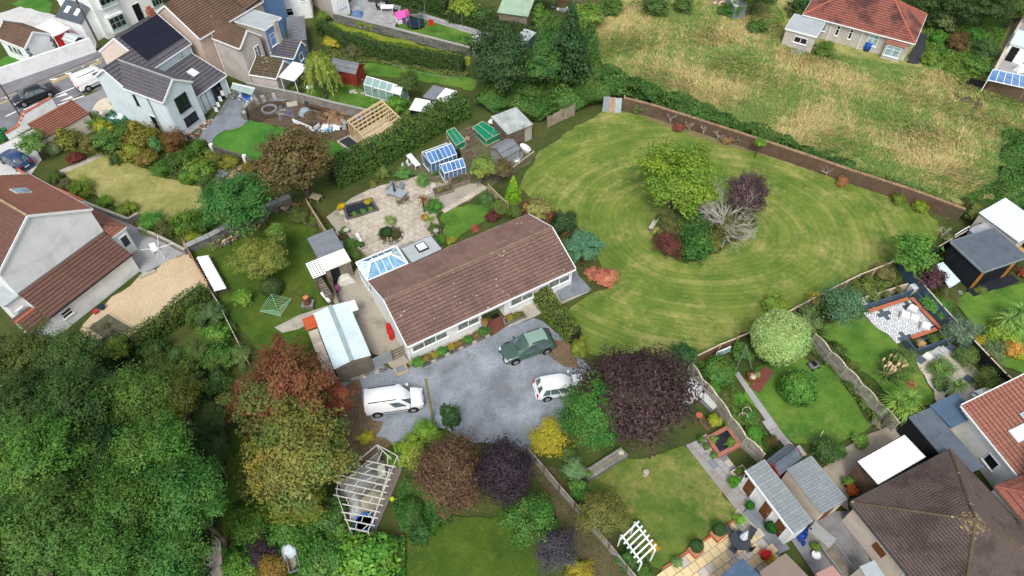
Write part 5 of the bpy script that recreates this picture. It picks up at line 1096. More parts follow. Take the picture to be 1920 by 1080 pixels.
# gates by the garage
t=root('metal_gate','grey ribbed gate between garage and bungalow','gate',P(700,692));d=(P(738,676)-P(700,692));m=MB()
for i in range(9):m.beam(Vector((0,0,.12+i*.15)),d+Vector((0,0,.12+i*.15)),.05,.13)
m.build('gate_panel',M('grey_gate',C(150,156,158),rough=.5),t)
for q in(Vector(),d):m=MB();m.cbox(q+Vector((0,0,-.05)),.12,.12,1.6);m.build('post',TIMBER,t)
t=root('side_gate','brown boarded gate against the bungalow corner','gate',P(740,675));d=(P(762,664)-P(740,675))
for i in range(7):m=MB();m.beam(Vector((0,0,.12+i*.19)),d+Vector((0,0,.12+i*.19)),.05,.17);m.build('board',PALEWOOD if i%2 else TIMBER,t)
# flower bed along the bungalow front
t=root('front_flower_bed','narrow stone edged flower bed along the front of the bungalow','flower bed',P(850,665))
e0,e1=P(782,692)-t.location,P(925,626)-t.location;d=(e1-e0).normalized();n=Vector((-d.y,d.x,0));m=MB();m.prism([(q.x,q.y)for q in(e0,e1,e1+n*.75,e0+n*.75)],0,.22);m.build('soil',SOIL,t)
L=(e1-e0).length
for i in range(int(L/.42)):m=MB();q=e0+d*(i*.42+.2)-n*.08;m.cbox(q,.4,.2,.26+random.uniform(0,.06),math.atan2(d.y,d.x)+random.uniform(-.08,.08));m.build('edging_stone',STONE if i%3 else CONC,t,bevel=.03)
for i,(f,c,r)in enumerate(((.04,(92,150,66),.5),(.14,(140,130,80),.35),(.25,(150,150,60),.35),(.35,(84,150,60),.42),(.47,(170,160,70),.35),(.56,(150,130,80),.3),(.68,(80,140,60),.4),(.8,(130,120,80),.35),(.92,(90,140,66),.42))):
    o=crown('bush',t,'plant',c);o.location=e0+d*(L*f)+n*.35+Vector((0,0,.38));o.scale=(r,r,r*.7)
# ------------------------------------------------------------------ vehicles
def paint(name,c,rough=.25,coat=.6):
    n=N(name);n.color(n.ramp(n.noise(2,3),[(.3,tuple(x*.94 for x in c)),(.7,c)]));n.b.inputs['Coat Weight'].default_value=coat;n.b.inputs['Coat Roughness'].default_value=.06;return n.done(rough,.5)
CARGLASS=glass_material('car_glass',C(88,106,110),.05,.9);TYRE=M('tyre',C(34,34,36),rough=.9);RIM=M('alloy_rim',C(170,172,176),rough=.35,metal=.6,bump=0)  # car glass base lightened, putting a sky reflection into the colour
LAMP=glass_material('headlight',C(210,220,225),.08,.7);TAIL=glass_material('tail_light',C(190,30,34),.1,.6);TRIM=M('black_trim',C(24,25,27),rough=.6,bump=0);PLATE=M('number_plate',C(232,232,226),rough=.4,bump=0)
def smooth_obj(o,lv=2):
    s=o.modifiers.new('subdivision','SUBSURF');s.levels=lv;s.render_levels=lv
    o.data.polygons.foreach_set('use_smooth',[True]*len(o.data.polygons));return o
def car(name,label,cat,pr,pf,L,Wd,H,mat,kind='suv',roofmat=None,cap=None):
    """x forward; pr, pf: ground points under the tail and the nose"""
    a,b=P(*pr),P(*pf);d=b-a;ang=math.atan2(d.y,d.x);c=(a+b)/2
    t=thing(name,label,cat,(c.x,c.y,.1),ang);h=L/2;w_=Wd/2;wr=.34 if kind in('suv','van')else .31
    belt=H*{'suv':.54,'saloon':.62,'van':.58,'hatch':.55}[kind];hood=belt*(.96 if kind!='saloon' else .95);nose=belt*.74
    # lower body lofted over stations: (x, z of top at the side, z of top in the middle, half width)
    ws={'suv':(.265,-.02),'hatch':(.24,0),'saloon':(.2,-.02),'van':(.2,.06)}[kind]
    fx=h-L*ws[0]
    st=[(-h,belt*.8,belt*.82,.82),(-h+.06,belt*.98,belt,.93),(-h+.35,belt,belt*1.01,.98),(0,belt,belt*1.01,1.0),(fx-.1,belt,belt*1.01,1.0),(fx+.12,hood,hood*1.03,.98),(h-.35,hood*.92,hood*.97,.95),(h-.08,nose,nose*1.05,.84),(h,nose*.72,nose*.76,.7)]
    zb=.15;rows=[]
    for x,zs,zm,k in st:
        W2=w_*k;rows.append([(x,0,zb),(x,-W2*.93,zb),(x,-W2,zb+(zs-zb)*.3),(x,-W2,zb+(zs-zb)*.72),(x,-W2*.93,zs),(x,-W2*.45,zm),(x,0,zm)])
    V=[];F_=[];n=7
    for r in rows:V+=r+[(x,-y,z)for x,y,z in r[1:-1][::-1]]
    n=12
    for i in range(len(rows)-1):
        for j in range(n):F_.append((i*n+j,i*n+(j+1)%n,(i+1)*n+(j+1)%n,(i+1)*n+j))
    F_+=[tuple(range(n)),tuple(range((len(rows)-1)*n,len(rows)*n))[::-1]]
    m=MB();m.add(V,F_,.5);smooth_obj(m.build('body',mat,t),2)
    # cabin: painted shell with windows set on it
    rx={'suv':(-h+.05,-h+.72),'hatch':(-h+.1,-h+.55),'saloon':(-h+.75,-h+1.5),'van':(-h+.03,-h+.12)}[kind]
    tx=fx-(.95 if kind!='van' else .78);wb,wt=w_*.97,w_*(.76 if kind!='van' else .88);zs=H-.13
    def ring(x,y0,y1,z1,z2):return[(x,-y0,belt-.06),(x,-y1,z1),(x,-y1+.1,z2),(x,0,z2+.03),(x,y1-.1,z2),(x,y1,z1),(x,y0,belt-.06)]
    secs=[ring(rx[0],wb,wb-.01,belt-.03,belt-.02),ring(rx[1],wb,wt,zs,H-.03),ring((rx[1]+tx)/2,wb,wt+.01,zs+.02,H),ring(tx,wb,wt,zs,H-.02),ring(fx,wb,wb-.01,belt-.03,belt-.02)]
    V=sum(secs,[]);g=MB();g.add(V,[(i*7+j,(i+1)*7+j,(i+1)*7+j+1,i*7+j+1)for i in range(4)for j in range(6)]+[tuple(range(7)),tuple(range(28,35))[::-1]],.5)
    o=g.build('cabin',mat,t,bevel=.085);o.data.polygons.foreach_set('use_smooth',[True]*len(o.data.polygons))
    if roofmat:g=MB();g.add(sum([[(x,-wt+.1,z+.012),(x,0,z+.045),(x,wt-.1,z+.012)]for x,z in((rx[1]+.02,H-.03),((rx[1]+tx)/2,H),(tx,H-.02))],[]),[(0,3,4,1),(1,4,5,2),(3,6,7,4),(4,7,8,5)],.5);o=g.build('roof',roofmat,t);o.data.polygons.foreach_set('use_smooth',[True]*4)
    def pane(name,A,Bq,Cq,D,s0,s1,t0,t1,par=None):
        A,Bq,Cq,D=map(Vector,(A,Bq,Cq,D));f=lambda s,u:A.lerp(Bq,s).lerp(D.lerp(Cq,s),u);n_=(Bq-A).cross(D-A).normalized();c_=(A+Bq+Cq+D)/4
        if n_.dot(c_-Vector((0,0,belt)))<0:n_=-n_
        q=MB();q.quad(*[f(a_,b_)+n_*.022 for a_,b_ in((s0,t0),(s1,t0),(s1,t1),(s0,t1))]);q.build(name,CARGLASS,t)
    pane('windscreen',(fx,-wb,belt-.03),(fx,wb,belt-.03),(tx,wt-.03,H-.05),(tx,-wt+.03,H-.05),.05,.95,.06,.96)
    if kind!='van':pane('rear_window',(rx[0],-wb,belt-.03),(rx[0],wb,belt-.03),(rx[1],wt-.03,H-.05),(rx[1],-wt+.03,H-.05),.1,.9,.2,.9)
    for s in(-1,1):
        for a_,b_ in{'suv':((.08,.31),(.33,.62),(.64,.95)),'hatch':((.1,.31),(.33,.61),(.63,.95)),'saloon':((.08,.5),(.53,.93)),'van':((.66,.93),)}[kind]:
            pane('side_window',(rx[0],s*wb,belt-.03),(fx,s*wb,belt-.03),(tx,s*wt,zs),(rx[1],s*wt,zs),a_,b_,.07,.95)
        if kind in('van','suv'):q=MB();q.box(rx[1]+.3,s*wt*.84-.02,H-.01,tx-.3,s*wt*.84+.02,H+.06);q.build('roof_rail',TRIM,t)
        if kind=='van':q=MB();q.box(-h+.9,s*(w_+.004)-.012,belt*.5,h-1.2,s*(w_+.004)+.012,belt*.57);q.build('rubbing_strip',TRIM,t)
    mids={'suv':(.35,-.75),'hatch':(.3,),'saloon':(.2,-.8),'van':(fx-1.15,fx-.1)}[kind]
    for xw in(h-.19*L,-h+.2*L):
        for s in(-1,1):
            ar=MB();ar.tube((xw,s*(w_-.1),wr),(xw,s*(w_+.012),wr),wr+.07,wr+.07,18);ar.build('wheel_arch',TRIM,t)
            q=MB();q.tube((xw,s*(w_-.2),wr-.02),(xw,s*(w_+.03),wr-.02),wr,wr,18);ty=q.build('wheel',TYRE,t);q=MB();q.tube((xw,s*(w_+.02),wr-.02),(xw,s*(w_+.045),wr-.02),wr*.68,wr*.6,10);q.build('rim',RIM,ty)
    for s in(-1,1):
        q=MB();q.cbox((h-.16,s*w_*.66,nose*.78),.3,.34,.16,-s*.35);q.build('headlight',LAMP,t,bevel=.03)
        q=MB();q.cbox((-h+.04,s*w_*.78,belt*.68),.12,.24,.28 if kind!='saloon' else .16);q.build('tail_light',TAIL,t,bevel=.02)
        q=MB();q.cbox((fx-.25,s*(w_+.1),belt+.0),.16,.2,.15);q.build('wing_mirror',mat,t,bevel=.03)
    q=MB();q.cbox((h-.02,0,.28),.1,Wd*.66,.16);q.build('front_grille',TRIM,t,bevel=.02);q=MB();q.cbox((-h-.0,0,.26),.12,Wd*.82,.18);q.build('rear_bumper',TRIM if kind in('van','suv')else mat,t,bevel=.03)
    q=MB();q.cbox((h+.035,0,.42),.02,.5,.11);q.build('number_plate',PLATE,t);q=MB();q.cbox((-h-.05,.0,belt*.55),.02,.5,.11);q.build('number_plate',PLATE,t)
    for xm in mids:
        for s in(-1,1):q=MB();q.box(xm-.006,s*(w_*1.0)-.008,.35,xm+.006,s*(w_*1.0)+.006,belt-.06);q.build('door_gap',TRIM,t)
    return t
GREENP=paint('green_metallic',C(66,92,82),.22);WHITEP=paint('white_car_paint',C(240,242,243),.35);BLACKP=paint('black_car_paint',C(22,24,30));BLUEP=paint('dark_blue_car_paint',C(34,62,104))
car('suv','green metallic SUV parked by the hedge in front of the bungalow','car',(1028,645),(949,672),4.55,1.88,1.66,GREENP,'suv',paint('pale_green_roof',C(132,160,146),.3))  # roof panel given a paler paint to stand in for sky reflection
car('van','white panel van with roof bars parked on the gravel drive','van',(688,768),(794,753),4.5,1.8,1.82,WHITEP,'van')
car('hatchback','white hatchback half hidden by the dense green tree','car',(1010,738),(1090,725),4.1,1.74,1.48,WHITEP,'hatch')
car('saloon_car','black saloon car driving on the road','car',(104,172),(32,200),4.7,1.84,1.45,BLACKP,'saloon')
car('van','white van on the road behind the pale blue house','van',(148,173),(218,142),4.6,1.85,1.9,WHITEP,'van')
car('hatchback','dark blue hatchback on the pale forecourt at the left edge','car',(52,317),(16,297),4.1,1.74,1.5,BLUEP,'hatch')
for t_,u in((0,0),):
    pass
# ------------------------------------------------------------------ small builders
def simple(name,label,cat,u,v,z=0.0,rz=0.0,group=None):return thing(name,label,cat,P(u,v,z),rz,group)
def table(name,label,u,v,sx,sy,h,mat,rz=0,cat='table',rnd=False):
    t=simple(name,label,cat,u,v,.04,rz);m=MB()
    if rnd:m.tube((0,0,h-.04),(0,0,h),sx/2,sx/2,20)
    else:m.box(-sx/2,-sy/2,h-.05,sx/2,sy/2,h)
    m.build('tabletop',mat,t)
    for a in(-1,1):
        for b in(-1,1):k=.3 if rnd else .42;m=MB();m.box(a*sx*k-.03,b*sy*k-.03,0,a*sx*k+.03,b*sy*k+.03,h-.05);m.build('leg',mat,t)
    return t
def chair(label,u,v,rz,mat,group=None,h=.44,w_=.5,name='garden_chair',frame=None):
    t=simple(name,label,'chair',u,v,.04,rz,group);m=MB();m.box(-w_/2,-w_/2,h-.04,w_/2,w_/2,h);m.build('seat',mat,t)
    m=MB();m.add([(-w_/2,w_/2-.03,h),(w_/2,w_/2-.03,h),(w_/2,w_/2+.12,h+.5),(-w_/2,w_/2+.12,h+.5),(-w_/2,w_/2+.01,h),(w_/2,w_/2+.01,h),(w_/2,w_/2+.16,h+.5),(-w_/2,w_/2+.16,h+.5)],[(0,1,2,3),(4,7,6,5),(0,4,5,1),(1,5,6,2),(2,6,7,3),(3,7,4,0)]);m.build('backrest',mat,t)
    for a in(-1,1):
        m=MB();m.beam((a*w_/2,-w_/2,h+.2),(a*w_/2,w_/2,h+.22),.05,.04);m.build('armrest',frame or mat,t)
        for b in(-1,1):m=MB();m.beam((a*w_*.48,b*w_*.48,0),(a*w_*.48,b*w_*.48,h+(.2 if b<0 else 0)),.04,.04);m.build('leg',frame or mat,t)
    return t
def bed(name,label,corners,h,th,mat,fill=SOIL,plants=(),cat='raised bed',filln='soil'):
    p=pts(corners);c=sum(p,Vector())/len(p);t=thing(name,label,cat,(c.x,c.y,.02));l=[q-c for q in p]
    for i in range(len(l)):
        a,b=l[i],l[(i+1)%len(l)];m=MB();d=(b-a).normalized();m.beam(a+d*th*.5+Vector((0,0,h/2)),b+d*th*.5+Vector((0,0,h/2)),th,h);m.build('side_board',mat,t)
    m=MB();m.prism([(q.x*.97,q.y*.97)for q in l],0,h*.8);m.build(filln,fill,t)
    for(fx_,fy_,r,kind,col_)in plants:
        q=l[0].lerp(l[1],fx_).lerp(l[3].lerp(l[2],fx_),fy_);o=crown(kind,t,'plant',col_);o.location=q+Vector((0,0,h*.8+r*.5));o.scale=(r,r,r*.8)
    return t
def pot(label,u,v,r,h,mat,plant=None,pc=None,pr=.4,name='plant_pot',group=None):
    t=simple(name,label,'pot',u,v,.04,0,group);m=MB();m.lathe([(r*.7,0),(r,h),(r*1.08,h),(r*.9,h-.03)],12);m.build('pot',mat,t,smooth=False);m=MB();m.lathe([(r*.88,h-.05),(r*.5,h-.04)],12);m.build('soil',SOIL,t)
    if plant:o=crown(plant,t,'plant',pc);o.location=(0,0,h+pr*.6);o.scale=(pr,pr,pr)
    return t
def cover(name,label,cat,u,v,sx,sy,h,mat,rz=0,jit=.06,n=5,z=.04):
    """something under a draped cover: lumpy box"""
    t=simple(name,label,cat,u,v,z,rz);m=MB();G=n;V=[]
    for j in range(G+1):
        for i in range(G+1):
            e=min(i,j,G-i,G-j);V.append((sx*(i/G-.5)*(1 if e else 1.05)+random.uniform(-jit,jit)*.5,sy*(j/G-.5)*(1 if e else 1.05)+random.uniform(-jit,jit)*.5,(h*random.uniform(.88,1.05)if e else h*.12*random.random())))
    k=[(j*(G+1)+i,j*(G+1)+i+1,(j+1)*(G+1)+i+1,(j+1)*(G+1)+i)for j in range(G)for i in range(G)]
    m.add(V,k,.5);o=m.build('cover_sheet',mat,t);s=o.modifiers.new('subdivision','SUBSURF');s.levels=s.render_levels=1;return t
def heap(name,label,cat,u,v,r,h,mat,n=10,z=0.0):
    t=simple(name,label,cat,u,v,z,0)
    for i in range(n):
        a=random.random()*6.28;q=r*random.random()**.6;m=MB();m.ball((q*math.cos(a),q*math.sin(a)*.8,h*.4*random.random()),r*random.uniform(.2,.4),r*random.uniform(.2,.4),h*random.uniform(.3,.7),8,.25);m.build('fold',mat if not isinstance(mat,list)else random.choice(mat),t)
    return t
def stones(name,label,cat,path,n,r,mats,z=0.0,spread=.2,piece='stone',log=False):
    p=pts(path);t=thing(name,label,cat,p[0])
    for i in range(n):
        f=random.random()*(len(p)-1);k=min(int(f),len(p)-2);q=p[k].lerp(p[k+1],f-k)-p[0]+Vector((random.gauss(0,spread),random.gauss(0,spread),z+random.random()*r));m=MB()
        if log:a=random.random()*6.28;e=Vector((math.cos(a),math.sin(a),random.uniform(-.2,.5)))*r*2.2;m.tube(q,q+e,r*.6,r*.55,7)
        else:m.ball(q,r*random.uniform(.7,1.4),r*random.uniform(.6,1.2),r*random.uniform(.5,.9),6,.25)
        m.build(piece,random.choice(mats),t)
    return t
def pole(label,u,v,h,r=.12,mat=BARK,lean=(0,0),name='utility_pole',cat='pole',cap=False):
    t=simple(name,label,cat,u,v);m=MB();m.tube((0,0,-.2),(lean[0],lean[1],h),r,r*.8,10);m.build('shaft',mat,t)
    return t
# ------------------------------------------------------------------ street
POLEW=M('weathered_pole',C(96,86,76),var=.25,scale=3)
t=pole('tall dark wooden utility pole by the white road wall',190,92,7.6,.14,POLEW)
m=MB();m.beam((-.5,0,6.9),(.5,0,6.9),.1,.1);m.build('crossarm',POLEW,t);m=MB();m.lathe([(.14,0),(.16,.5)],8,(.2,0,5.4));m.build('fitting',GALV,t)
pole('thin wooden utility pole on the left edge by the road',42,223,6.2,.1,POLEW)
t=pole('mossy green timber post beside the white van on the drive',812,788,6.0,.11,M('mossy_timber',C(128,124,70),C(146,140,92),var=.2,scale=3),name='timber_post');m=MB();m.cbox((0.05,0,5.85),.3,.06,.12);m.build('bracket',GALV,t)
for i,(u,v,l)in enumerate(((8,262,'green wheelie bin at the left edge beside the front wall'),(15,257,'green wheelie bin nearest the brick topped front wall'))):
    t=simple('wheelie_bin',l,'bin',u,v,.1,.5);GB=M('green_bin',C(44,110,66),rough=.45,bump=0);m=MB();m.lathe([(.3,0),(.38,1.0)],4);m.build('bin_body',GB,t);m=MB();m.cbox((0,0,1.0),.62,.66,.07);m.build('lid',GB,t,bevel=.02)
    for s in(-1,1):m=MB();m.tube((s*.2,.3,.1),(s*.26,.3,.1),.1,.1,10);m.build('wheel',BLACK,t)
heap('red_bags','heap of red tarpaulins beside the carport','tarpaulins',108,82,1.2,1.0,RED_P,9)
heap('pale_rubble','pile of pale building rubble on the forecourt apron','rubble',190,214,.8,.35,[WHITE,CONC],9)
heap('rubbish_heap','heap of white and green rubbish against the pale blue side wall','rubbish',222,222,1.3,.6,[TARP_W,GALV,M('green_tarp',C(60,110,90)),BLACK],16)
stones('brick_rubble','heap of broken bricks and stones at the corner of the pale blue wing','rubble',[(352,262),(380,240),(392,230)],46,.15,[CONC,TERRA,STONE,RENDER_BUFF],0,.35)
# building site
t=simple('timber_building','pale new timber frame of a garden building under construction','timber frame',706,258)
fr=[P(694,296),P(757,256),P(721,221),P(659,259)];fr=[q-t.location for q in fr];zt=2.3
def stud(a,b,w_=.09,h=.06,n='stud'):m=MB();m.beam(a,b,w_,h);m.build(n,NEWWOOD,t)
for i in range(4):
    a,b_=fr[i],fr[(i+1)%4];L=(b_-a).length;q=max(2,round(L/.62));d=(b_-a).normalized()
    up=Vector((0,0,1))
    stud(a+up*.1,b_+up*.1,.09,.1,'sole_plate');stud(a+up*zt,b_+up*zt,.1,.12,'wall_plate')
    for k in range(q+(0)):
        p_=a.lerp(b_,k/q);m=MB();m.beam(p_+up*.05,p_+up*zt,.11,.08,d);m.build('stud',NEWWOOD,t)
for k in range(7):
    f=(k+.5)/7;stud(fr[0].lerp(fr[3],f)+Vector((0,0,zt+.1)),fr[1].lerp(fr[2],f)+Vector((0,0,zt+.1)),.07,.15,'rafter')
m=MB();c=sum(fr,Vector())/4;m.prism([((q.x-c.x)*.96+c.x,(q.y-c.y)*.96+c.y)for q in fr],.02,.1);m.build('floor',M('pale_floor',C(206,190,160),dirt=C(150,140,120)),t)
bed('foundation_frame','black lined foundation frame below the new timber frame',[(634,268),(675,298),(694,287),(655,258)],.25,.18,CONC,M('black_liner',C(48,50,54),rough=.5),filln='liner',cat='foundation')
# curved retaining wall and pit
t=simple('curved_wall','curved pale stone wall round the pit of the building site','wall',460,215)
cp=[(462,226),(459,214),(468,203),(485,194),(505,186),(527,183)];cpw=[P(*q)-t.location for q in cp]
for a,b_ in zip(cpw,cpw[1:]):
    n_=max(1,round((b_-a).length/.5))
    for k in range(n_):m=MB();m.beam(a.lerp(b_,k/n_)+Vector((0,0,.35)),a.lerp(b_,(k+.96)/n_)+Vector((0,0,.35)),.4,.75+random.uniform(-.04,.04));m.build('stone',CONC if k%2 else STONE,t)
area('dark_pit',[(468,224),(472,208),(500,194),(524,190),(540,205),(520,220),(490,230)],M('pit_soil',C(72,60,50),var=.3,scale=3,bump=.8))
t=simple('concrete_ring','dark concrete ring lying in the building site pit','ring',506,208);m=MB();m.lathe([(.9,0),(.9,.35),(.68,.35),(.68,.02)],18);m.build('ring',CONC_DARK,t)
heap('soil_heap','dark soil heap with stones in the building site','soil heap',585,228,1.9,.7,SOIL,14);heap('soil_heap','brown earth bank beside the timber pile','soil heap',625,222,1.8,.5,M('brown_earth',C(134,108,82),var=.2,scale=3,bump=.8),12)
heap('black_sheeting','crumpled dark sheeting on the building site soil','sheeting',540,212,1.5,.4,M('grey_sheeting',C(98,96,104),rough=.6,var=.2,scale=3),11)
cover('grey_tarp','grey-blue tarpaulin heap in the middle of the building site','tarpaulin',573,214,1.5,1.2,.8,M('grey_blue_tarp',C(142,156,166),rough=.5,var=.15,scale=4),.3,.15)
heap('white_tarp','white plastic sheets heaped beside the timber frame','tarpaulin',625,236,1.4,.6,[TARP_W,TARP_W,COVER],13);heap('blue_tarp','pale blue tarpaulin beside the white plastic sheets','tarpaulin',611,246,.8,.5,M('pale_blue_tarp',C(120,180,215),rough=.45,var=.15,scale=4),6);heap('blue_tarp','blue tarpaulin bundle behind the timber frame','tarpaulin',668,224,.7,.6,M('mid_blue_tarp',C(70,120,175),rough=.5),6)
heap('black_bags','black bags beside the timber frame','bags',645,238,.7,.5,BLACK,5);heap('black_bags','dark bags against the grey block wall','bags',574,190,1.0,.9,M('dark_bag',C(62,66,72),rough=.5),6)
t=simple('timber_pile','pile of old brown timber beams along the block wall','timber pile',618,206)
for i in range(16):m=MB();a=Vector((random.uniform(-3.2,1.5),random.uniform(-.5,.5),.1+.09*(i//5)));d=Vector((random.uniform(1.2,2.6),-random.uniform(.6,1.1),0));m.beam(a,a+d,.14,.1);m.build('beam',random.choice([TIMBER,BARK,OAK]),t)
t=simple('white_board','white board lying across the building site soil','board',570,237);m=MB();m.beam(P(550,230)-t.location+Vector((0,0,.3)),P(589,247)-t.location+Vector((0,0,.3)),.06,.5);m.build('board',WHITE,t);m=MB();m.beam(P(589,247)-t.location+Vector((0,0,.3)),P(600,238)-t.location+Vector((0,0,.3)),.06,.5);m.build('board',WHITE,t)
for i,(u,v,rz,l)in enumerate(((548,196,.3,'flat pale slab lying near the pit'),(662,210,.4,'square pale slab leaning by the block wall end'))):t=simple('concrete_slab',l,'slab',u,v,.05,rz);m=MB();m.box(-.6,-.45,0,.6,.45,.12);m.build('slab',CONC,t,bevel=.02)
t=simple('pallet','grey pallet lying on the building site soil','pallet',530,212,.1,.3)
for i in range(5):m=MB();m.box(-.5,-.5+i*.22,.1,.5,-.36+i*.22,.13);m.build('slat',FENCEY,t)
for s in(-.45,0,.42):m=MB();m.box(s,-.5,0,s+.08,.52,.1);m.build('runner',FENCEY,t)
heap('builder_rubbish','white plastic bags and rubble beside the bifold doors','rubbish',462,188,1.0,.6,[TARP_W,TARP_W,PLASTIC_B,GALV],10);heap('builder_rubbish','pile of grey scrap by the corner of the grey terrace','rubbish',440,180,.9,.6,[GALV,TIMBER,BLACK,TARP_W],9)
t=simple('washing_line','sagging washing line with white cloths in front of the bifold doors','washing line',400,215)
a,b_=P(420,160,2.0)-t.location,P(392,232,.8)-t.location;m=MB();m.tube(a,b_,.015,.015,4);m.build('line',GALV,t)
for f in(.15,.3,.45,.58):q=a.lerp(b_,f);m=MB();m.box(q.x-.2,q.y-.03,q.z-.6,q.x+.15,q.y+.03,q.z);m.build('cloth',TARP_W,t)
t=simple('lean_to_shed','low lean-to with a pale translucent roof by the block wall','lean-to',455,168);l=[P(436,156,1.9),P(478,166,1.9),P(472,178,1.6),P(432,166,1.6)];l=[q-t.location for q in l];m=MB();m.quad(*l);m.quad(*[q-Vector((0,0,.05))for q in l][::-1]);m.build('roof_sheet',M('pale_green_sheet',C(150,172,168),rough=.5),t);m=MB();m.beam(l[0],l[1],.12,.12);m.build('fascia',UPVC,t)
for q in l:m=MB();m.cbox((q.x,q.y,-.1),.08,.08,q.z+.05);m.build('post',TIMBER,t)
t=simple('stone_circle','circular grey paving with a fire bowl at the border end','paving circle',432,328);m=MB();m.lathe([(1.7,0),(1.65,.08)],24);m.build('paving',M('tan_paving',C(176,152,130),var=.15),t);m=MB();m.lathe([(.7,.08),(.7,.2),(.3,.2)],16,(-.9,-.1,0));m.build('bowl',DARKGREY,t)
# terrace gardens
SHEDF=FELT
k=B('red_shed','weathered red shed with a curved grey felt roof',(618,130),(667,140),1.7,(612,114),cat='shed',o=(.1,.1),depth=2.2);k.walls(REDWOOD,2.4,'x');k.gable(2.4,FELT,2,1.6,gutter=None,barge=REDWOOD)
for kk in range(16):q=MB();x=-k.wx+kk*2*k.wx/16;q.box(x,-k.wy-.02,.05,x+2*k.wx/16*.92,-k.wy,1.62);k.add(q,'board',REDWOOD)
def greenhouse(name,label,p0,p1,back,ze,zr,glass,bars=UPVC,nx=5,cat='greenhouse',brick=None,roofglass=None):
    g=B(name,label,p0,p1,ze,back,cat=cat,o=(0,0));hx,hy=g.L/2,g.W/2;fr=MB();up=Vector((0,0,1))
    def gl(*p,mt=glass):m=MB();m.quad(*p);g.add(m,'pane',mt)
    rg=roofglass or glass
    for i in range(nx):
        x0,x1=-hx+2*hx*i/nx,-hx+2*hx*(i+1)/nx
        gl((x0,-hy,.25),(x1,-hy,.25),(x1,-hy,ze),(x0,-hy,ze));gl((x0,hy,.25),(x1,hy,.25),(x1,hy,ze),(x0,hy,ze));gl((x0,-hy,ze),(x1,-hy,ze),(x1,0,zr),(x0,0,zr),mt=rg if i%5!=2 else glass);gl((x0,hy,ze),(x1,hy,ze),(x1,0,zr),(x0,0,zr),mt=rg if i%3==1 else glass)
    for x in(-hx,hx):gl((x,-hy,.25),(x,hy,.25),(x,hy,ze),(x,0,zr),(x,-hy,ze))
    for i in range(nx+1):
        x=-hx+2*hx*i/nx;r=.04
        for y in(-hy,hy):fr.beam((x,y,0),(x,y,ze),r,r);fr.beam((x,y,ze+.01),(x,0,zr+.01),r,r)
    for y,z in((-hy,ze),(hy,ze),(0,zr),(-hy,.2),(hy,.2)):fr.beam((-hx,y,z),(hx,y,z),.07,.07)
    for x in(-hx,hx):fr.beam((x,-hy,.2),(x,hy,.2),.07,.07);fr.beam((x,-hy,ze),(x,hy,ze),.05,.05)
    g.add(fr,'frame',bars);m=MB();m.box(-hx*1.02,-hy*1.02,0,hx*1.02,hy*1.02,.12);g.add(m,'base',CONC);m=MB();m.box(-hx*.9,-hy*.85,.12,hx*.9,-hy*.35,.75);m.box(-hx*.9,hy*.35,.12,hx*.9,hy*.85,.75);g.add(m,'staging',TIMBER)
    for i in range(5):o=crown('bush',g.t,'plant',random.choice([(70,130,60),(96,140,70),(60,110,70)]));o.location=(random.uniform(-.8,.8)*hx,random.choice([-.55,.55])*hy,.95);o.scale=(.28,.28,.25)
    return g
greenhouse('blue_greenhouse','larger greenhouse with blue roof panes beside the tall hedge',(808,307),(856,289),(787,287),1.7,2.35,CLEAR,UPVC,6,roofglass=CLEAR_B)
greenhouse('blue_greenhouse','smaller greenhouse with blue roof panes and a raised bed in front',(833,325),(873,313),(824,309),1.4,2.0,CLEAR,UPVC,5,roofglass=CLEAR_B)
g=greenhouse('old_greenhouse','long hazy green greenhouse with a white end panel behind the willow',(682,158),(750,178),(678,140),1.6,2.2,CLEAR_G,UPVC,5)
m=MB();m.add([(g.L/2-1.3,-g.W/2-.02,1.63),(g.L/2,-g.W/2-.02,1.63),(g.L/2,0,2.24),(g.L/2-1.3,0,2.24)],[(0,1,2,3)]);g.add(m,'white_panel',SHEET);m=MB();m.box(g.L/2-.9,-g.W/2-.04,.1,g.L/2-.1,-g.W/2-.02,1.5);g.add(m,'door',M('dark_green_door',C(40,66,62)))
k=B('garden_shed','grey garden shed with a half white flat roof beside the tall hedge',(793,182),(838,195),2.1,(818,162),cat='shed',o=(.08,.05));k.walls(M('grey_green_boards',C(92,98,96),vary=.2,var=.2));k.flat(FELT,.1);m=MB();m.box(k.L/2-1.5,-k.W/2-.02,2.2,k.L/2+.02,k.W/2+.02,2.24);k.add(m,'white_sheet',SHEET)
k=B('store_shed','small dark store with a white sheet roof in front of the grey shed',(767,206),(806,213),1.8,(790,187),cat='shed',o=(.08,.08),depth=2.0);k.walls(BLACK);k.flat(SHEET,.06,'sheet_roof',fall=.15)
k=B('grey_shed','small shed with a pale grey felt roof beside the dark conifer',(959,78),(981,86),2.0,(969,53),cat='shed',o=(.08,.08));k.walls(M('blue_grey_boards',C(76,88,98),vary=.2));k.flat(FELT_L,.06,fall=.3)
k=B('green_roof_barn','barn with a pale green corrugated roof at the top edge',(932,24),(990,32),2.6,depth=6,cat='barn',o=(.2,.2));k.walls(TIMBER);k.flat(M('pale_green_roof',C(158,182,158),rough=.6,dirt=C(130,150,130)),.05,fall=1.0,ribs=16,ribmat=M('pale_green_roof',C(158,182,158)))
k=B('small_shed','tiny shed with a pale green roof at the end of the stone wall',(884,86),(901,86),1.5,depth=1.8,cat='shed',o=(.05,.05));k.walls(CONC);k.flat(M('mint_roof',C(176,196,180)),.05,fall=.3)
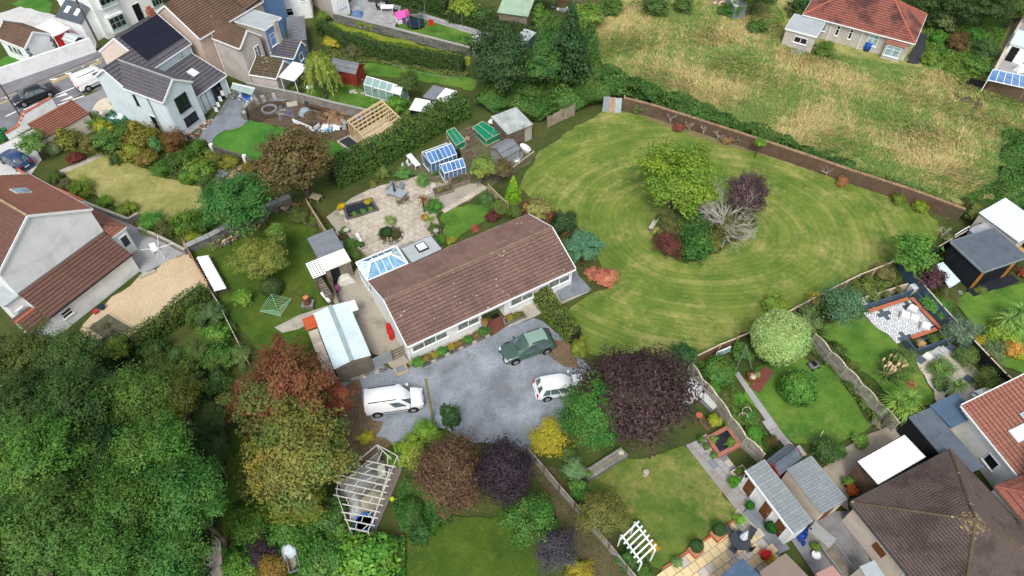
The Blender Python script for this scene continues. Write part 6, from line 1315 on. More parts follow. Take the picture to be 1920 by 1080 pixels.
k=B('slate_outhouse','tumbledown stone outhouse with a patched slate roof behind the blue house',(540,80),(575,76),1.9,(532,42),cat='outbuilding',o=(.1,.1));k.walls(STONE);k.slope((-k.L/2,-k.W/2,1.95),(k.L/2,-k.W/2,1.95),(k.L/2,k.W/2,2.5),(-k.L/2,k.W/2,2.5),14,.25,tile_material('patchy_slate',C(116,120,128),C(150,154,160),C(190,190,186),.8));stones('brick_rubble','fallen red bricks on the slate outhouse','rubble',[(552,78),(570,82)],22,.14,[TERRA,BRICK],1.6,.3)
t=simple('ladder','black ladder leaning on the slate outhouse','ladder',580,92);a,b_=Vector((0,0,0)),Vector((-.8,1.2,2.3))
for s in(-.2,.2):m=MB();m.beam(a+Vector((s,0,0)),b_+Vector((s,0,0)),.05,.05);m.build('rail',BLACK,t)
for i in range(8):m=MB();q=a.lerp(b_,(i+.5)/8);m.beam(q-Vector((.2,0,0)),q+Vector((.2,0,0)),.04,.04);m.build('rung',GALV,t)
t=simple('trampoline','round trampoline with a dark safety net on the terrace lawn','trampoline',780,50);m=MB();m.lathe([(1.2,.5),(1.2,.56),(.95,.57)],20);m.build('pad',M('dark_blue_pad',C(44,60,78),rough=.6),t);m=MB();m.lathe([(.95,.55),(.02,.54)],20);m.build('mat',BLACK,t);m=MB();
for i in range(20):a0,a1=6.283*i/20,6.283*(i+1)/20;m.quad((1.15*math.cos(a0),1.15*math.sin(a0),.6),(1.15*math.cos(a1),1.15*math.sin(a1),.6),(1.15*math.cos(a1),1.15*math.sin(a1),2.2),(1.15*math.cos(a0),1.15*math.sin(a0),2.2))
m.build('net',clear_glass('dark_net',C(20,40,36),.35),t)
for i in range(6):a0=6.283*i/6;m=MB();m.tube((1.2*math.cos(a0),1.2*math.sin(a0),0),(1.2*math.cos(a0),1.2*math.sin(a0),2.25),.03,.03,6);m.build('net_pole',GALV,t)
t=simple('playhouse','pink and white plastic playhouse leaning on the terrace lawn','playhouse',755,40,.05,.5);PINK=M('pink_plastic',C(232,90,175),rough=.4,bump=0);m=MB();m.box(-.8,-.6,0,.8,.6,.9);m.build('wall',M('white_plastic',C(235,230,232),rough=.4),t,bevel=.04);m=MB();m.extrude([(-.75,.9),(.75,.9),(0,1.5)],'x',-.9,.9);m.build('roof',PINK,t);m=MB();m.box(-.25,-.64,.05,.25,-.6,.75);m.build('door',M('purple_plastic',C(140,60,160),rough=.4),t)
t=table('garden_table','white topped table with dark chairs on the terrace patio',727,22,1.7,1.0,.75,WHITE)
for i,(u,v,rz,l)in enumerate(((712,20,1.4,'dark chair at the left end of the white topped table'),(742,25,-1.6,'dark chair at the right end of the white topped table'),(727,12,0,'dark chair behind the white topped table'))):chair(l,u,v,rz,BLACK,'chairs round the white topped table')
heap('dark_cushions','pile of dark garden furniture at the top of the terrace patio','furniture',708,6,1.2,.8,M('dark_furn',C(60,62,68)),7)
t=simple('parasol','closed pale blue parasol on the terrace patio','parasol',678,24);m=MB();m.tube((0,0,0),(0,0,2.6),.03,.03,6);m.build('pole',GALV,t);m=MB();m.lathe([(.16,1.1),(.12,1.8),(.03,2.5)],8);m.build('canopy',M('pale_blue_cloth',C(150,180,196)),t)
cover('covered_table','round table under a blue cover on the terrace patio','table',670,30,1.6,1.6,.7,M('steel_blue_cover',C(86,120,156),rough=.6))
for i,(u,v,l)in enumerate(((676,52,'first of the three white pots on the stone wall from the house'),(687,54,'middle one of the three white pots below the stone wall'),(698,57,'last of the three white pots below the stone wall'))):pot(l,u,v,.2,.35,WHITE,'bush',(140,160,60),.45,group='white pots below the stone wall')
for u,v,h,l in((798,34,2.6,'tall pale washing line pole beside the trampoline'),(867,52,2.3,'short pale washing line pole on the terrace path'),(714,112,2.6,'thin dark washing line pole by the red shed'),(861,145,2.6,'thin dark washing line pole by the tall dark tree')):
    pole(l,u,v,h,.04,GALV if h>2.55 and u>790 and u<800 else TIMBER,name='line_pole')
t=simple('washing_line','washing line between the thin dark poles','washing line',714,112,2.5);m=MB();e=P(861,145,2.5)-t.location;ps=[e*f-Vector((0,0,.5*4*f*(1-f)))for f in np.linspace(0,1,9)];m.path(ps,.018,4);m.build('line',GALV,t)
t=simple('washing_line','washing line with one red cloth over the terrace lawn','washing line',798,34,2.5);m=MB();e=P(965,66,2.2)-t.location;ps=[e*f-Vector((0,0,.4*4*f*(1-f)))for f in np.linspace(0,1,9)];m.path(ps,.018,4);m.build('line',GALV,t);m=MB();q=e*.06;m.box(q.x-.3,q.y-.02,q.z-.85,q.x+.3,q.y+.02,q.z-.05);m.build('red_cloth',RED_P,t)
t=simple('bird_table','small wooden bird table in front of the old greenhouse','bird table',708,185);m=MB();m.tube((0,0,0),(0,0,1.2),.04,.04,6);m.build('post',TIMBER,t);m=MB();m.box(-.25,-.25,1.2,.25,.25,1.25);m.build('tray',TIMBER,t);m=MB();m.extrude([(-.3,1.5),(.3,1.5),(0,1.75)],'x',-.3,.3);m.build('roof',COVER,t)
table('round_table','small white round table under the willow',583,172,.9,.9,.7,WHITE,rnd=True)
for u,v,l in((655,142,'grey rubble steps left of the old greenhouse'),):stones('rubble_wall',l,'wall',[(632,134),(680,150)],30,.22,[STONE,CONC],.1,.12)
stones('stepping_stones','row of flat stepping stones on the willow lawn','stepping stones',[(655,172),(690,178)],5,.3,[CONC],-.05,.1)
# vegetable garden
def cage(label,c,h,mt=NET):
    p=pts(c);o=sum(p,Vector())/4;t=thing('net_cage',label,'net cage',(o.x,o.y,.02));l=[q-o for q in p];m=MB();up=Vector((0,0,h));f=MB()
    for i in range(4):a,b_=l[i],l[(i+1)%4];m.quad(a+Vector((0,0,.1)),b_+Vector((0,0,.1)),b_+up,a+up);f.beam(a+up,b_+up,.06,.06);f.beam(a,a+up,.06,.06);f.beam(a+Vector((0,0,.1)),b_+Vector((0,0,.1)),.08,.2)
    m.quad(*[q+up for q in l]);m.build('netting',mt,t);f.beam(l[0].lerp(l[1],.5)+up,l[3].lerp(l[2],.5)+up,.05,.05);f.build('frame',PALEWOOD,t);s=MB();s.prism([(q.x*.94,q.y*.94)for q in l],.02,.15);s.build('soil',SOIL,t)
    for i in range(6):o_=crown('bush',t,'plant',(80,140,70));q=l[0].lerp(l[1],random.uniform(.15,.85)).lerp(l[3].lerp(l[2],random.uniform(.15,.85)),random.uniform(.2,.8));o_.location=(q.x,q.y,.35);o_.scale=(.3,.3,.3)
cage('green netted vegetable cage nearest the tall hedge',[(856,286),(873,276),(853,252),(838,258)],.9)
cage('wider green netted vegetable cage beside the concrete shed',[(912,276),(940,262),(905,240),(887,252)],.9)
for c,h,l,pl in(([(877,280),(895,272),(884,254),(868,260)],.55,'raised timber bed with white trays between the two green cages',((.3,.5,.3,'bush',(180,170,150)),)),([(882,312),(896,306),(886,284),(873,290)],.35,'empty timber framed bed below the trays',()),
                    ([(848,357),(882,345),(876,332),(842,343)],.6,'grey raised planter in front of the smaller blue greenhouse',((.5,.5,.25,'bush',(90,120,60)),)),([(817,371),(851,361),(845,350),(812,359)],.35,'wooden planter with trellis at the patio edge',((.3,.5,.3,'fine',(150,140,100)),(.7,.5,.3,'fine',(130,130,90)))),
                    ([(884,262),(896,256),(886,246),(876,250)],.6,'weathered slatted crate behind the green cages',()),([(812,338),(826,333),(818,322),(806,326)],.3,'small seed bed beside the blue greenhouses',((.5,.5,.3,'bush',(90,130,70)),))):
    bed('raised_bed',l,c,h,.06,TIMBER,plants=pl)
t=simple('trellis','diamond trellis standing in the wooden planter','trellis',838,354);a,b_=P(820,362)-t.location,P(846,353)-t.location
for i in range(7):m=MB();q=a.lerp(b_,i/6);m.beam(q+Vector((0,0,.3)),a.lerp(b_,min(1,i/6+.25))+Vector((0,0,1.4)),.03,.03);m.beam(q+Vector((0,0,.3)),a.lerp(b_,max(0,i/6-.25))+Vector((0,0,1.4)),.03,.03);m.build('lath',FENCEY,t)
k=B('concrete_shed','low shed with a mossy corrugated concrete roof wrapped in brambles',(952,253),(1000,234),2.0,(930,218),cat='shed',o=(.1,.1));k.walls(M('dark_plank',C(118,104,90),vary=.3,var=.25));k.flat(M('mossy_concrete_roof',C(166,176,172),C(180,186,184),var=.15,dirt=C(120,128,118)),.06,fall=.15,ribs=14,ribmat=M('mossy_concrete_roof',C(166,176,172)))
m=MB();m.box(.6,-k.wy-.03,.1,1.5,-k.wy,1.8);k.add(m,'door',CONC)
k=B('grey_garden_shed','small shed with a pitched grey felt roof by the lawn corner',(944,297),(975,280),1.7,depth=2.2,cat='shed',o=(.06,.06));k.walls(M('pale_boards',C(158,160,158),vary=.2),2.2,'x');k.gable(2.25,FELT,2,1.3,gutter=None,barge=TIMBER)
for u,v,l in((927,252,'white water butt left of the concrete shed'),(934,255,'second white water butt beside the concrete shed'),(942,258,'pale blue water butt nearest the grey shed'),(950,262,'light blue plastic barrel by the grey felt shed')):t=simple('water_butt',l,'barrel',u,v,0,0,'water butts by the concrete shed');m=MB();m.lathe([(.25,0),(.3,.35),(.27,.8),(.24,.82)],12);m.build('barrel',M('pale_plastic',C(190,208,214),rough=.45)if u<940 else M('sky_plastic',C(150,200,220),rough=.45),t,smooth=True)
t=simple('water_butt','black barrel beside the larger blue greenhouse','barrel',858,296);m=MB();m.lathe([(.34,0),(.38,.5),(.34,.95),(.3,.97)],12);m.build('barrel',BLACK,t,smooth=True)
table('potting_table','white topped potting table beside the concrete shed',931,242,1.9,.7,.8,SHEET,-.55);table('potting_bench','white narrow bench at the hedge foot left of the blue greenhouses',776,308,2.2,.6,.6,SHEET,-1.0,'bench')
heap('white_bag','white bag on the ground by the narrow white bench','bag',764,311,.5,.5,TARP_W,4)
chair('white chair among clutter on the small deck by the lawn',968,307,.6,WHITE);chair('grey slatted chair on the small deck by the lawn',975,302,-.3,GALV)
t=simple('deck_rail','wooden rail with pale top along the small deck at the lawn edge','rail',976,318);a,b_=P(962,326)-t.location,P(1001,296)-t.location;m=MB();m.beam(a+Vector((0,0,.9)),b_+Vector((0,0,.9)),.08,.08);m.build('top_rail',CAPC,t)
for i in range(14):m=MB();q=a.lerp(b_,i/13);m.beam(q,q+Vector((0,0,.88)),.09,.03);m.build('slat',TIMBER,t)
t=simple('white_bath','old white bathtub planter by the lawn corner shed','bathtub',985,283,0,-.9);m=MB();m.lathe([(.3,0),(.4,.5),(.33,.5),(.25,.1)],12);o=m.build('tub',WHITE,t);o.scale=(2.0,1,1)
t=simple('grapes_arch','broken wooden arch frame beside the half bare fruit tree','frame',915,340);
for a,b_ in(((895,352),(908,340)),((908,340),(925,336)),((925,336),(918,350)),((908,340),(905,352))):m=MB();m.beam(P(*a)-t.location+Vector((0,0,.3)),P(*b_)-t.location+Vector((0,0,.8)),.06,.06);m.build('bar',TIMBER,t)
# stone patio
bed('pond','rectangular garden pond with black netting and stone edge on the patio',[(653,414),(709,397),(696,376),(645,391)],.3,.25,STONE,GLASS_D,((.25,.12,.3,'fine',(120,160,70)),(.55,.12,.32,'fine',(110,156,66)),(.8,.15,.3,'fine',(110,150,70))),'pond','water')
t=table('patio_table','grey rectangular table with chairs on the stone patio',745,370,1.9,1.1,.74,M('grey_table',C(150,160,168),rough=.5),-.45);t['label']='grey rectangular dining table on the stone patio'
for i,(u,v,rz,l)in enumerate(((735,366,1.1,'grey patio chair at the left side of the dining table'),(750,384,3.6,'brown patio chair nearest the camera at the dining table'),(761,378,-2.4,'brown patio chair at the right corner of the dining table'),(752,358,-.4,'grey patio chair behind the dining table'),(738,357,.2,'grey patio chair at the far left corner of the dining table'))):chair(l,u,v,rz,GALV if i in(0,3,4)else TIMBER,'chairs round the patio dining table')
t=simple('parasol','closed dark green parasol standing in the patio table','parasol',742,371);m=MB();m.tube((0,0,0),(0,0,2.4),.03,.03,6);m.build('pole',TIMBER,t);m=MB();m.lathe([(.13,.95),(.1,1.7),(.02,2.4)],8);m.build('canopy',M('green_cloth',C(40,84,70)),t)
t=simple('round_stone_bed','round stone edged bed with clipped balls in the middle of the patio','flower bed',733,444)
for i in range(22):a=6.283*i/22;m=MB();m.cbox((1.15*math.cos(a),1.15*math.sin(a),.1),.3,.2,.28,a+1.57+random.uniform(-.1,.1));m.build('stone',STONE if i%2 else CONC,t,bevel=.03)
m=MB();m.lathe([(1.05,.1),(1.05,.3)],20);m.build('soil',SOIL,t)
for x,l in((-.15,0),(.2,1)):m=MB();m.lathe([(.1,.3),(.12,.45),(.06,.55),(.09,.7),(.02,.8)],8,(x,-.8,0));m.build('ornament',FENCEY,t)
bed('stone_planter','stone edged patio bed with shrubs beside the orchard shed',[(655,482),(676,474),(648,432),(632,438)],.3,.15,CONC)
t=simple('white_bench','white stone bench at the edge of the patio bed','bench',674,451,.05,-1.1);m=MB();m.box(-.6,-.15,.38,.6,.15,.45);m.build('seat',WHITE,t)
for s in(-.45,.45):m=MB();m.box(s-.08,-.13,0,s+.08,.13,.38);m.build('leg',WHITE,t)
t=simple('bird_bath','round stone bird bath in the patio bed','bird bath',652,441);m=MB();m.lathe([(.15,0),(.08,.1),(.08,.6),(.28,.72),(.28,.76),(.2,.72)],12);m.build('basin',CONC,t)
bed('stone_planter','small stone planter at the end of the patio bed',[(676,473),(688,468),(684,458),(672,462)],.45,.1,CONC,plants=((.5,.5,.3,'bush',(70,120,50)),))
pot('pink flower pot by the side yard',633,548,.22,.4,M('purple_pot',C(130,60,100)),'bush',(170,90,150),.3);pot('terracotta pot on the bricks beside the orchard shed',660,498,.22,.35,TERRA,'bush',(150,120,60),.25);pot('grey stone urn beside the bungalow back roof',818,439,.25,.5,CONC);pot('grey urn in front of the flat roofed extension',830,455,.22,.5,CONC)
# side yard
cover('covered_mower','lumpy white cover over something in front of the orchard shed','covered thing',649,527,1.5,1.0,.8,M('dirty_white_cover',C(206,204,194),rough=.6,var=.12,scale=4,dirt=C(160,160,150)),.4,.12)
t=simple('log_rack','slatted wooden rack along the lattice awning','rack',608,545,0,-1.0)
for i in range(9):m=MB();m.box(-1.4+i*.33,-.3,0,-1.2+i*.33,.3,.9);m.build('slat',TIMBER,t)
t=simple('white_roll','white plastic roll lying beside the wooden rack','roll',606,556);m=MB();e=P(620,572)-t.location;m.tube((0,0,.5),(e.x,e.y,.5),.17,.17,10);m.build('roll',SHEET,t)
for i,(u,v,l)in enumerate(((735,632,'red gas bottle nearer to the gravel drive'),(731,622,'red gas bottle further from the gravel drive'))):
    t=simple('gas_bottle',l,'gas bottle',u,v+3,.03,0,'red gas bottles at the gable wall');m=MB();m.lathe([(.2,0),(.22,.08),(.22,1.0),(.17,1.16),(.06,1.22),(.06,1.32)],12);m.build('cylinder',RED_P,t,smooth=True);m=MB();m.lathe([(.13,1.15),(.13,1.34),(.11,1.34),(.11,1.18)],10);m.build('collar',RED_P,t)
t=simple('incinerator','rusty drum on a small stone plinth on the shaded lawn','drum',579,575);m=MB();m.box(-.5,-.4,0,.5,.4,.5);m.build('plinth',STONE,t);m=MB();m.lathe([(.3,.5),(.31,.9),(.3,1.35),(.26,1.35),(.26,1.2)],14);m.build('drum',M('rust_drum',C(104,60,50),C(120,80,60),var=.25,scale=3),t);m=MB();m.lathe([(.25,1.28),(.02,1.29)],14);m.build('lid',M('orange_clay',C(206,140,84)),t)
t=simple('rotary_dryer','green rotary clothes dryer on the shaded lawn','clothes dryer',528,598);m=MB();m.tube((0,0,0),(0,0,1.7),.03,.03,6);m.build('pole',M('green_metal',C(120,190,150),rough=.4),t)
arms=[Vector((math.cos(a),math.sin(a),0))*1.35+Vector((0,0,1.95))for a in(.5,2.07,3.64,5.21)];m=MB()
for a in arms:m.tube((0,0,1.3),a,.02,.02,5)
m.build('arm',M('green_metal',C(120,190,150)),t);m=MB()
for f in(.3,.45,.6,.75,.9,1.0):
    for i in range(4):c0=Vector((0,0,1.3));m.tube(c0.lerp(arms[i],f),c0.lerp(arms[(i+1)%4],f),.01,.01,3)
m.build('line',M('pale_green_line',C(170,215,190)),t)
t=simple('rotary_dryer','white rotary clothes dryer on the rear patio of the white house','clothes dryer',309,486);m=MB();m.tube((0,0,0),(0,0,1.7),.03,.03,6);m.build('pole',UPVC,t);m=MB()
for a in(.3,1.87,3.44,5.01):m.tube((0,0,1.5),(1.4*math.cos(a),1.4*math.sin(a),1.75),.025,.025,5)
m.build('arm',UPVC,t);chair('white plastic garden chair on the rear patio',293,474,.5,WHITE,name='plastic_chair')
t=simple('pallet_roof','long low shelter with a white slatted roof beside the plank fence','shelter',398,512);l=[P(368,482,1.0),P(390,479,1.0),P(425,541,1.0),P(402,546,1.0)];l=[q-t.location for q in l];N_=15
for i in range(N_):m=MB();f=(i+.5)/N_;m.beam(l[0].lerp(l[3],f),l[1].lerp(l[2],f),.3,.03,(0,0,1));m.build('roof_slat',WHITE if i%3 else SHEET,t)
for q in l:m=MB();m.cbox((q.x*.95,q.y*.95,-.05),.08,.08,1.0);m.build('post',TIMBER,t)
m=MB();c=sum(l,Vector())/4;m.prism([((q.x-c.x)*.85+c.x,(q.y-c.y)*.85+c.y)for q in l],0,.6);m.build('stored_timber',BARK,t)
stones('log_stack','split logs and stones along the foot of the stone retaining wall','log stack',[(412,462),(455,438),(505,408),(545,388)],70,.2,[BARK,TIMBER,STONE,M('cut_log',C(200,170,130))],.1,.22,'log',True)
stones('log_stack','tangle of cut branches and logs below the patio fence','log stack',[(548,388),(580,400),(606,430)],45,.17,[BARK,TIMBER,OAK],.1,.45,'log',True)
table('garden_table','weathered wooden table in the corner under the brown-green tree',594,378,1.1,.8,.7,FENCEY,-.4)
for c,l in(([(166,618),(207,645),(252,618),(205,590)],'large soil bed with timber edging in the golden gravel yard'),([(138,636),(190,668),(176,676),(130,645)],'narrow soil bed with timber edging at the wood edge')):bed('soil_bed',l,c,.2,.08,PALEWOOD,M('bed_soil',C(84,76,64),C(100,98,76),var=.3,scale=3,bump=.8),((.4,.5,.3,'fine',(110,116,80)),(.7,.4,.25,'fine',(120,120,90))))
pot('dark blue pot against the white lean-to wall',193,579,.28,.35,M('dark_blue_pot',C(40,46,66)));pot('red pot against the white lean-to wall',181,587,.25,.3,M('red_pot',C(170,60,66)))
t=simple('stone_step','stone step at the corner of the white lean-to','step',278,515,.02,.6);m=MB();m.box(-.7,-.2,0,.7,.2,.2);m.build('step',CONC,t,bevel=.02)
t=simple('planter_trough','square stone drain cover with a slab on the drive','slab',752,694,.03,.45);m=MB();m.box(-.55,-.5,0,.55,.5,.16);m.build('frame',FENCEY,t,bevel=.03);m=MB();m.box(-.35,-.3,.16,.35,.3,.2);m.build('slab',DARKGREY,t,bevel=.02)
pot('weathered pot at the bungalow front corner',771,684,.22,.45,FENCEY);stones('edging_stones','row of rough edging stones in front of the garage gate','stones',[(640,718),(670,708),(706,698),(728,690)],16,.2,[CONC,STONE,FENCEY],0,.1)
t=simple('hanging_basket','hanging flower basket on the bungalow wall by the porch','flower basket',909,607,0);q=P(909,603,1.7)-t.location;o=crown('bush',t,'flowers',(150,110,70));o.location=q;o.scale=(.35,.35,.35)
bed('porch_planter','flower planter beside the brick porch',[(947,612),(985,596),(980,588),(944,602)],.35,.1,STONE,plants=((.3,.5,.35,'bush',(150,150,70)),(.7,.5,.35,'bush',(120,120,60))))
pot('dark flower tub at the left end of the porch',905,628,.3,.35,STONE,'bush',(80,130,60),.4)
area('porch_mat',[(920,594),(934,588),(938,595),(924,601)],BLACK)
t=simple('slab_terrace','dark slab terrace at the right end of the bungalow','terrace',1080,548);l=[P(1052,566),P(1108,545),P(1085,520),P(1078,500),P(1040,540)];m=MB();m.prism([((q-t.location).x,(q-t.location).y)for q in l],0,.22);m.build('slab',DARKGREY,t)
t=simple('stick','pale stick leaning at the end of the drive hedge','stick',1084,640);m=MB();m.tube((0,0,0),(-.5,.8,.9),.03,.03,5);m.build('stick',CAPC,t)
# lawn island and fence side
t=simple('bench','grey wooden bench at the edge of the lawn island','bench',1223,427,0,1.05);m=MB();m.box(-.6,-.2,.4,.6,.2,.46);m.build('seat',M('pale_grey_wood',C(190,186,176)),t);m=MB();m.box(-.6,-.26,.5,.6,-.2,.85);m.build('backrest',M('pale_grey_wood',C(190,186,176)),t)
for s in(-.5,.5):m=MB();m.box(s-.05,-.24,0,s+.05,.2,.4);m.build('leg',TIMBER,t)
t=simple('window_frame','white window frame propped against the lawn fence','window frame',1352,668,.3);e=P(1366,662)-P(1340,673);d=e.normalized();m=MB();m.beam(-e*.5+Vector((0,0,.65)),e*.5+Vector((0,0,.65)),.06,.75);m.build('frame',UPVC,t);m=MB();n_=Vector((d.y,-d.x,0))*.035;m.beam(-e*.45+n_+Vector((0,0,.65)),e*.45+n_+Vector((0,0,.65)),.02,.55);m.build('pane',GLASS_P,t)
t=simple('swing_frame','thin metal A-shaped swing frame in the long garden','frame',1392,688);top=P(1399,648,2.2)-t.location
for u,v in((1381,690),(1411,697),(1392,668)):m=MB();m.tube(P(u,v)-t.location,top,.03,.03,6);m.build('pole',GALV,t)
t=simple('brazier','stone plinth with flower baskets under the swing frame','flower stand',1410,712);m=MB();m.box(-.45,-.35,0,.45,.35,.55);m.build('plinth',OAK,t)
for i in range(4):o=crown('bush',t,'flowers',((190,110,100),(150,180,120),(220,220,210),(90,150,110))[i]);o.location=(random.uniform(-.3,.3),random.uniform(-.2,.2),.7);o.scale=(.25,)*3
t=simple('plank_bench','long reddish plank trough lying on the long lawn','planks',1428,712);a,b_=P(1414,734)-t.location,P(1441,694)-t.location;d=(b_-a).normalized();n_=Vector((-d.y,d.x,0))
for i in range(4):m=MB();m.beam(a+n_*(i*.22-.3)+Vector((0,0,.2+.02*i)),b_+n_*(i*.22-.3)+Vector((0,0,.2)),.2,.05);m.build('plank',M('red_brown_plank',C(128,76,66),vary=.25),t)
t=simple('lawn_mower','small lawn mower parked at the edge of the long lawn','lawn mower',1524,688,.03,.4);m=MB();m.box(-.4,-.3,.15,.4,.3,.4);m.build('deck',M('mower_grey',C(120,126,130),rough=.5),t,bevel=.06);m=MB();m.box(-.2,-.2,.4,.15,.2,.6);m.build('engine',BLACK,t,bevel=.04)
for a in(-.3,.3):
    for s in(-.32,.32):m=MB();m.tube((a,s-.04,.13),(a,s+.04,.13),.13,.13,10);m.build('wheel',BLACK,t)
m=MB();m.tube((.35,-.25,.4),(.9,-.25,.95),.02,.02,5);m.tube((.35,.25,.4),(.9,.25,.95),.02,.02,5);m.tube((.9,-.25,.95),(.9,.25,.95),.02,.02,5);m.build('handle',BLACK,t)
t=simple('garden_hose','yellow hose line lying across the long lawn','hose',1430,735,.06);ps=[P(u,v,.08)-t.location for u,v in((1428,732),(1440,755),(1460,777),(1490,797),(1515,803),(1543,809))];m=MB();m.path(ps,.025,5);m.build('hose',M('yellow_hose',C(190,190,90)),t)
t=simple('line_post','thin pale post at the end of the hose on the long lawn','post',1526,838);m=MB();m.tube((0,0,0),P(1544,808,1.0)-t.location,.03,.03,6);m.build('post',CAPC,t)
t=simple('cane_arch','pair of pale wire hoops in the flower bed by the stepping path','hoops',1398,776)
for u,v in((1400,772),(1393,783)):m=MB();c=P(u,v,.6)-t.location;m.path([c+Vector((.35*math.cos(a),.25*math.sin(a),.3*math.sin(a)))for a in np.linspace(0,6.283,13)],.025,4);m.build('hoop',CAPC,t)
# back garden
cover('covered_furniture','square furniture set under a grey cover beneath the purple beech','covered furniture',1292,733,2.2,1.9,1.0,M('pale_grey_cover',C(186,190,194),rough=.55,var=.06,scale=2),.5,.04)
t=simple('storage_box','pale grey storage box beside the wavy fence','storage box',1326,757,.03,-.95);m=MB();m.box(-.75,-.35,0,.75,.35,.6);m.build('box_body',COVER,t,bevel=.03);m=MB();m.box(-.8,-.4,.6,.8,.4,.68);m.build('lid',M('pale_lid',C(196,200,198),rough=.5),t,bevel=.03)
bed('raised_pond','raised brick pond with dark water in the back garden',[(1346,858),(1383,838),(1362,806),(1326,826)],.45,.3,M('pink_brick',C(168,112,98),var=.2,scale=5),GLASS_D,((.75,.3,.35,'fine',(120,160,80)),(.6,.2,.3,'fine',(110,150,70)),(.15,.8,.3,'bush',(120,150,80))),'pond','water')
bed('timber_frame_bed','ladder-like timber bed frame by the beech',[(1325,808),(1333,802),(1318,786),(1311,791)],.2,.07,FENCEB);pot('terracotta pot with a yellow-green plant by the wavy fence',1336,796,.32,.4,M('tan_pot',C(196,168,120)),'bush',(170,180,60),.5);pot('red pot beside the timber bed frame',1310,782,.25,.3,TERRA)
for u,v,l in((1312,830,'first small dark pot beside the raised pond'),(1322,842,'second small dark pot beside the raised pond'),(1336,858,'third small dark pot at the corner of the raised pond')):pot(l,u,v,.18,.3,BLACK,'bush',(96,140,70),.28)
bed('vegetable_planter','timber planter against the end of the white outbuilding',[(1368,890),(1388,878),(1398,890),(1382,902)],.5,.08,CAPC,plants=((.5,.5,.35,'bush',(100,130,60)),))
pot('green shrub in a pot at the outbuilding corner',1373,908,.2,.3,BLACK,'bush',(70,150,40),.42);pot('round green bush in a pot between the brown doors',1403,952,.2,.25,BLACK,'clip',(60,120,40),.35);pot('large dark green ball in a pot beside the middle brown door',1442,994,.25,.3,BLACK,'clip',(44,96,38),.45)
t=simple('sundial','small stone ornament standing on the back lawn','ornament',1209,892);m=MB();m.lathe([(.2,0),(.2,.08),(.1,.12),(.1,.5),(.22,.6),(.22,.66),(.05,.7)],10);m.build('column',CONC,t)
bed('stone_trough','long low stone planter wall at the top of the back lawn',[(1103,902),(1172,858),(1162,848),(1094,892)],.5,.25,STONE,M('gravel_fill',C(140,132,112),var=.2,scale=5),((.05,.5,.3,'fine',(120,150,80)),(.95,.6,.2,'bush',(230,230,220))))
def pergola(name,label,q,z,mat,nb,beams,w_=.09,h=.1,over=.0):
    p=pts(q,z);o=Vector((p[0].x,p[0].y,0));t=thing(name,label,'pergola',o);l=[a-o for a in p]
    for a in l:m=MB();m.cbox((a.x,a.y,-.1),.1,.1,z+.05);m.build('post',mat,t)
    for i in range(beams):f=i/(beams-1);m=MB();m.beam(l[0].lerp(l[1],f),l[3].lerp(l[2],f),w_,h);m.build('beam',mat,t)
    for i in range(nb):f=(i+.5)/nb;a,b_=l[0].lerp(l[3],f),l[1].lerp(l[2],f);d=(b_-a).normalized()*over;m=MB();m.beam(a-d+Vector((0,0,h)),b_+d+Vector((0,0,h)),w_,h);m.build('rafter',mat,t)
    return t
pergola('white_pergola','small white pergola over the lower back lawn edge',[(1165,1003),(1190,979),(1228,1031),(1203,1055)],2.2,WHITE,6,2,.1,.1,.25)
t=table('round_table','round dark glass table on the sandstone patio',1383,1020,1.35,1.35,.72,M('dark_table',C(66,72,80),rough=.25),rnd=True)
t=simple('parasol','closed white striped parasol over the round dark table','parasol',1386,1018);m=MB();m.tube((0,0,0),(0,0,2.3),.03,.03,6);m.build('pole',GALV,t)
for i in range(10):a=6.283*i/10;m=MB();m.tube((.2*math.cos(a),.2*math.sin(a),1.15),(0,0,2.3),.075,.02,5);m.build('canopy_fold',WHITE if i%2 else M('pale_blue_stripe',C(196,210,224)),t)
MET=M('bronze_metal',C(120,108,88),rough=.4,metal=.3);SL=M('dark_sling',C(70,76,84),rough=.7)
for i,(u,v,rz,l)in enumerate(((1369,1003,.9,'patio chair at the lawn side of the round dark table'),(1373,1032,2.4,'patio chair at the near left side of the round dark table'),(1398,1030,-2.4,'patio chair at the near right side of the round dark table'),(1402,1006,-.7,'patio chair behind the striped parasol'))):chair(l,u,v,rz,SL,'sling chairs round the dark glass table',frame=MET)
for u,v,l in((1340,1012,'square terracotta planter with a clipped ball nearer the bottom edge'),(1380,985-3,'square terracotta planter with a clipped ball beside the patio table')):
    u_,v_=(1302,1035)if 'bottom' in l else(1343,1005);t=simple('terracotta_planter',l,'planter',u_,v_,.06,.62);m=MB();m.box(-.4,-.4,0,.4,.4,.42);m.build('tub',TERRA,t,bevel=.02);m=MB();m.box(-.34,-.34,.42,.34,.34,.43);m.build('soil',M('pinkish_soil',C(190,140,110)),t);o=crown('clip',t,'clipped_ball',(62,98,52));o.location=(.1,.1,.85);o.scale=(.48,.48,.48)
wall('low_brick_edge','low brick edge between back lawn and sandstone patio',[(1242,1068),(1300,1028),(1344,1000),(1390,968)],.3,.12,TERRA)
pot('dark pot with white flowers on the sandstone patio',1266,1060,.22,.35,BLACK,'bush',(130,170,110),.35);pot('bright green fern in a pot at the patio corner',1384,980,.2,.3,CONC,'fine',(130,190,70),.42);pot('pot of red and orange flowers by the roof corner',1432,1046,.3,.35,BLACK,'bush',(210,70,40),.42);pot('pot of yellow-green flowers by the roof corner',1440,1053,.25,.3,BLACK,'bush',(200,190,60),.36)
t=simple('stone_step','pale stone step at the top of the sandstone patio','step',1402,982,.04,-.95);m=MB();m.box(-1.1,-.2,0,1.1,.2,.18);m.build('step',SAND2,t,bevel=.02)
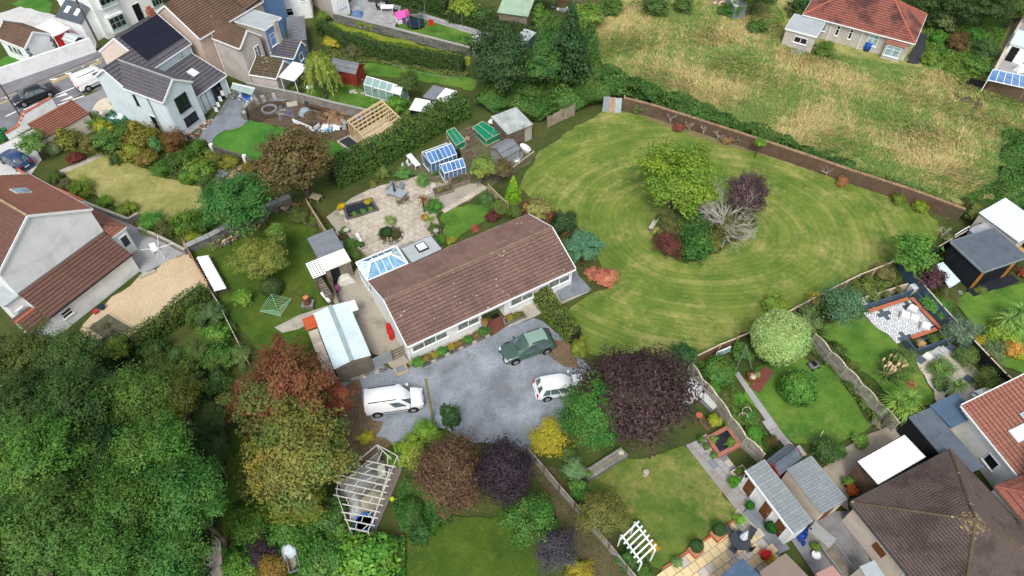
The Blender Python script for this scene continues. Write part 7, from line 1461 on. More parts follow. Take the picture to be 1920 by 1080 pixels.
heap('blue_tarp','bright blue tarpaulin bundle at the end of the white outbuilding','tarpaulin',1506,1010,.55,1.0,TARP_B,7);t=simple('storage_chest','weathered grey chest between the outbuildings and steps','chest',1534,1010,.03,-.85);m=MB();m.box(-.8,-.42,0,.8,.42,.75);m.build('chest_body',CONC,t,bevel=.04);m=MB();m.box(-.83,-.45,.75,.83,.45,.82);m.build('lid',COVER,t,bevel=.03)
pot('white ringed pot beside the blue tarpaulin',1527,1044,.28,.4,WHITE,None);pot('small leafy pot behind the white ringed pot',1526,1030,.15,.2,BLACK,'bush',(110,140,60),.35)
t=simple('timber_steps','dark wooden steps with rails beside the hipped house','steps',1563,1050)
e=P(1602,1090)-P(1545,1015)
for i in range(14):m=MB();q=P(1540,1018)-t.location+e*(i/14);m.cbox((q.x,q.y,.12),.9,.2,.08,math.atan2(e.y,e.x)+1.57);m.build('tread',TIMBER,t)
for s in(-.5,.5):m=MB();n_=Vector((-e.y,e.x,0)).normalized()*s;m.beam(P(1540,1018)-t.location+n_+Vector((0,0,.6)),P(1540,1018)-t.location+n_+e+Vector((0,0,.6)),.06,.08);m.build('rail',GALV,t)
# tiled seating area
t=simple('tiled_terrace','patterned black and white tiled terrace with built-in benches','terrace',1690,610)
corner=[(1622,598),(1706,560),(1764,622),(1678,654)]
p4=[P(*q)-t.location for q in corner];ex=(p4[2]-p4[1]).normalized();ey=Vector((-ex.y,ex.x,0));ang=math.atan2(ex.y,ex.x)
TL=[M('white_tile',C(226,228,228),var=.04,rough=.5),M('grey_tile',C(186,190,192),var=.06,rough=.5),M('dark_tile',C(84,98,108),var=.08,rough=.5)]
O_=p4[1];Lx=(p4[2]-p4[1]).length;Ly=(p4[0]-p4[1]).length;sgn=1 if(p4[0]-p4[1]).dot(ey)>0 else-1;s=.45;nx,ny=int(Lx/s),int(Ly/s)
def patt(i,j):a,b_=i%6,j%6;return 2 if(a in(1,)and b_ in(0,1,2))or(b_==1 and a in(0,1,2))else(1 if(a+b_)%2 else 0)
PRT=M('tile_print',C(70,84,94),rough=.5,bump=0);cnt=0;pr_=MB()
tm=[None]*3
for k in range(3):m=MB();m.box(-s/2*.97,-s/2*.97,0,s/2*.97,s/2*.97,.1);tm[k]=m.mesh('floor_tile',TL[k])
for i in range(nx):
    for j in range(ny):
        q=O_+ex*((i+.5)*s)+ey*(sgn*(j+.5)*s);o=link('floor_tile',tm[patt(i,j)],t);o.location=(q.x,q.y,random.uniform(-.003,.003));o.rotation_euler=(0,0,ang)
        if patt(i,j)==0:
            for a,b_ in((-.12,0),(.12,0),(0,.12),(0,-.12)):pr_.cbox((q.x+ex.x*a+ey.x*b_,q.y+ex.y*a+ey.y*b_,.1),.09,.09,.006,ang+.785)
o=pr_.build('tile_motif',PRT,t);o['kind']='stuff'
NV=plank('navy_render',C(70,92,112));RB=plank('orange_bench',C(196,118,86),var=.1)
def seg(a,b,w_,z0,z1,mat,name,par):m=MB();d=(b-a);m.beam(a+Vector((0,0,(z0+z1)/2)),b+Vector((0,0,(z0+z1)/2)),w_,z1-z0);return m.build(name,mat,par)
k0,k1,k2,k3=p4
ux,uy=ex,ey*sgn
seg(k1-ux*.05-uy*.3,k1+ux*Lx-uy*.3,.12,0,.85,NV,'planter_wall',t);seg(k1+ux*.05-uy*.9,k1+ux*(Lx+.3)-uy*.9,.1,0,.7,NV,'planter_wall',t)
seg(k1-ux*.3-uy*.2,k1-ux*.3+uy*Ly,.12,0,.85,NV,'planter_wall',t);seg(k1-ux*1.0-uy*.2,k1-ux*1.0+uy*(Ly+.2),.12,0,.9,CAPC,'planter_wall',t)
seg(k1+ux*(Lx+.35)-uy*.2,k1+ux*(Lx+.35)+uy*(Ly*.62),.1,0,.6,NV,'planter_wall',t);seg(k1+ux*(Lx+1.1)-uy*.3,k1+ux*(Lx+1.1)+uy*(Ly*.75),.14,0,.75,NV,'planter_wall',t);seg(k1+ux*Lx+uy*(Ly*.75),k1+ux*(Lx+1.1)+uy*(Ly*.75),.14,0,.75,NV,'planter_wall',t)
for f in(0,.17):seg(k1+ux*.15+uy*(.05+f),k1+ux*(Lx-.1)+uy*(.05+f),.15,.36,.42,RB,'bench_board',t);seg(k1+ux*(.05+f)+uy*.5,k1+ux*(.05+f)+uy*(Ly-.5),.15,.361,.421,RB,'bench_board',t);seg(k1+ux*(Lx-.1-f)+uy*.5,k1+ux*(Lx-.1-f)+uy*(Ly*.6),.15,.362,.422,RB,'bench_board',t)
for q in(k1-ux*.55-uy*.5,k1+ux*(Lx+.6)-uy*.5,k1-ux*.6+uy*(Ly-.2)):m=MB();m.cbox((q.x,q.y,0),.6,.6,.9,ang);m.build('corner_pier',M('patterned_pier',C(206,210,212),var=.2,scale=6),t)
for i,(a,b_,kind,c)in enumerate(((.25,-.6,'fine',(110,140,80)),(.5,-.6,'fine',(120,150,80)),(.75,-.6,'bush',(96,140,70)))):o=crown(kind,t,'plant',c);q=k1+ux*(Lx*a)+uy*b_;o.location=(q.x,q.y,.85);o.scale=(.45,.4,.35)
for b_,c in((.15,(110,140,80)),(.35,(96,130,70)),(.6,(210,180,140))):o=crown('fine',t,'plant',c);q=k1+ux*(Lx+.7)+uy*(Ly*b_);o.location=(q.x,q.y,.75);o.scale=(.4,.45,.35)
for b_ in(.2,.45,.7):o=crown('fine',t,'plant',(120,124,84));q=k1-ux*.65+uy*(Ly*b_);o.location=(q.x,q.y,.85);o.scale=(.35,.5,.3)
for u,v,l in((1694,592,'white cube seat nearest the lawn on the tiled terrace'),(1708,580,'large white seat at the back of the tiled terrace'),(1711,598,'white cube seat in the middle of the tiled terrace'),(1732,613,'white cube seat close to the near bench of the tiled terrace')):
    t2=simple('cube_seat',l,'seat',u,v+3,.1,.9+random.uniform(-.2,.2));m=MB();m.box(-.36,-.36,0,.36,.36,.42);m.build('seat_base',M('white_rattan',C(214,216,216),var=.08,scale=8),t2,bevel=.04);m=MB();m.box(-.34,-.34,.42,.34,.34,.52);m.build('cushion',M('pale_cushion',C(226,228,228)),t2,bevel=.04)
for u,v,rz,mt in((1724,674,.6,2),(1738,668,.6,0),(1752,664,.6,2),(1780,655,.5,2),(1815,714,.6,2),(1834,716,.7,2),(1768,726,.5,2),(1748,668,.6,1)):
    pass
pvs=by('gravel_border')
for k,(u,v,mt)in enumerate(((1724,676,2),(1738,671,0),(1754,664,1),(1768,659,1),(1782,654,2),(1814,713,2),(1834,717,2),(1767,727,2))):
    o=link('paving_slab',tm[mt],pvs);q=P(u,v);o.location=(q.x-pvs.location.x,q.y-pvs.location.y,.0);o.scale=(1.5,1.5,1);o.rotation_euler=(0,0,.6)
table('white_table','white rectangular garden table beside the blue metal shed',1836,750,1.8,1.1,.74,SHEET,.35);t=simple('hose_coil','coiled grey hose lying on the white garden table','hose',1826,741,.8);m=MB()
for r,z in((.32,.02),(.26,.05),(.3,.08)):m.path([Vector((r*math.cos(a),r*.8*math.sin(a),z))for a in np.linspace(0,6.283,13)],.035,5)
m.build('coil',GALV,t)
pot('grey bucket on the office lawn edge',1797,553,.22,.35,GALV);pot('rust flowers in a tub by the garage wall',1592,925,.28,.35,TERRA,'bush',(200,120,60),.4);pot('leafy trough by the garage door',1585,910,.25,.3,BLACK,'bush',(120,160,70),.4)
t=simple('light_string','white light fitting on a bracket at the dark fence behind the office','light',1806,432,1.3);m=MB();m.path([Vector((-1,-.6,0)),Vector((0,0,.1)),Vector((.8,.5,.05))],.05,6);m.build('bracket',UPVC,t)
# bottom pergola with covered furniture
p5=[(720,835),(742,858),(690,996),(655,975),(628,925),(636,905)]
PERG=M('weathered_white_wood',C(206,204,198),var=.1,scale=3,dirt=C(160,160,148));z=1.75;t=simple('slatted_pergola','angular white slatted pergola over covered garden furniture','pergola',690,925);L_=[P(u,v,z)-t.location for u,v in((707,834),(745,855),(690,997),(655,990),(631,925),(635,895))]
for a in L_:m=MB();m.cbox((a.x,a.y,-.1),.1,.1,a.z);m.build('post',PERG,t)
for a,b_ in zip(L_,L_[1:]+L_[:1]):m=MB();m.beam(a,b_,.05,.09);m.build('edge_beam',PERG,t)
raf=[((706,854-20),(733,860)),((687,864),(742,876)),((670,872),(737,888)),((652,882),(733,900)),((635,891),(729,912)),((630,904),(725,924)),((629,916),(721,936)),((625,928),(718,948)),((642,945),(714,961)),((640,960),(709,972)),((646,974),(703,986)),((655,990),(687,997))]
for(a,b_)in raf:m=MB();m.beam(P(*a,z+.1)-t.location,P(*b_,z+.1)-t.location,.06,.07);m.build('rafter',PERG,t)
for i,(a,b_)in enumerate(zip(raf,raf[1:])):
    for f in((.25,.6)if i%2 else(.42,.78)):q,r=P(*a[0],z+.08).lerp(P(*a[1],z+.08),f),P(*b_[0],z+.08).lerp(P(*b_[1],z+.08),f-.06);m=MB();m.beam(q-t.location,r-t.location,.045,.05);m.build('noggin',PERG,t)
bm_=MB();bm_.beam(P(731,880,z-.1)-t.location,P(697,985,z-.1)-t.location,.09,.12);bm_.build('beam',PERG,t)
fl=MB();cc=[P(u,v)-t.location for u,v in((712,862),(755,880),(700,1010),(660,1005),(638,950),(645,915))];fl.prism([(q.x,q.y)for q in cc],0,.14);fl.build('deck_floor',M('grey_deck',C(128,120,112),var=.2,scale=3),t)
bwl=MB();bwl.beam(P(640,918,.9)-t.location,P(712,858,.9)-t.location,.06,1.7);bwl.build('back_screen',M('grey_screen',C(150,150,142),var=.1),t)
cover('covered_sofa','long grey covered sofa along the back of the pergola','covered sofa',672,912,2.9,1.1,.8,COVER,.75,.06,z=.16);cover('covered_sofa','grey covered corner seat at the left of the pergola','covered sofa',666,948,1.1,2.1,.7,M('pale_cover',C(178,180,178),rough=.6,var=.08,scale=3),.35,.06,z=.16);cover('covered_table','olive-grey covered table in the middle of the pergola','covered table',697,938,2.0,1.2,.75,M('olive_cover',C(158,154,130),rough=.6,var=.1,scale=3),.75,.05,z=.16)
t=simple('paddling_pool','round blue tub under the near end of the pergola','tub',684,984,.16);m=MB();m.lathe([(.62,0),(.68,.2),(.66,.5),(.56,.5),(.52,.1)],18);m.build('tub',M('bright_blue_plastic',C(60,130,215),rough=.4),t,smooth=False);m=MB();m.lathe([(.54,.4),(.02,.4)],18);m.build('cover',M('pale_blue_water',C(170,205,230),rough=.3),t)
chair('pale green chair at the top end of the pergola',718,892,.2,M('mint_chair',C(178,190,170)))
t=simple('lime_watering_can','lime green watering can beside the pergola','watering can',736,938);m=MB();m.lathe([(.14,0),(.16,.3),(.1,.34)],10);m.build('can',M('lime_plastic',C(190,220,50),rough=.4),t);m=MB();m.tube((.1,0,.1),(.4,0,.4),.03,.02,5);m.build('spout',M('lime_plastic',C(190,220,50)),t)
t=simple('garden_cart','grey metal garden trailer with a pale sheet at the bottom edge','trailer',552,1052,0,-1.15)
for s in(-.35,.35):m=MB();m.box(-.9,s-.03,.3,.9,s+.03,.75);m.build('side',GALV,t)
m=MB();m.box(-.9,-.35,.3,.9,.35,.36);m.build('floor',FENCEG,t);m=MB();m.box(-.95,-.38,.3,-.9,.38,.75);m.box(.9,-.38,.3,.95,.38,.75);m.build('end_board',GALV,t)
for s in(-.45,.45):m=MB();m.tube((.2,s-.05,.25),(.2,s+.05,.25),.25,.25,12);m.build('wheel',TYRE,t)
cover('plastic_sheet','pale blue-white plastic sheet over the end of the garden trailer','plastic sheet',546,1036,1.2,1.1,.9,M('pale_sheet',C(200,212,220),rough=.4,var=.08,scale=4),.4,.15)
# far right top patio and field edge
t=simple('glass_awning','blue glazed lean-to awning on the patio at the top right edge','awning',1886,172);l=[P(1852,150,1.7),P(1925,166,1.7),P(1925,143,2.0),P(1862,130,2.0)];l=[q-t.location for q in l];m=MB();m.quad(*l);m.build('glass',CLEAR_B,t);m=MB()
for f in(0,.2,.4,.6,.8,1):m.beam(l[0].lerp(l[1],f),l[3].lerp(l[2],f),.06,.06)
m.beam(l[0],l[1],.08,.08);m.beam(l[3],l[2],.08,.08);m.build('frame',UPVC,t)
for q in l:m=MB();m.cbox((q.x,q.y,-.1),.08,.08,q.z);m.build('post',UPVC,t)
cover('white_cover','white covered furniture on the top right patio','covered furniture',1910,134,1.2,.9,.9,TARP_W,.3,.1)
k=B('white_shed','white flat roofed outhouse with a dark doorway at the top right edge',(1893,82),(1935,95),2.2,depth=4,cat='outbuilding',o=(.1,.1));k.walls(WHITE);k.flat(SHEET_B,.1);k.door('front',.3,1.2,2.0,BLACK,1)
for u,v,l,mt in((1494,98,'bright blue plastic sheet in the rough field by the annexe',M('sky_blue_plastic',C(40,160,225),rough=.4)),):heap('blue_sheet',l,'plastic sheet',u,v,.6,.4,mt,4)
t=simple('blue_barrel','dark blue barrel against the red roofed bungalow','barrel',1624,94);m=MB();m.lathe([(.42,0),(.5,.5),(.45,1.1),(.3,1.12)],12);m.build('barrel',M('dark_blue_barrel',C(36,78,160),rough=.5),t,smooth=True)
stones('rubble_heap','long heap of stones and rubble at the top edge of the field','rubble',[(1340,8),(1395,4)],60,.3,[STONE,CONC,TERRA,RENDER_BUFF],0,.5);k=B('grey_tank','pale grey tank shed at the top edge beside the rubble',(1378,14),(1402,12),1.8,depth=3,cat='shed',o=(.05,.05));k.walls(GALV);k.flat(FELT_L,.08)
stones('rubbish_pile','scrap pile with blue sheets inside the old brick corner by the field','scrap',[(1048,18),(1075,28)],26,.3,[TARP_B,TARP_W,TIMBER,GALV],0,.5);wall('broken_wall','low broken brick wall at the top edge beside the scrap pile',[(1045,8),(1092,14),(1078,36)],.9,.25,BRICK)
heap('scorched_pile','dark bonfire patch in the rough field near the brick wall corner','bonfire',1815,190,1.6,.4,M('burnt',C(70,62,52),C(96,84,66),var=.3,scale=3),10)
t=simple('plank_fence_strip','dark tarred board screen beside the brick wall corner','screen',1830,162);m=MB();a,b_=P(1812,160)-t.location,P(1845,168)-t.location;m.beam(a+Vector((0,0,.5)),b_+Vector((0,0,.5)),.06,1.0);m.build('board',BLACK,t)
# ------------------------------------------------------------------ vegetation
G1,G2,G3,G4=(78,122,54),(64,100,48),(100,138,58),(120,134,60)
# woodland, lower left: every crown one can tell apart is a tree
wd='trees of the lower left wood'
for u,v,r,c,hc,lab in(
        (40,672,62,(89,104,50),5.5,'olive-green woodland tree at the left edge by the lean-to porch'),(135,672,62,(72,104,54),5.5,'green woodland tree reaching up to the white lean-to wall'),
        (35,760,70,(63,92,46),6.5,'dense green woodland tree on the left edge, middle height'),(150,762,78,(61,93,46),7,'dark green woodland tree in the middle of the upper wood'),
        (255,742,68,(84,118,49),6,'mid-green woodland tree left of the small yellowing tree'),(325,745,50,(89,100,40),5,'yellowing woodland tree facing the rust-red tree'),
        (70,872,88,(86,129,53),8.5,'bright green tall woodland tree at the left edge'),(195,862,76,(45,79,36),7,'dark green woodland tree behind the tallest green crowns'),
        (285,850,78,(83,125,52),8,'fresh green woodland tree beside the mown grass strip'),(345,935,80,(73,121,54),8,'broad green woodland tree by the woodland path'),
        (225,955,82,(72,110,44),8.5,'full green woodland tree in the middle of the lower wood'),(95,990,92,(78,116,52),9,'large green woodland tree near the bottom left corner'),
        (-10,1010,80,(62,95,42),8.5,'woodland tree cut by the bottom left corner'),(195,1062,80,(81,127,58),9,'pale green woodland tree on the bottom edge left of centre wood'),
        (310,1050,76,(73,121,56),8,'green woodland tree on the bottom edge by the path end'),(395,850,36,(52,79,39),4,'small dark woodland tree at the edge of the grass strip'),
        (400,785,34,(61,88,43),3.5,'small green tree tucked left of the rust-red tree')):
    tree(u,v,r,'big',c,lab,hc,.8,'woodland_tree',wd)
scatter('undergrowth',[(-60,640),(120,640),(240,640),(420,680),(430,800),(420,900),(400,1100),(-60,1100)],26000,(46,70,33),1.6,.14,1.6)
# gardens between gravel yard and wood
hedge([(262,655),(330,605),(392,556)],1.3,1.7,(84,108,50),'clipped dark hedge along the lower edge of the golden gravel yard')
for u,v,r,k,c,l,a in(
        (225,652,24,'bush',(130,152,60),'yellow-green rounded shrub by the corner of the soil beds',.9),(290,652,26,'bush',(66,96,46),'dark green shrub below the large soil bed',.9),
        (335,668,26,'fine',(88,122,64),'feathery green shrub right of the dark shrub below the soil bed',.9),(398,588,26,'fine',(96,130,86),'grey-green feathery shrub inside the fence by the gravel yard',1.0),
        (365,592,22,'bush',(78,112,52),'leafy green shrub at the end of the gravel hedge',.9),(402,630,26,'bush',(104,146,62),'light green shrub beside the lower plank fence',.8),(375,660,30,'fine',(98,122,66),'loose olive shrub in the wild strip above the wood',.9),
        (412,672,30,'bush',(86,126,56),'green shrub beside the bent end of the plank fence',.9),(448,668,24,'fine',(120,146,88),'pale green shrub on the orchard side of the plank fence',.9),(350,705,32,'bush',(96,122,58),'broad green shrub at the top of the wood',.9),
        (410,720,28,'bush',(82,118,60),'green shrub left of the rust-red tree',.9),(300,685,30,'fine',(92,112,54),'dull green shrub touching the wood below the soil beds',.9),(430,615,14,'fine',(96,128,62),'small weedy shrub halfway along the plank fence',.8)):
    shrub(u,v,r,k,c,l,asp=a)
# border round the dry lawn
tree(60,268,25,'bush',(104,138,74),'small round green tree beside the dark blue hatchback',2.2,.85,'small_tree')
for u,v,r,k,c,l,a in(
        (99,278,15,'clip',(138,164,126),'pale grey-green ball shrub beside the small round tree',1.0),(127,262,24,'bush',(122,132,60),'olive shrub in front of the pantiled outhouse',.9),(165,270,20,'fine',(122,124,74),'thin brownish shrub right of the olive shrub',.9),
        (194,240,18,'bush',(160,166,56),'yellow-green ball shrub below the pale sand patch',.9),(170,228,19,'bush',(92,128,50),'green shrub touching the end of the pantiled roof',.9),(205,262,26,'bush',(92,130,62),'broad green shrub below the yellow-green ball',.8),
        (140,296,17,'bush',(112,58,52),'dark red low shrub above the lawn path',.6),(232,246,20,'bush',(82,120,52),'green shrub under the pale blue side wall',.9),(225,268,13,'fine',(120,84,70),'small reddish twiggy shrub between green border shrubs',.8),(268,256,30,'bush',(128,122,54),'golden olive shrub under the pale blue side wall',.9),
        (292,274,16,'tall',(92,144,88),'blue-green upright shrub left of the bronze ball',1.0),(326,266,27,'fine',(122,94,56),'bronze rounded shrub at the corner of the pale blue gable',.95),(246,285,22,'bush',(132,140,56),'yellowish shrub at the top corner of the dry lawn',.8),
        (273,297,22,'bush',(126,114,56),'orange tinged shrub beside the top of the dry lawn',.8),(300,317,19,'fine',(88,132,54),'bright green mop-headed shrub at the edge of the dry lawn',.8),(370,281,19,'bush',(82,118,48),'green shrub beside the white capped garden wall',.9),
        (326,305,19,'bush',(72,104,48),'dark green shrub in the middle of the border',.8),(345,298,17,'fine',(94,130,56),'light feathery shrub in the middle of the border',.8),(351,333,15,'clip',(88,138,54),'small bright green ball shrub by the dry lawn',.9),(377,318,27,'bush',(112,142,60),'big pale green shrub left of the stone circle',.8),
        (398,298,18,'bush',(120,132,62),'yellowish shrub along the boundary wall',.8),(382,337,14,'fine',(74,112,68),'dark feathery shrub at the border corner',.7),(430,304,18,'bush',(126,134,54),'yellow-green shrub by the end of the boundary wall',.8),(466,313,15,'fine',(136,122,50),'amber shrub left of the large brown-green tree',.8),
        (455,345,18,'bush',(74,112,46),'green shrub below the stone circle',.7),(104,333,15,'bush',(86,106,52),'low green shrub at the end of the lawn path',.6),(152,352,25,'fine',(112,136,52),'spreading yellow-green shrub behind the white kerb wall',.6),(124,346,14,'fine',(112,110,82),'grey-brown shrub behind the white kerb wall',.7),
        (197,378,15,'bush',(100,150,58),'bright green shrub above the rear patio wall',.7),(236,392,20,'bush',(122,142,58),'yellow-green mound above the rear patio wall',.6),(283,415,25,'fine',(92,150,66),'bright green dome shrub at the corner of the rear patio',.85),(310,428,20,'bush',(92,98,54),'dull green shrub right of the bright dome',.8),
        (348,416,26,'bush',(92,124,44),'rounded green shrub below the dry lawn',.9),(380,418,22,'bush',(66,100,38),'dark shrub under the glossy green tree',.8),(362,448,19,'fine',(142,160,62),'lime shrub at the foot of the stone retaining wall',.6),(218,300,14,'bush',(70,100,52),'small dark shrub at the end of the lawn path edge',.7)):
    shrub(u,v,r,k,c,l,asp=a)
tree(440,372,66,'broad',(66,118,58),'large glossy dark green tree at the corner of the dry lawn',4.2,.72)
tree(555,298,74,'broad',(104,94,62),'large brown-green twiggy tree between building site and stone patio',5.2,.82)
# shaded orchard lawn
tree(521,440,27,'tall',(104,132,62),'slender leaning green tree on the shaded lawn',2.4,.8)
tree(490,484,47,'broad',(126,138,68),'broad olive-topped tree on the shaded lawn',3.0,.75)
shrub(507,538,22,'clip',(76,96,50),'clipped dark ball shrub below the broad olive tree',asp=1.0)
shrub(455,560,20,'bush',(116,156,64),'light green shrub with yellow tips beside the white pallet roof',asp=.85)
for u,v,r,k,c,l,a in((560,404,20,'fine',(98,118,62),'wispy green shrub below the log stack',.8),(592,412,13,'fine',(104,124,60),'small shrub against the patio fence',.8),(400,460,14,'spike',(128,146,104),'grey-green spiky plant by the stone wall end',1.0),
        (572,392,14,'bush',(96,100,60),'brownish low shrub under the log stack',.6)):
    shrub(u,v,r,k,c,l,asp=a)
# patio planting
for u,v,r,k,c,l,a in((646,432,8,'clip',(88,138,60),'small clipped ball in the patio edge bed',1.0),(660,458,15,'bush',(78,122,56),'leafy shrub in the patio edge bed by the shed',.8),(668,478,14,'fine',(94,128,66),'feathery plant beside the glass roofed extension',.9),(640,446,10,'bush',(96,84,60),'brown-leaved plant in the patio edge bed',.8),
        (650,470,12,'bush',(86,128,52),'low green plant in the patio edge bed near the shed',.7),(723,437,13,'clip',(56,86,46),'dark clipped ball in the round stone bed',.9),(742,441,10,'clip',(82,84,46),'bronze clipped ball in the round stone bed',.9),(733,414,12,'fine',(150,176,118),'pale variegated shrub behind the round stone bed',1.1),
        (718,325,13,'bush',(124,140,84),'rounded grey-green shrub at the top of the stone patio',.9),(757,324,16,'fine',(108,160,86),'fluffy green shrub beside the larger blue greenhouse',.9),(793,338,15,'fine',(116,160,92),'fluffy light green shrub beside the blue greenhouses',.9),(700,345,9,'bush',(120,130,70),'small shrub in a pot at the top of the patio',.8),
        (812,386,17,'bush',(88,140,58),'fresh green shrub beside the patio parasol palms',1.0),(805,411,15,'spike',(168,186,112),'variegated strappy plant at the corner of the small lawn',1.0),(796,408,8,'clip',(186,150,60),'golden ball shrub at the patio edge',.9),(814,428,13,'bush',(90,110,60),'low dark shrub between small lawn and patio',.6),
        (826,449,11,'fine',(90,146,56),'bright green shrub behind the flat roofed extension',1.0),(846,452,11,'fine',(170,172,70),'low yellow plant against the bungalow back wall',.6),(890,427,14,'spike',(176,96,84),'red-pink spiky plant on the small lawn',.8),(923,405,14,'fine',(112,62,64),'dark red bushy shrub on the small lawn',.9),
        (640,388,8,'bush',(210,190,40),'yellow flowering plant beside the rectangular pond',.9),(690,378,8,'bush',(190,180,60),'yellow-green plant at the corner of the rectangular pond',.8)):
    shrub(u,v,r,k,c,l,asp=a)
for u,v,hgt,c,l in((796,400,1.9,(150,110,80),'bronze cabbage palm with yellow skirt at the top of the stone patio'),):
    t=thing('cabbage_palm',l,'palm',P(u,v,0));m=MB();m.tube((0,0,0),(0,0,hgt),.09,.07,7);m.build('trunk',BARK,t);o=crown('spike',t,'crown',c);o.location=(0,0,hgt);o.scale=(.85,.85,.8)
# north gardens and veg plot
hedge([(628,344),(690,315),(760,276),(815,243),(868,214)],2.3,2.5,(78,112,50),'tall thick hedge between building site and vegetable garden',dens=95,leaf=.11)
tree(905,312,26,'bush',(128,150,76),'apple tree with light green leaves beside the raised beds',2.0,.7,'apple_tree')
tree(940,315,24,'open',(112,104,72),'half bare brownish fruit tree beside the grey garden shed',2.0,.7,'fruit_tree')
shrub(963,355,19,'cone',(130,176,50),'golden-green conical conifer on the lawn edge by the slatted fence','conifer','conifer',asp=1.5)
for u,v,r,k,c,l,a in((912,372,17,'fine',(96,132,82),'grey-green shrub at the corner of the small lawn',.8),(938,388,18,'bush',(104,124,64),'mixed green shrub behind the bungalow ridge',.8),(985,390,15,'fine',(128,76,72),'dark red shrub left of the hydrangea',.9),(1012,392,26,'bush',(150,150,92),'hydrangea with faded flowers behind the bungalow gable',.8),
        (965,398,16,'bush',(96,118,58),'green shrub behind the bungalow back roof edge',.9),(1032,408,15,'fine',(148,88,76),'rust-red shrub beside the bungalow gable',.8),(1058,420,27,'bush',(62,88,56),'dark green shrub behind the blue-green pine',.9),(1066,436,14,'spike',(186,130,110),'pink spiky plant between dark shrub and pine',.9),
        (1135,521,21,'bush',(206,132,118),'pink flowering shrub on the lawn by the dark slab path',.85),(1112,512,15,'bush',(188,136,112),'smaller pink-brown flowering shrub beneath the blue-green pine',.8)):
    shrub(u,v,r,k,c,l,asp=a)
tree(1096,462,38,'pine',(98,150,122),'blue-green cloud-like pine at the bungalow gable end',2.6,.85,'pine_tree')
tree(935,105,60,'broad',(62,92,56),'tall dark green tree at the end of the terrace gardens',5.0,.95)
tree(1068,82,50,'cone',(60,92,56),'tall dark conifer rising from the bramble thicket',5.5,1.4,'conifer')
tree(1012,120,42,'broad',(78,120,62),'leafy green tree wrapped in brambles beside the conifer',3.5,.85)
tree(602,140,37,'weep',(148,170,84),'weeping willow with yellow-green trailing branches',3.2,1.15,'willow_tree')
tree(765,155,22,'broad',(84,108,58),'small round tree between greenhouse and grey sheds',2.2,1.0,'small_tree')
hedge([(603,62),(640,85),(720,108),(800,122),(870,132)],1.4,1.9,(66,98,46),'long dark hedge between the two terrace lawns')
hedge([(735,5),(790,12),(840,30)],1.6,2.2,(60,96,40),'smooth dark green hedge along the top terrace path')
hedge([(845,40),(900,48),(960,66),(1000,78)],1.5,1.6,(64,92,46),'lower dark hedge behind the trampoline lawn path')
for u,v,r,k,c,l,a in((870,16,30,'bush',(130,156,62),'bright yellow-green shrub at the top edge',.8),(905,30,22,'bush',(70,104,52),'dark shrub beside the green shed roof',.9),(1010,30,22,'bush',(100,142,66),'leafy shrub right of the green shed roof',.9),(985,12,18,'bush',(104,140,70),'shrub leaning on the green shed roof',.9),
        (624,78,18,'bush',(190,178,62),'yellow flowering shrub above the red shed',.6),(690,92,14,'bush',(96,112,64),'dull shrub right of the red shed',.8),(664,96,18,'fine',(110,118,82),'greyish shrub behind the red shed',.8),(606,32,12,'bush',(120,150,70),'light green shrub by the white terrace house',.9),(745,195,20,'bush',(96,146,60),'green shrub beside the pale timber frame',.9),
        (700,196,16,'bush',(104,152,62),'low bright green shrub on the willow lawn',.6),(560,165,14,'fine',(112,130,74),'wispy shrub under the white canopy',.7),(612,92,10,'bush',(88,112,60),'small shrub by the slate outhouse ladder',.8),
        (1100,30,34,'bush',(112,144,60),'light green thicket shrub at the top of the rough field',.7),(1090,60,28,'bush',(92,126,56),'green thicket shrub beside the rough field edge',.7),(1150,15,22,'bush',(86,122,56),'green scrub at the top edge of the rough field',.7),(1230,12,26,'bush',(78,108,54),'dark scrub at the top edge of the field, left part',.6),
        (1280,10,20,'bush',(82,116,58),'scrub at the top edge beside the rubble heap',.7),(1376,16,20,'bush',(78,122,54),'round green shrub by the rubble heap',.9),(1355,20,12,'bush',(86,126,58),'small shrub left of the round shrub by the rubble',.8),(1500,14,26,'bush',(66,96,50),'dark scrub left of the red roofed bungalow',.8),(1548,92,20,'bush',(96,128,58),'overgrown shrub beside the flat roof annexe',.7),
        (1420,50,20,'bush',(84,118,56),'green bramble mound at the top of the rough field',.6),(1760,72,16,'bush',(84,140,58),'bright green shrub right of the red roofed bungalow',.8),(1797,77,21,'bush',(104,88,58),'brown-green shrub in the overgrown garden',.8),(1850,92,26,'fine',(82,112,66),'grey-green shrub by the light garden wall',.7),(1830,65,20,'bush',(78,128,56),'wild green shrub in the overgrown garden',.6),
        (1770,40,28,'bush',(92,110,64),'olive tree-like shrub right of the red roof',.8),(1745,112,17,'bush',(118,146,62),'yellow-green shrub by the dark tarmac strip',.6),(1835,125,24,'bush',(96,134,60),'green bramble mound by the brick wall corner',.5)):
    shrub(u,v,r,k,c,l,asp=a)
for i,(u,v,r,c,l)in enumerate(((1790,0,46,(58,84,44),'dark tree at the top edge right of the red roof'),(1860,8,42,(66,92,50),'dark tree at the top right corner'),(1915,5,40,(92,114,56),'olive tree in the very top right corner'),(1730,-12,40,(64,90,48),'dark tree behind the red roofed bungalow'),(1420,-18,40,(70,100,50),'tree cut by the top edge left of the red roof'),(1010,-22,40,(84,116,56),'tree cut by the top edge above the green shed roof'))):
    tree(u,v,r,'broad',c,l,3.5,.8)
scatter('bramble_thicket',[(890,190),(930,130),(985,70),(1040,40),(1120,80),(1130,140),(1180,160),(1320,220),(1480,280),(1560,305),(1540,312),(1440,285),(1300,232),(1200,190),(1110,172),(1050,215),(1000,235),(930,215)],36000,(82,118,56),2.0,.13,1.1)
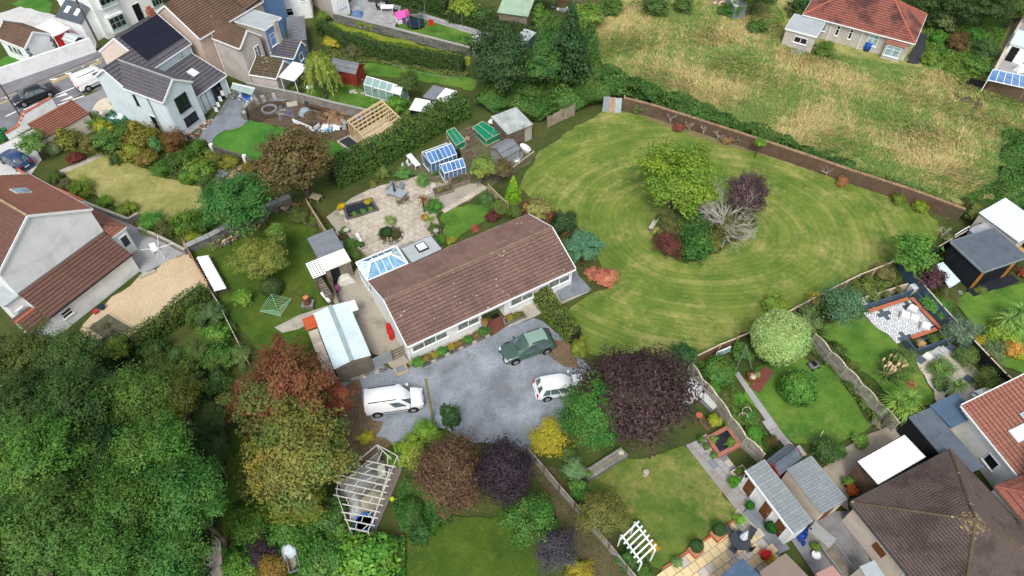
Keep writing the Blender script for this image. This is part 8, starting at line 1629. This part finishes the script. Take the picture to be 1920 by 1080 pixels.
scatter('bramble_thicket',[(1000,100),(1060,60),(1110,70),(1120,130),(1090,170),(1030,190),(970,170)],14000,(74,112,56),3.0,.13,1.3,hmin=.8)
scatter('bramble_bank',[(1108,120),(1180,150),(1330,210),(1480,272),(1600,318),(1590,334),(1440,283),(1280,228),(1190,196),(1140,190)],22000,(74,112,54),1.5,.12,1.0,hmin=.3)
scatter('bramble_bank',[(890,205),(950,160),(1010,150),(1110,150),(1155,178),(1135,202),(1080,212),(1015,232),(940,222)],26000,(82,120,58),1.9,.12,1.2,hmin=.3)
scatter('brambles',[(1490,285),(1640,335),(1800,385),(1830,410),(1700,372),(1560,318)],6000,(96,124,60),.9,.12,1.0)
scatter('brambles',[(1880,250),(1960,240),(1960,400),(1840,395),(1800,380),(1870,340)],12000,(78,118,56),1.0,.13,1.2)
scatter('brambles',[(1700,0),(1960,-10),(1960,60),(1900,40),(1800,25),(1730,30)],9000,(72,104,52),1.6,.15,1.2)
scatter('weeds',[(1735,60),(1800,40),(1880,60),(1850,150),(1800,160),(1735,120)],9000,(100,132,60),.7,.12,.9)
scatter('weeds',[(600,70),(640,90),(800,130),(880,140),(870,150),(700,120),(620,120)],5000,(110,124,70),.5,.1,.8)
# rough grass of the field, blade by blade
def tufts(name,poly,n,cols,L=.45,wd=.045,lean=.95):
    p=pts(poly);xs=[q.x for q in p];ys=[q.y for q in p];N_=n*3
    x=rng.uniform(min(xs),max(xs),N_);y=rng.uniform(min(ys),max(ys),N_);k=inside_np(x,y,p);x,y=x[k][:n],y[k][:n];m=len(x)
    fl=1.2*np.sin(x*.35+1.6*np.sin(y*.28))+np.sin(y*.5+x*.2)+1.1
    f1=np.sin(x*.42+2*np.sin(y*.23+1))+np.sin(y*.55+1.5*np.sin(x*.31))+.8*np.sin(x*1.9+y*1.1)*np.sin(y*1.7-x*.6)
    a=fl+rng.normal(size=m)*.8;l=L*rng.uniform(.5,1.3,m)*(1+.25*np.clip(f1,-1,1));bx=np.cos(a);by_=np.sin(a);ln=lean*rng.uniform(.6,1.4,m)
    px_,py_=-by_,bx;V=np.empty((m,6,3));ww=wd*rng.uniform(.6,1.5,m)
    for j,t in enumerate((0,.55,1.0)):
        cx=x+bx*l*ln*t*t;cy=y+by_*l*ln*t*t;cz=l*(t-.5*t*t*np.minimum(ln,1));wj=ww*(1-.8*t)
        V[:,2*j,0]=cx-px_*wj;V[:,2*j,1]=cy-py_*wj;V[:,2*j,2]=cz;V[:,2*j+1,0]=cx+px_*wj;V[:,2*j+1,1]=cy+py_*wj;V[:,2*j+1,2]=cz
    pick=(f1+rng.normal(size=m)*.9)
    for ci,(lo,hi,c)in enumerate(cols):
        s=(pick>=lo)&(pick<hi);q=int(s.sum())
        if not q:continue
        me=bpy.data.meshes.new(name);me.vertices.add(6*q);me.vertices.foreach_set('co',V[s].reshape(-1));o6=np.arange(q)[:,None]*6
        idx=np.concatenate([o6+np.array([0,1,3,2]),o6+np.array([2,3,5,4])],1).reshape(-1)
        me.loops.add(8*q);me.loops.foreach_set('vertex_index',idx);me.polygons.add(2*q);me.polygons.foreach_set('loop_start',np.arange(0,8*q,4));me.update(calc_edges=True)
        me.attributes.new('v','FLOAT','FACE').data.foreach_set('value',np.repeat(.2+.6*rng.random(q),2));me.materials.append(LEAF)
        o=link(name,me);o.color=leafcol(c);o['kind']='stuff'
FIELD_=[(1095,50),(1220,-20),(1700,-40),(1960,150),(1960,400),(1830,405),(1700,330),(1480,280),(1330,222),(1190,172),(1120,110)]
tufts('meadow_grass',[(1110,60),(1200,-10),(1440,-20),(1480,90),(1700,125),(1840,150),(1930,180),(1940,380),(1800,375),(1640,330),(1480,280),(1330,222),(1200,168),(1125,110)],75000,
      ((-9,-.4,(112,142,74)),(-.4,.7,(156,162,102)),(.7,9,(196,182,138))))
# brick wall planting on the lawn side
for u,v,r,c,l in((1195,203,13,(104,124,76),'leafy pruned shrub at the brick wall end by the gate'),(1273,238,10,(150,96,84),'small pinkish shrub under the brick wall'),(1361,262,10,(158,128,100),'small tan shrub under the brick wall'),(1580,341,11,(176,128,96),'round salmon-pink shrub in front of the brick wall'),(1683,373,14,(110,130,54),'green dome shrub near the lower end of the brick wall'),(1726,387,14,(140,158,54),'lime green shrub at the lower end of the brick wall'),(1507,298,8,(120,160,62),'climber patch on the brick wall'),(1830,398,25,(104,122,62),'rough shrub at the corner of brick wall and dark fence')):
    shrub(u,v,r,'bush',c,l,asp=.85)
tree(1425,268,11,'bush',(110,158,58),'small bright green standard tree by the brick wall',1.9,1.0,'small_tree')
def bare(name,u,v,h,spread,label,n=9,r0=.05,mat=TWIG,depth=3,cat='tree',grp=None):
    t=thing(name,label,cat,P(u,v,0),random.random()*6,grp);m=MB();tr=MB()
    tr.tube((0,0,-.1),(0,0,h*.35),r0,r0*.8,7)
    def grow(p,d,l,r,k):
        q=p+d*l;m.tube(p,q,r,r*.6,4,cap=False)
        if k<=0 or r<.004:return
        for _ in range(3 if k>1 else 2):
            e=(d+Vector((random.uniform(-.8,.8),random.uniform(-.8,.8),random.uniform(-.45,.6)))).normalized();grow(p.lerp(q,random.uniform(.45,1)),e,l*random.uniform(.55,.85),r*.6,k-1)
    for i in range(n):
        a=6.28*i/n+random.uniform(-.3,.3);d=Vector((math.cos(a)*spread,math.sin(a)*spread,random.uniform(.35,1.1))).normalized();grow(Vector((0,0,h*random.uniform(.15,.35))),d,h*.36,r0*.6,depth)
    tr.build('trunk',mat,t,smooth=True);m.build('branch',mat,t);return t
bare('bare_tree',1352,428,4.6,1.5,'bare silver-grey tree in the middle of the lawn island',20,.075,M('silver_twig',C(198,192,184),var=.1),4)
pr='pruned bare shrubs along the brick wall'
for u,v,h,l in((1210,215,1.6,'bare pruned shrub beside the leafy shrub at the wall end'),(1256,232,1.9,'tall pale pruned shrub between the wall end and the pink shrub'),(1292,246,1.6,'thin pruned shrub right of the small pink shrub'),(1318,252,1.5,'greenish pruned shrub in the middle of the wall bed'),(1345,262,1.5,'pruned shrub beside the small tan shrub'),(1378,270,1.3,'short pruned shrub left of the bright standard tree'),(1548,330,1.5,'lone pruned stem by the middle of the brick wall'),(1763,447,1.6,'leaning bare sapling at the far corner of the lawn')):
    bare('pruned_shrub',u,v,h,.5,l,5,.06,TWIG,2,'shrub',pr)
# lawn island
tree(1272,326,78,'broad',(118,150,54),'yellow-green maple on the lawn island',4.3,.62,'maple_tree',trunk=.22)
tree(1400,362,41,'broad',(92,72,82),'purple leaved tree on the lawn island',3.2,.9,'purple_tree')
for u,v,r,k,c,l,a in((1252,456,29,'fine',(112,72,66),'dark red shrub on the near side of the lawn island',.9),(1308,463,31,'bush',(68,118,56),'glossy green shrub on the near side of the lawn island',.9),(1334,455,20,'fine',(120,132,68),'yellow-tipped shrub right of the glossy island shrub',.9),(1300,422,36,'bush',(72,108,52),'green shrub in the middle of the lawn island',.7),(1262,420,28,'fine',(118,126,78),'wispy grassy shrub behind the wooden bench',.7),(1232,432,10,'bush',(168,172,100),'low pale plant beside the wooden bench',.5),
        (1368,424,34,'fine',(112,118,76),'twiggy olive shrub under the bare tree',.7),(1236,408,9,'tall',(84,110,56),'small upright shrub right behind the bench',1.0),(1400,418,12,'spike',(190,196,80),'yellow strappy plant at the right end of the island',.7),(1345,438,24,'bush',(84,94,52),'dull green shrub below the bare tree trunk',.6)):
    shrub(u,v,r,k,c,l,asp=a)
scatter('island_cover',[(1225,445),(1262,402),(1330,390),(1398,398),(1415,420),(1395,442),(1330,472),(1285,486),(1242,474)],5000,(92,112,58),1.1,.09,.8)
# drive and lower middle
hedge([(1008,556),(1035,590),(1062,624),(1078,640)],1.5,1.5,(104,126,58),'clipped hedge between the bungalow corner and the drive')
shrub(1086,652,18,'bush',(132,148,56),'yellow-green shrub at the end of the drive hedge',asp=.8)
tree(1200,736,110,'dense',(74,58,62),'huge dark purple beech between drive and back garden',6.0,.8,'purple_beech',stretch=1.02)
tree(1117,772,73,'dense',(72,122,54),'dense green tree in front of the white hatchback',4.8,.95)
tree(1281,664,24,'bush',(62,106,56),'small dark green tree at the fence corner by the purple beech',2.2,1.0,'small_tree')
shrub(1030,822,41,'fine',(188,182,66),'golden yellow shrub at the drive exit',asp=.8)
shrub(1078,880,23,'fine',(128,166,124),'silvery green shrub behind the lane fence',asp=.9);shrub(1088,918,20,'bush',(104,146,70),'bright green shrub below the silvery shrub',asp=.9);shrub(1062,848,18,'bush',(84,110,56),'dark shrub beneath the golden shrub',asp=.8)
tree(1132,962,46,'broad',(112,116,62),'olive-brown tree by the white pergola',2.8,.85)
t1_=tree(545,735,84,'open',(126,82,60),'rust-red twiggy tree left of the white van',4.4,.7,'rust_red_tree',stretch=1.1);t2_=tree(480,745,56,'fine',(118,84,60),'brown-red tree at the left of the rust-red tree',3.6,.8,'rust_red_tree');t3_=tree(618,752,42,'open',(132,78,60),'small bright rust-red tree beside the leaf strewn drive',3.2,.7,'rust_red_tree')
t4_=tree(548,850,95,'broad',(122,126,64),'ochre-green spreading tree above the covered pergola',5.5,.75,'ochre_tree');tree(565,935,50,'fine',(128,136,58),'yellow-green low tree at the foot of the ochre tree',3.0,.75)
def second(t,kind,c,off,k=.8):
    o=[q for q in t.children if q.name.startswith('crown')][0];n_=crown(kind,t,'crown',c);n_.location=o.location+Vector(off);n_.scale=o.scale*k;n_.rotation_euler=(0,0,random.random()*6)
second(t1_,'open',(104,112,60),(.3,-.5,-.5),.92);second(t1_,'fine',(112,96,62),(-.6,.6,-.4),.7);second(t2_,'open',(96,112,58),(0,0,-.3),.95);second(t4_,'open',(104,126,62),(.2,-.6,-.5),.95);second(t4_,'fine',(160,148,70),(-.8,.8,.1),.6)
for u,v,r,k,c,l,a in((800,808,27,'fine',(124,164,66),'bright light green shrub at the edge of the gravel drive',.9),(770,848,32,'bush',(132,164,62),'lime green shrub above the pergola end',.8),(735,860,16,'bush',(110,146,58),'low lime shrub touching the pergola corner',.7),(686,822,15,'bush',(188,188,66),'small yellow shrub in the leaf litter by the drive',.8),(660,862,27,'spike',(120,142,128),'blue-grey yucca clump above the pergola',.9),
        (620,965,34,'bush',(76,116,58),'dark green shrub left of the pergola end',.8),(770,960,30,'fine',(76,116,56),'feathery green shrub right of the pergola',.8),(790,1000,24,'bush',(66,104,52),'dark green shrub at the top of the bottom lawn',.7),(690,1050,58,'bush',(100,154,62),'large bright green shrub mass at the bottom edge',.7),(610,1040,44,'bush',(80,124,56),'mid green shrub mass right of the wheelbarrow',.7),
        (640,1000,26,'bush',(90,138,60),'green shrub below the pergola corner',.8),(512,1070,34,'fine',(150,132,66),'ochre shrub at the bottom edge left of the wheelbarrow',.7),(490,1035,30,'bush',(64,54,66),'dark purple shrub left of the wheelbarrow',.8),(470,985,34,'bush',(96,140,58),'green shrub at the bottom of the grass strip',.8),(450,1060,30,'bush',(104,150,60),'bright green shrub beside the woodland path',.8),
        (540,990,34,'bush',(78,128,56),'green shrub below the ochre tree',.8),(1085,1072,27,'fine',(178,168,66),'yellow shrub at the bottom edge by the lane',.8),(1195,985,12,'bush',(96,140,66),'climber on the white pergola',.7),(1225,1025,12,'bush',(196,170,70),'yellow flowers at the end of the white pergola',.8),(1180,1050,24,'bush',(70,116,56),'green shrub behind the lower lane fence',.7),(1205,1075,18,'bush',(84,126,56),'low green shrub at the bottom fence end',.7)):
    shrub(u,v,r,k,c,l,asp=a)
tree(845,782,27,'tall',(58,90,52),'dark upright shrub-like tree beside the drive post',2.2,.9,'small_tree')
tree(845,885,76,'dense',(104,82,66),'brown-purple plum tree below the gravel drive',4.6,.85,'plum_tree');tree(945,882,62,'dense',(58,48,62),'nearly black purple plum tree below the gravel drive',4.8,1.1,'plum_tree')
tree(990,975,52,'fine',(80,130,60),'dense green shrub-tree on the bottom lawn edge',2.8,.95);tree(1040,1030,44,'fine',(82,80,96),'smoky purple small tree at the bottom beside the lane',2.4,.8,'small_tree')
scatter('ground_cover',[(760,900),(830,920),(850,980),(800,1010),(755,1000),(740,960)],5000,(74,118,54),.8,.1,.8)
scatter('ground_cover',[(440,940),(640,930),(640,1000),(760,1010),(760,1100),(420,1100)],14000,(84,132,58),1.2,.12,1.0)
# right hand gardens
o=tree(1462,632,56,'pom',(156,186,122),'large pale green round-headed tree by the lawn fence',3.0,.92,'round_tree')
shrub(1496,728,36,'clip',(90,140,62),'big clipped dark green dome on the long lawn',asp=1.0)
tree(1578,570,48,'fine',(92,132,100),'blue-green bushy tree beside the tiled seating area',2.6,.8)
tree(1720,474,40,'bush',(94,142,62),'round green tree at the fence corner by the lawn',2.6,.85)
tree(1748,522,26,'bush',(90,60,76),'small dark purple tree beside the cold frame',1.8,.8,'purple_tree')
for u,v,r,k,c,l,a in((1455,574,24,'bush',(134,160,66),'yellow-green shrub at the fence above the round-headed tree',.8),(1512,600,30,'fine',(112,142,92),'grey-green shrub right of the round-headed tree',1.0),(1528,560,14,'bush',(204,190,64),'golden yellow shrub at the lawn fence',1.1),(1625,540,28,'bush',(104,120,60),'brambly shrub over the lawn fence',.6),(1660,510,24,'fine',(128,128,84),'dry ivy mound on the lawn fence',.6),
        (1350,696,30,'bush',(86,132,60),'leafy green shrub below the propped window frame',.8),(1392,655,24,'bush',(88,128,58),'green shrub under the fence behind the swing frame',.8),(1335,728,18,'bush',(92,140,56),'light green shrub along the wavy fence',.8),(1383,748,15,'clip',(104,158,66),'bright green ball by the stepping path',.9),(1358,742,20,'fine',(100,116,64),'brownish shrub in the long garden bed',.7),(1425,640,16,'bush',(120,150,100),'grey-green shrub at the foot of the round-headed tree',.8),
        (1375,790,20,'bush',(100,132,62),'mixed flower clump beside the cane arch',.6),(1412,815,17,'clip',(84,150,58),'vivid green ball along the wavy fence',.9),(1448,828,14,'fine',(104,96,60),'brown-green shrub in the corner bed',.7),(1405,780,14,'bush',(82,132,66),'small leafy clump beside the stepping path',.7),(1550,842,27,'bush',(74,104,56),'dark green mound at the end of the long lawn',.85),(1575,845,14,'bush',(92,140,62),'small green shrub beside the dark mound',.8),
        (1612,825,17,'bush',(112,156,74),'leafy potted plants at the lawn corner',.7),(1645,795,12,'fine',(150,158,130),'pale flower pot at the cordyline foot',.7),(1610,720,22,'bush',(74,104,52),'dark bed shrub along the panelled fence',.6),(1590,690,20,'bush',(92,110,58),'green shrub inside the panelled fence',.7),(1570,655,16,'bush',(84,108,56),'low shrub by the mower and fence',.7),
        (1690,678,32,'fine',(104,134,72),'soft green shrub right of the pampas grass',.9),(1767,692,26,'fine',(116,152,84),'light green mound in the pale gravel',.8),(1812,670,24,'fine',(112,140,78),'green shrub along the dark fence',.8),(1803,622,33,'fine',(112,138,122),'silver-green shrub against the dark fence',1.0),(1752,570,24,'bush',(92,150,68),'bright leafy shrub behind the long bench',.8),(1775,590,18,'bush',(80,114,60),'green shrub between bench and fence',.8),(1716,546,9,'bush',(214,206,40),'bright yellow plant at the bench corner',.9),
        (1775,560,24,'fine',(110,118,70),'dull shrub behind the dark fence',.8),(1840,545,10,'fine',(130,150,80),'small plant at the office corner',.7),(1830,640,17,'fine',(190,180,70),'golden shrub beyond the dark fence',1.0),(1875,625,26,'bush',(136,166,68),'lime green hedge-like shrub beyond the dark fence',.8),(1862,658,24,'fine',(120,142,104),'grey-green shrub beyond the dark fence',.9),(1898,655,17,'bush',(218,176,90),'orange-yellow shrub at the right edge',1.0),(1915,668,12,'bush',(170,186,70),'lime shrub at the right edge below the orange one',.8),
        (1850,715,26,'fine',(112,136,72),'green shrub at the gravel border by the fence',.8),(1890,730,24,'fine',(92,116,62),'dark green shrub below the fence at the right',.8),(1855,700,18,'fine',(104,128,70),'feathery shrub beside the dark fence foot',.8),(1910,468,12,'bush',(216,170,110),'peach coloured shrub beside the office roof',.9),(1917,510,12,'bush',(150,84,60),'rust flowering plant at the office corner',.8),(1782,450,10,'fine',(176,200,140),'pale green shrub behind the office',1.0),
        (1710,720,14,'spike',(180,140,100),'tan grass tuft by the blue metal shed',.8),(1762,720,14,'bush',(116,146,84),'soft shrub beside the small cordyline',.8),(1858,790,12,'bush',(104,130,84),'potted shrub by the orange roof',.8)):
    shrub(u,v,r,k,c,l,asp=a)
def cordyline(u,v,r,label,h,heads,c,lean=(0,0)):
    t=thing('cabbage_palm',label,'palm',P(u,v,0));rm=r*PX(u,v,h);m=MB()
    for dx,dy,dz in heads:
        m.path([(0,0,0),(lean[0]*.5+dx*.4,lean[1]*.5+dy*.4,(h+dz)*.55),(lean[0]+dx,lean[1]+dy,h+dz)],.11,7)
        o=crown('spike',t,'crown',c);o.location=(lean[0]+dx,lean[1]+dy,h+dz);o.scale=(rm,rm,rm);o.rotation_euler=(0,0,random.random()*6)
    m.build('trunk',BARK,t,smooth=True)
cordyline(1648,806,34,'large leaning cordyline palm over the panelled fence',2.2,((0,0,0),(.5,.3,.35),(.35,-.4,-.1),(-.35,.2,.2)),(132,170,82),(1.1,.9))
cordyline(1868,622,28,'cluster of three cordyline palms on the office lawn',1.5,((0,0,.3),(1.3,.7,.5),(.8,-.3,-.1)),(134,172,94))
cordyline(1772,745,20,'small cordyline palm with two stems in pale gravel',1.7,((0,0,0),(.4,.1,.1)),(112,146,84))
t=thing('pampas_grass','pampas grass with cream plumes on the tiled garden lawn','grass clump',P(1662,705,0));o=crown('spike',t,'leaf_clump',(92,124,72));o.scale=(1.7,1.7,1.2);o.location=(0,0,.2)
PL=M('cream_plume',C(226,202,160),var=.1)
for i in range(22):
    a=random.random()*6.28;r=random.uniform(.2,.9);m=MB();m.tube((r*.3*math.cos(a),r*.3*math.sin(a),.2),(r*math.cos(a),r*math.sin(a),1.5),.012,.01,4);m.lathe([(.02,0),(.085,.15),(.07,.35),(.01,.5)],6,(r*math.cos(a),r*math.sin(a),1.45));m.build('plume',PL,t)
scatter('fallen_leaves',[(760,700),(900,650),(1000,612),(1060,640),(1090,690),(1060,760),(980,830),(860,790),(700,800),(690,720)],700,(140,112,74),.04,.05,.5)
scatter('weeds',[(775,700),(920,640),(925,646),(860,690),(800,716)],500,(104,118,66),.12,.05,.5)
# grass at the foot of walls, weeds and fallen leaves
scatter('fallen_leaves',[(650,722),(672,712),(690,775),(720,792),(705,820),(735,832),(715,862),(690,868),(655,850),(640,790)],1500,(176,122,74),.04,.06,.5)
scatter('fallen_leaves',[(985,855),(1040,880),(1085,950),(1150,1015),(1220,1090),(1130,1100),(1060,1000)],1500,(150,100,62),.04,.06,.5)
scatter('weeds',[(1270,745),(1320,715),(1430,850),(1460,850),(1400,760),(1345,690),(1310,680)],3500,(96,130,60),.5,.09,.6)
scatter('weeds',[(1480,625),(1545,620),(1640,740),(1690,800),(1640,800),(1560,700)],4000,(92,120,58),.5,.09,.6)
scatter('weeds',[(1500,590),(1600,545),(1690,492),(1690,530),(1625,565),(1560,600)],5000,(98,120,60),.8,.1,.8)
scatter('weeds',[(110,285),(230,240),(330,290),(470,320),(500,350),(440,360),(380,340),(300,330),(230,296),(150,300)],5000,(94,116,60),.5,.1,.7)
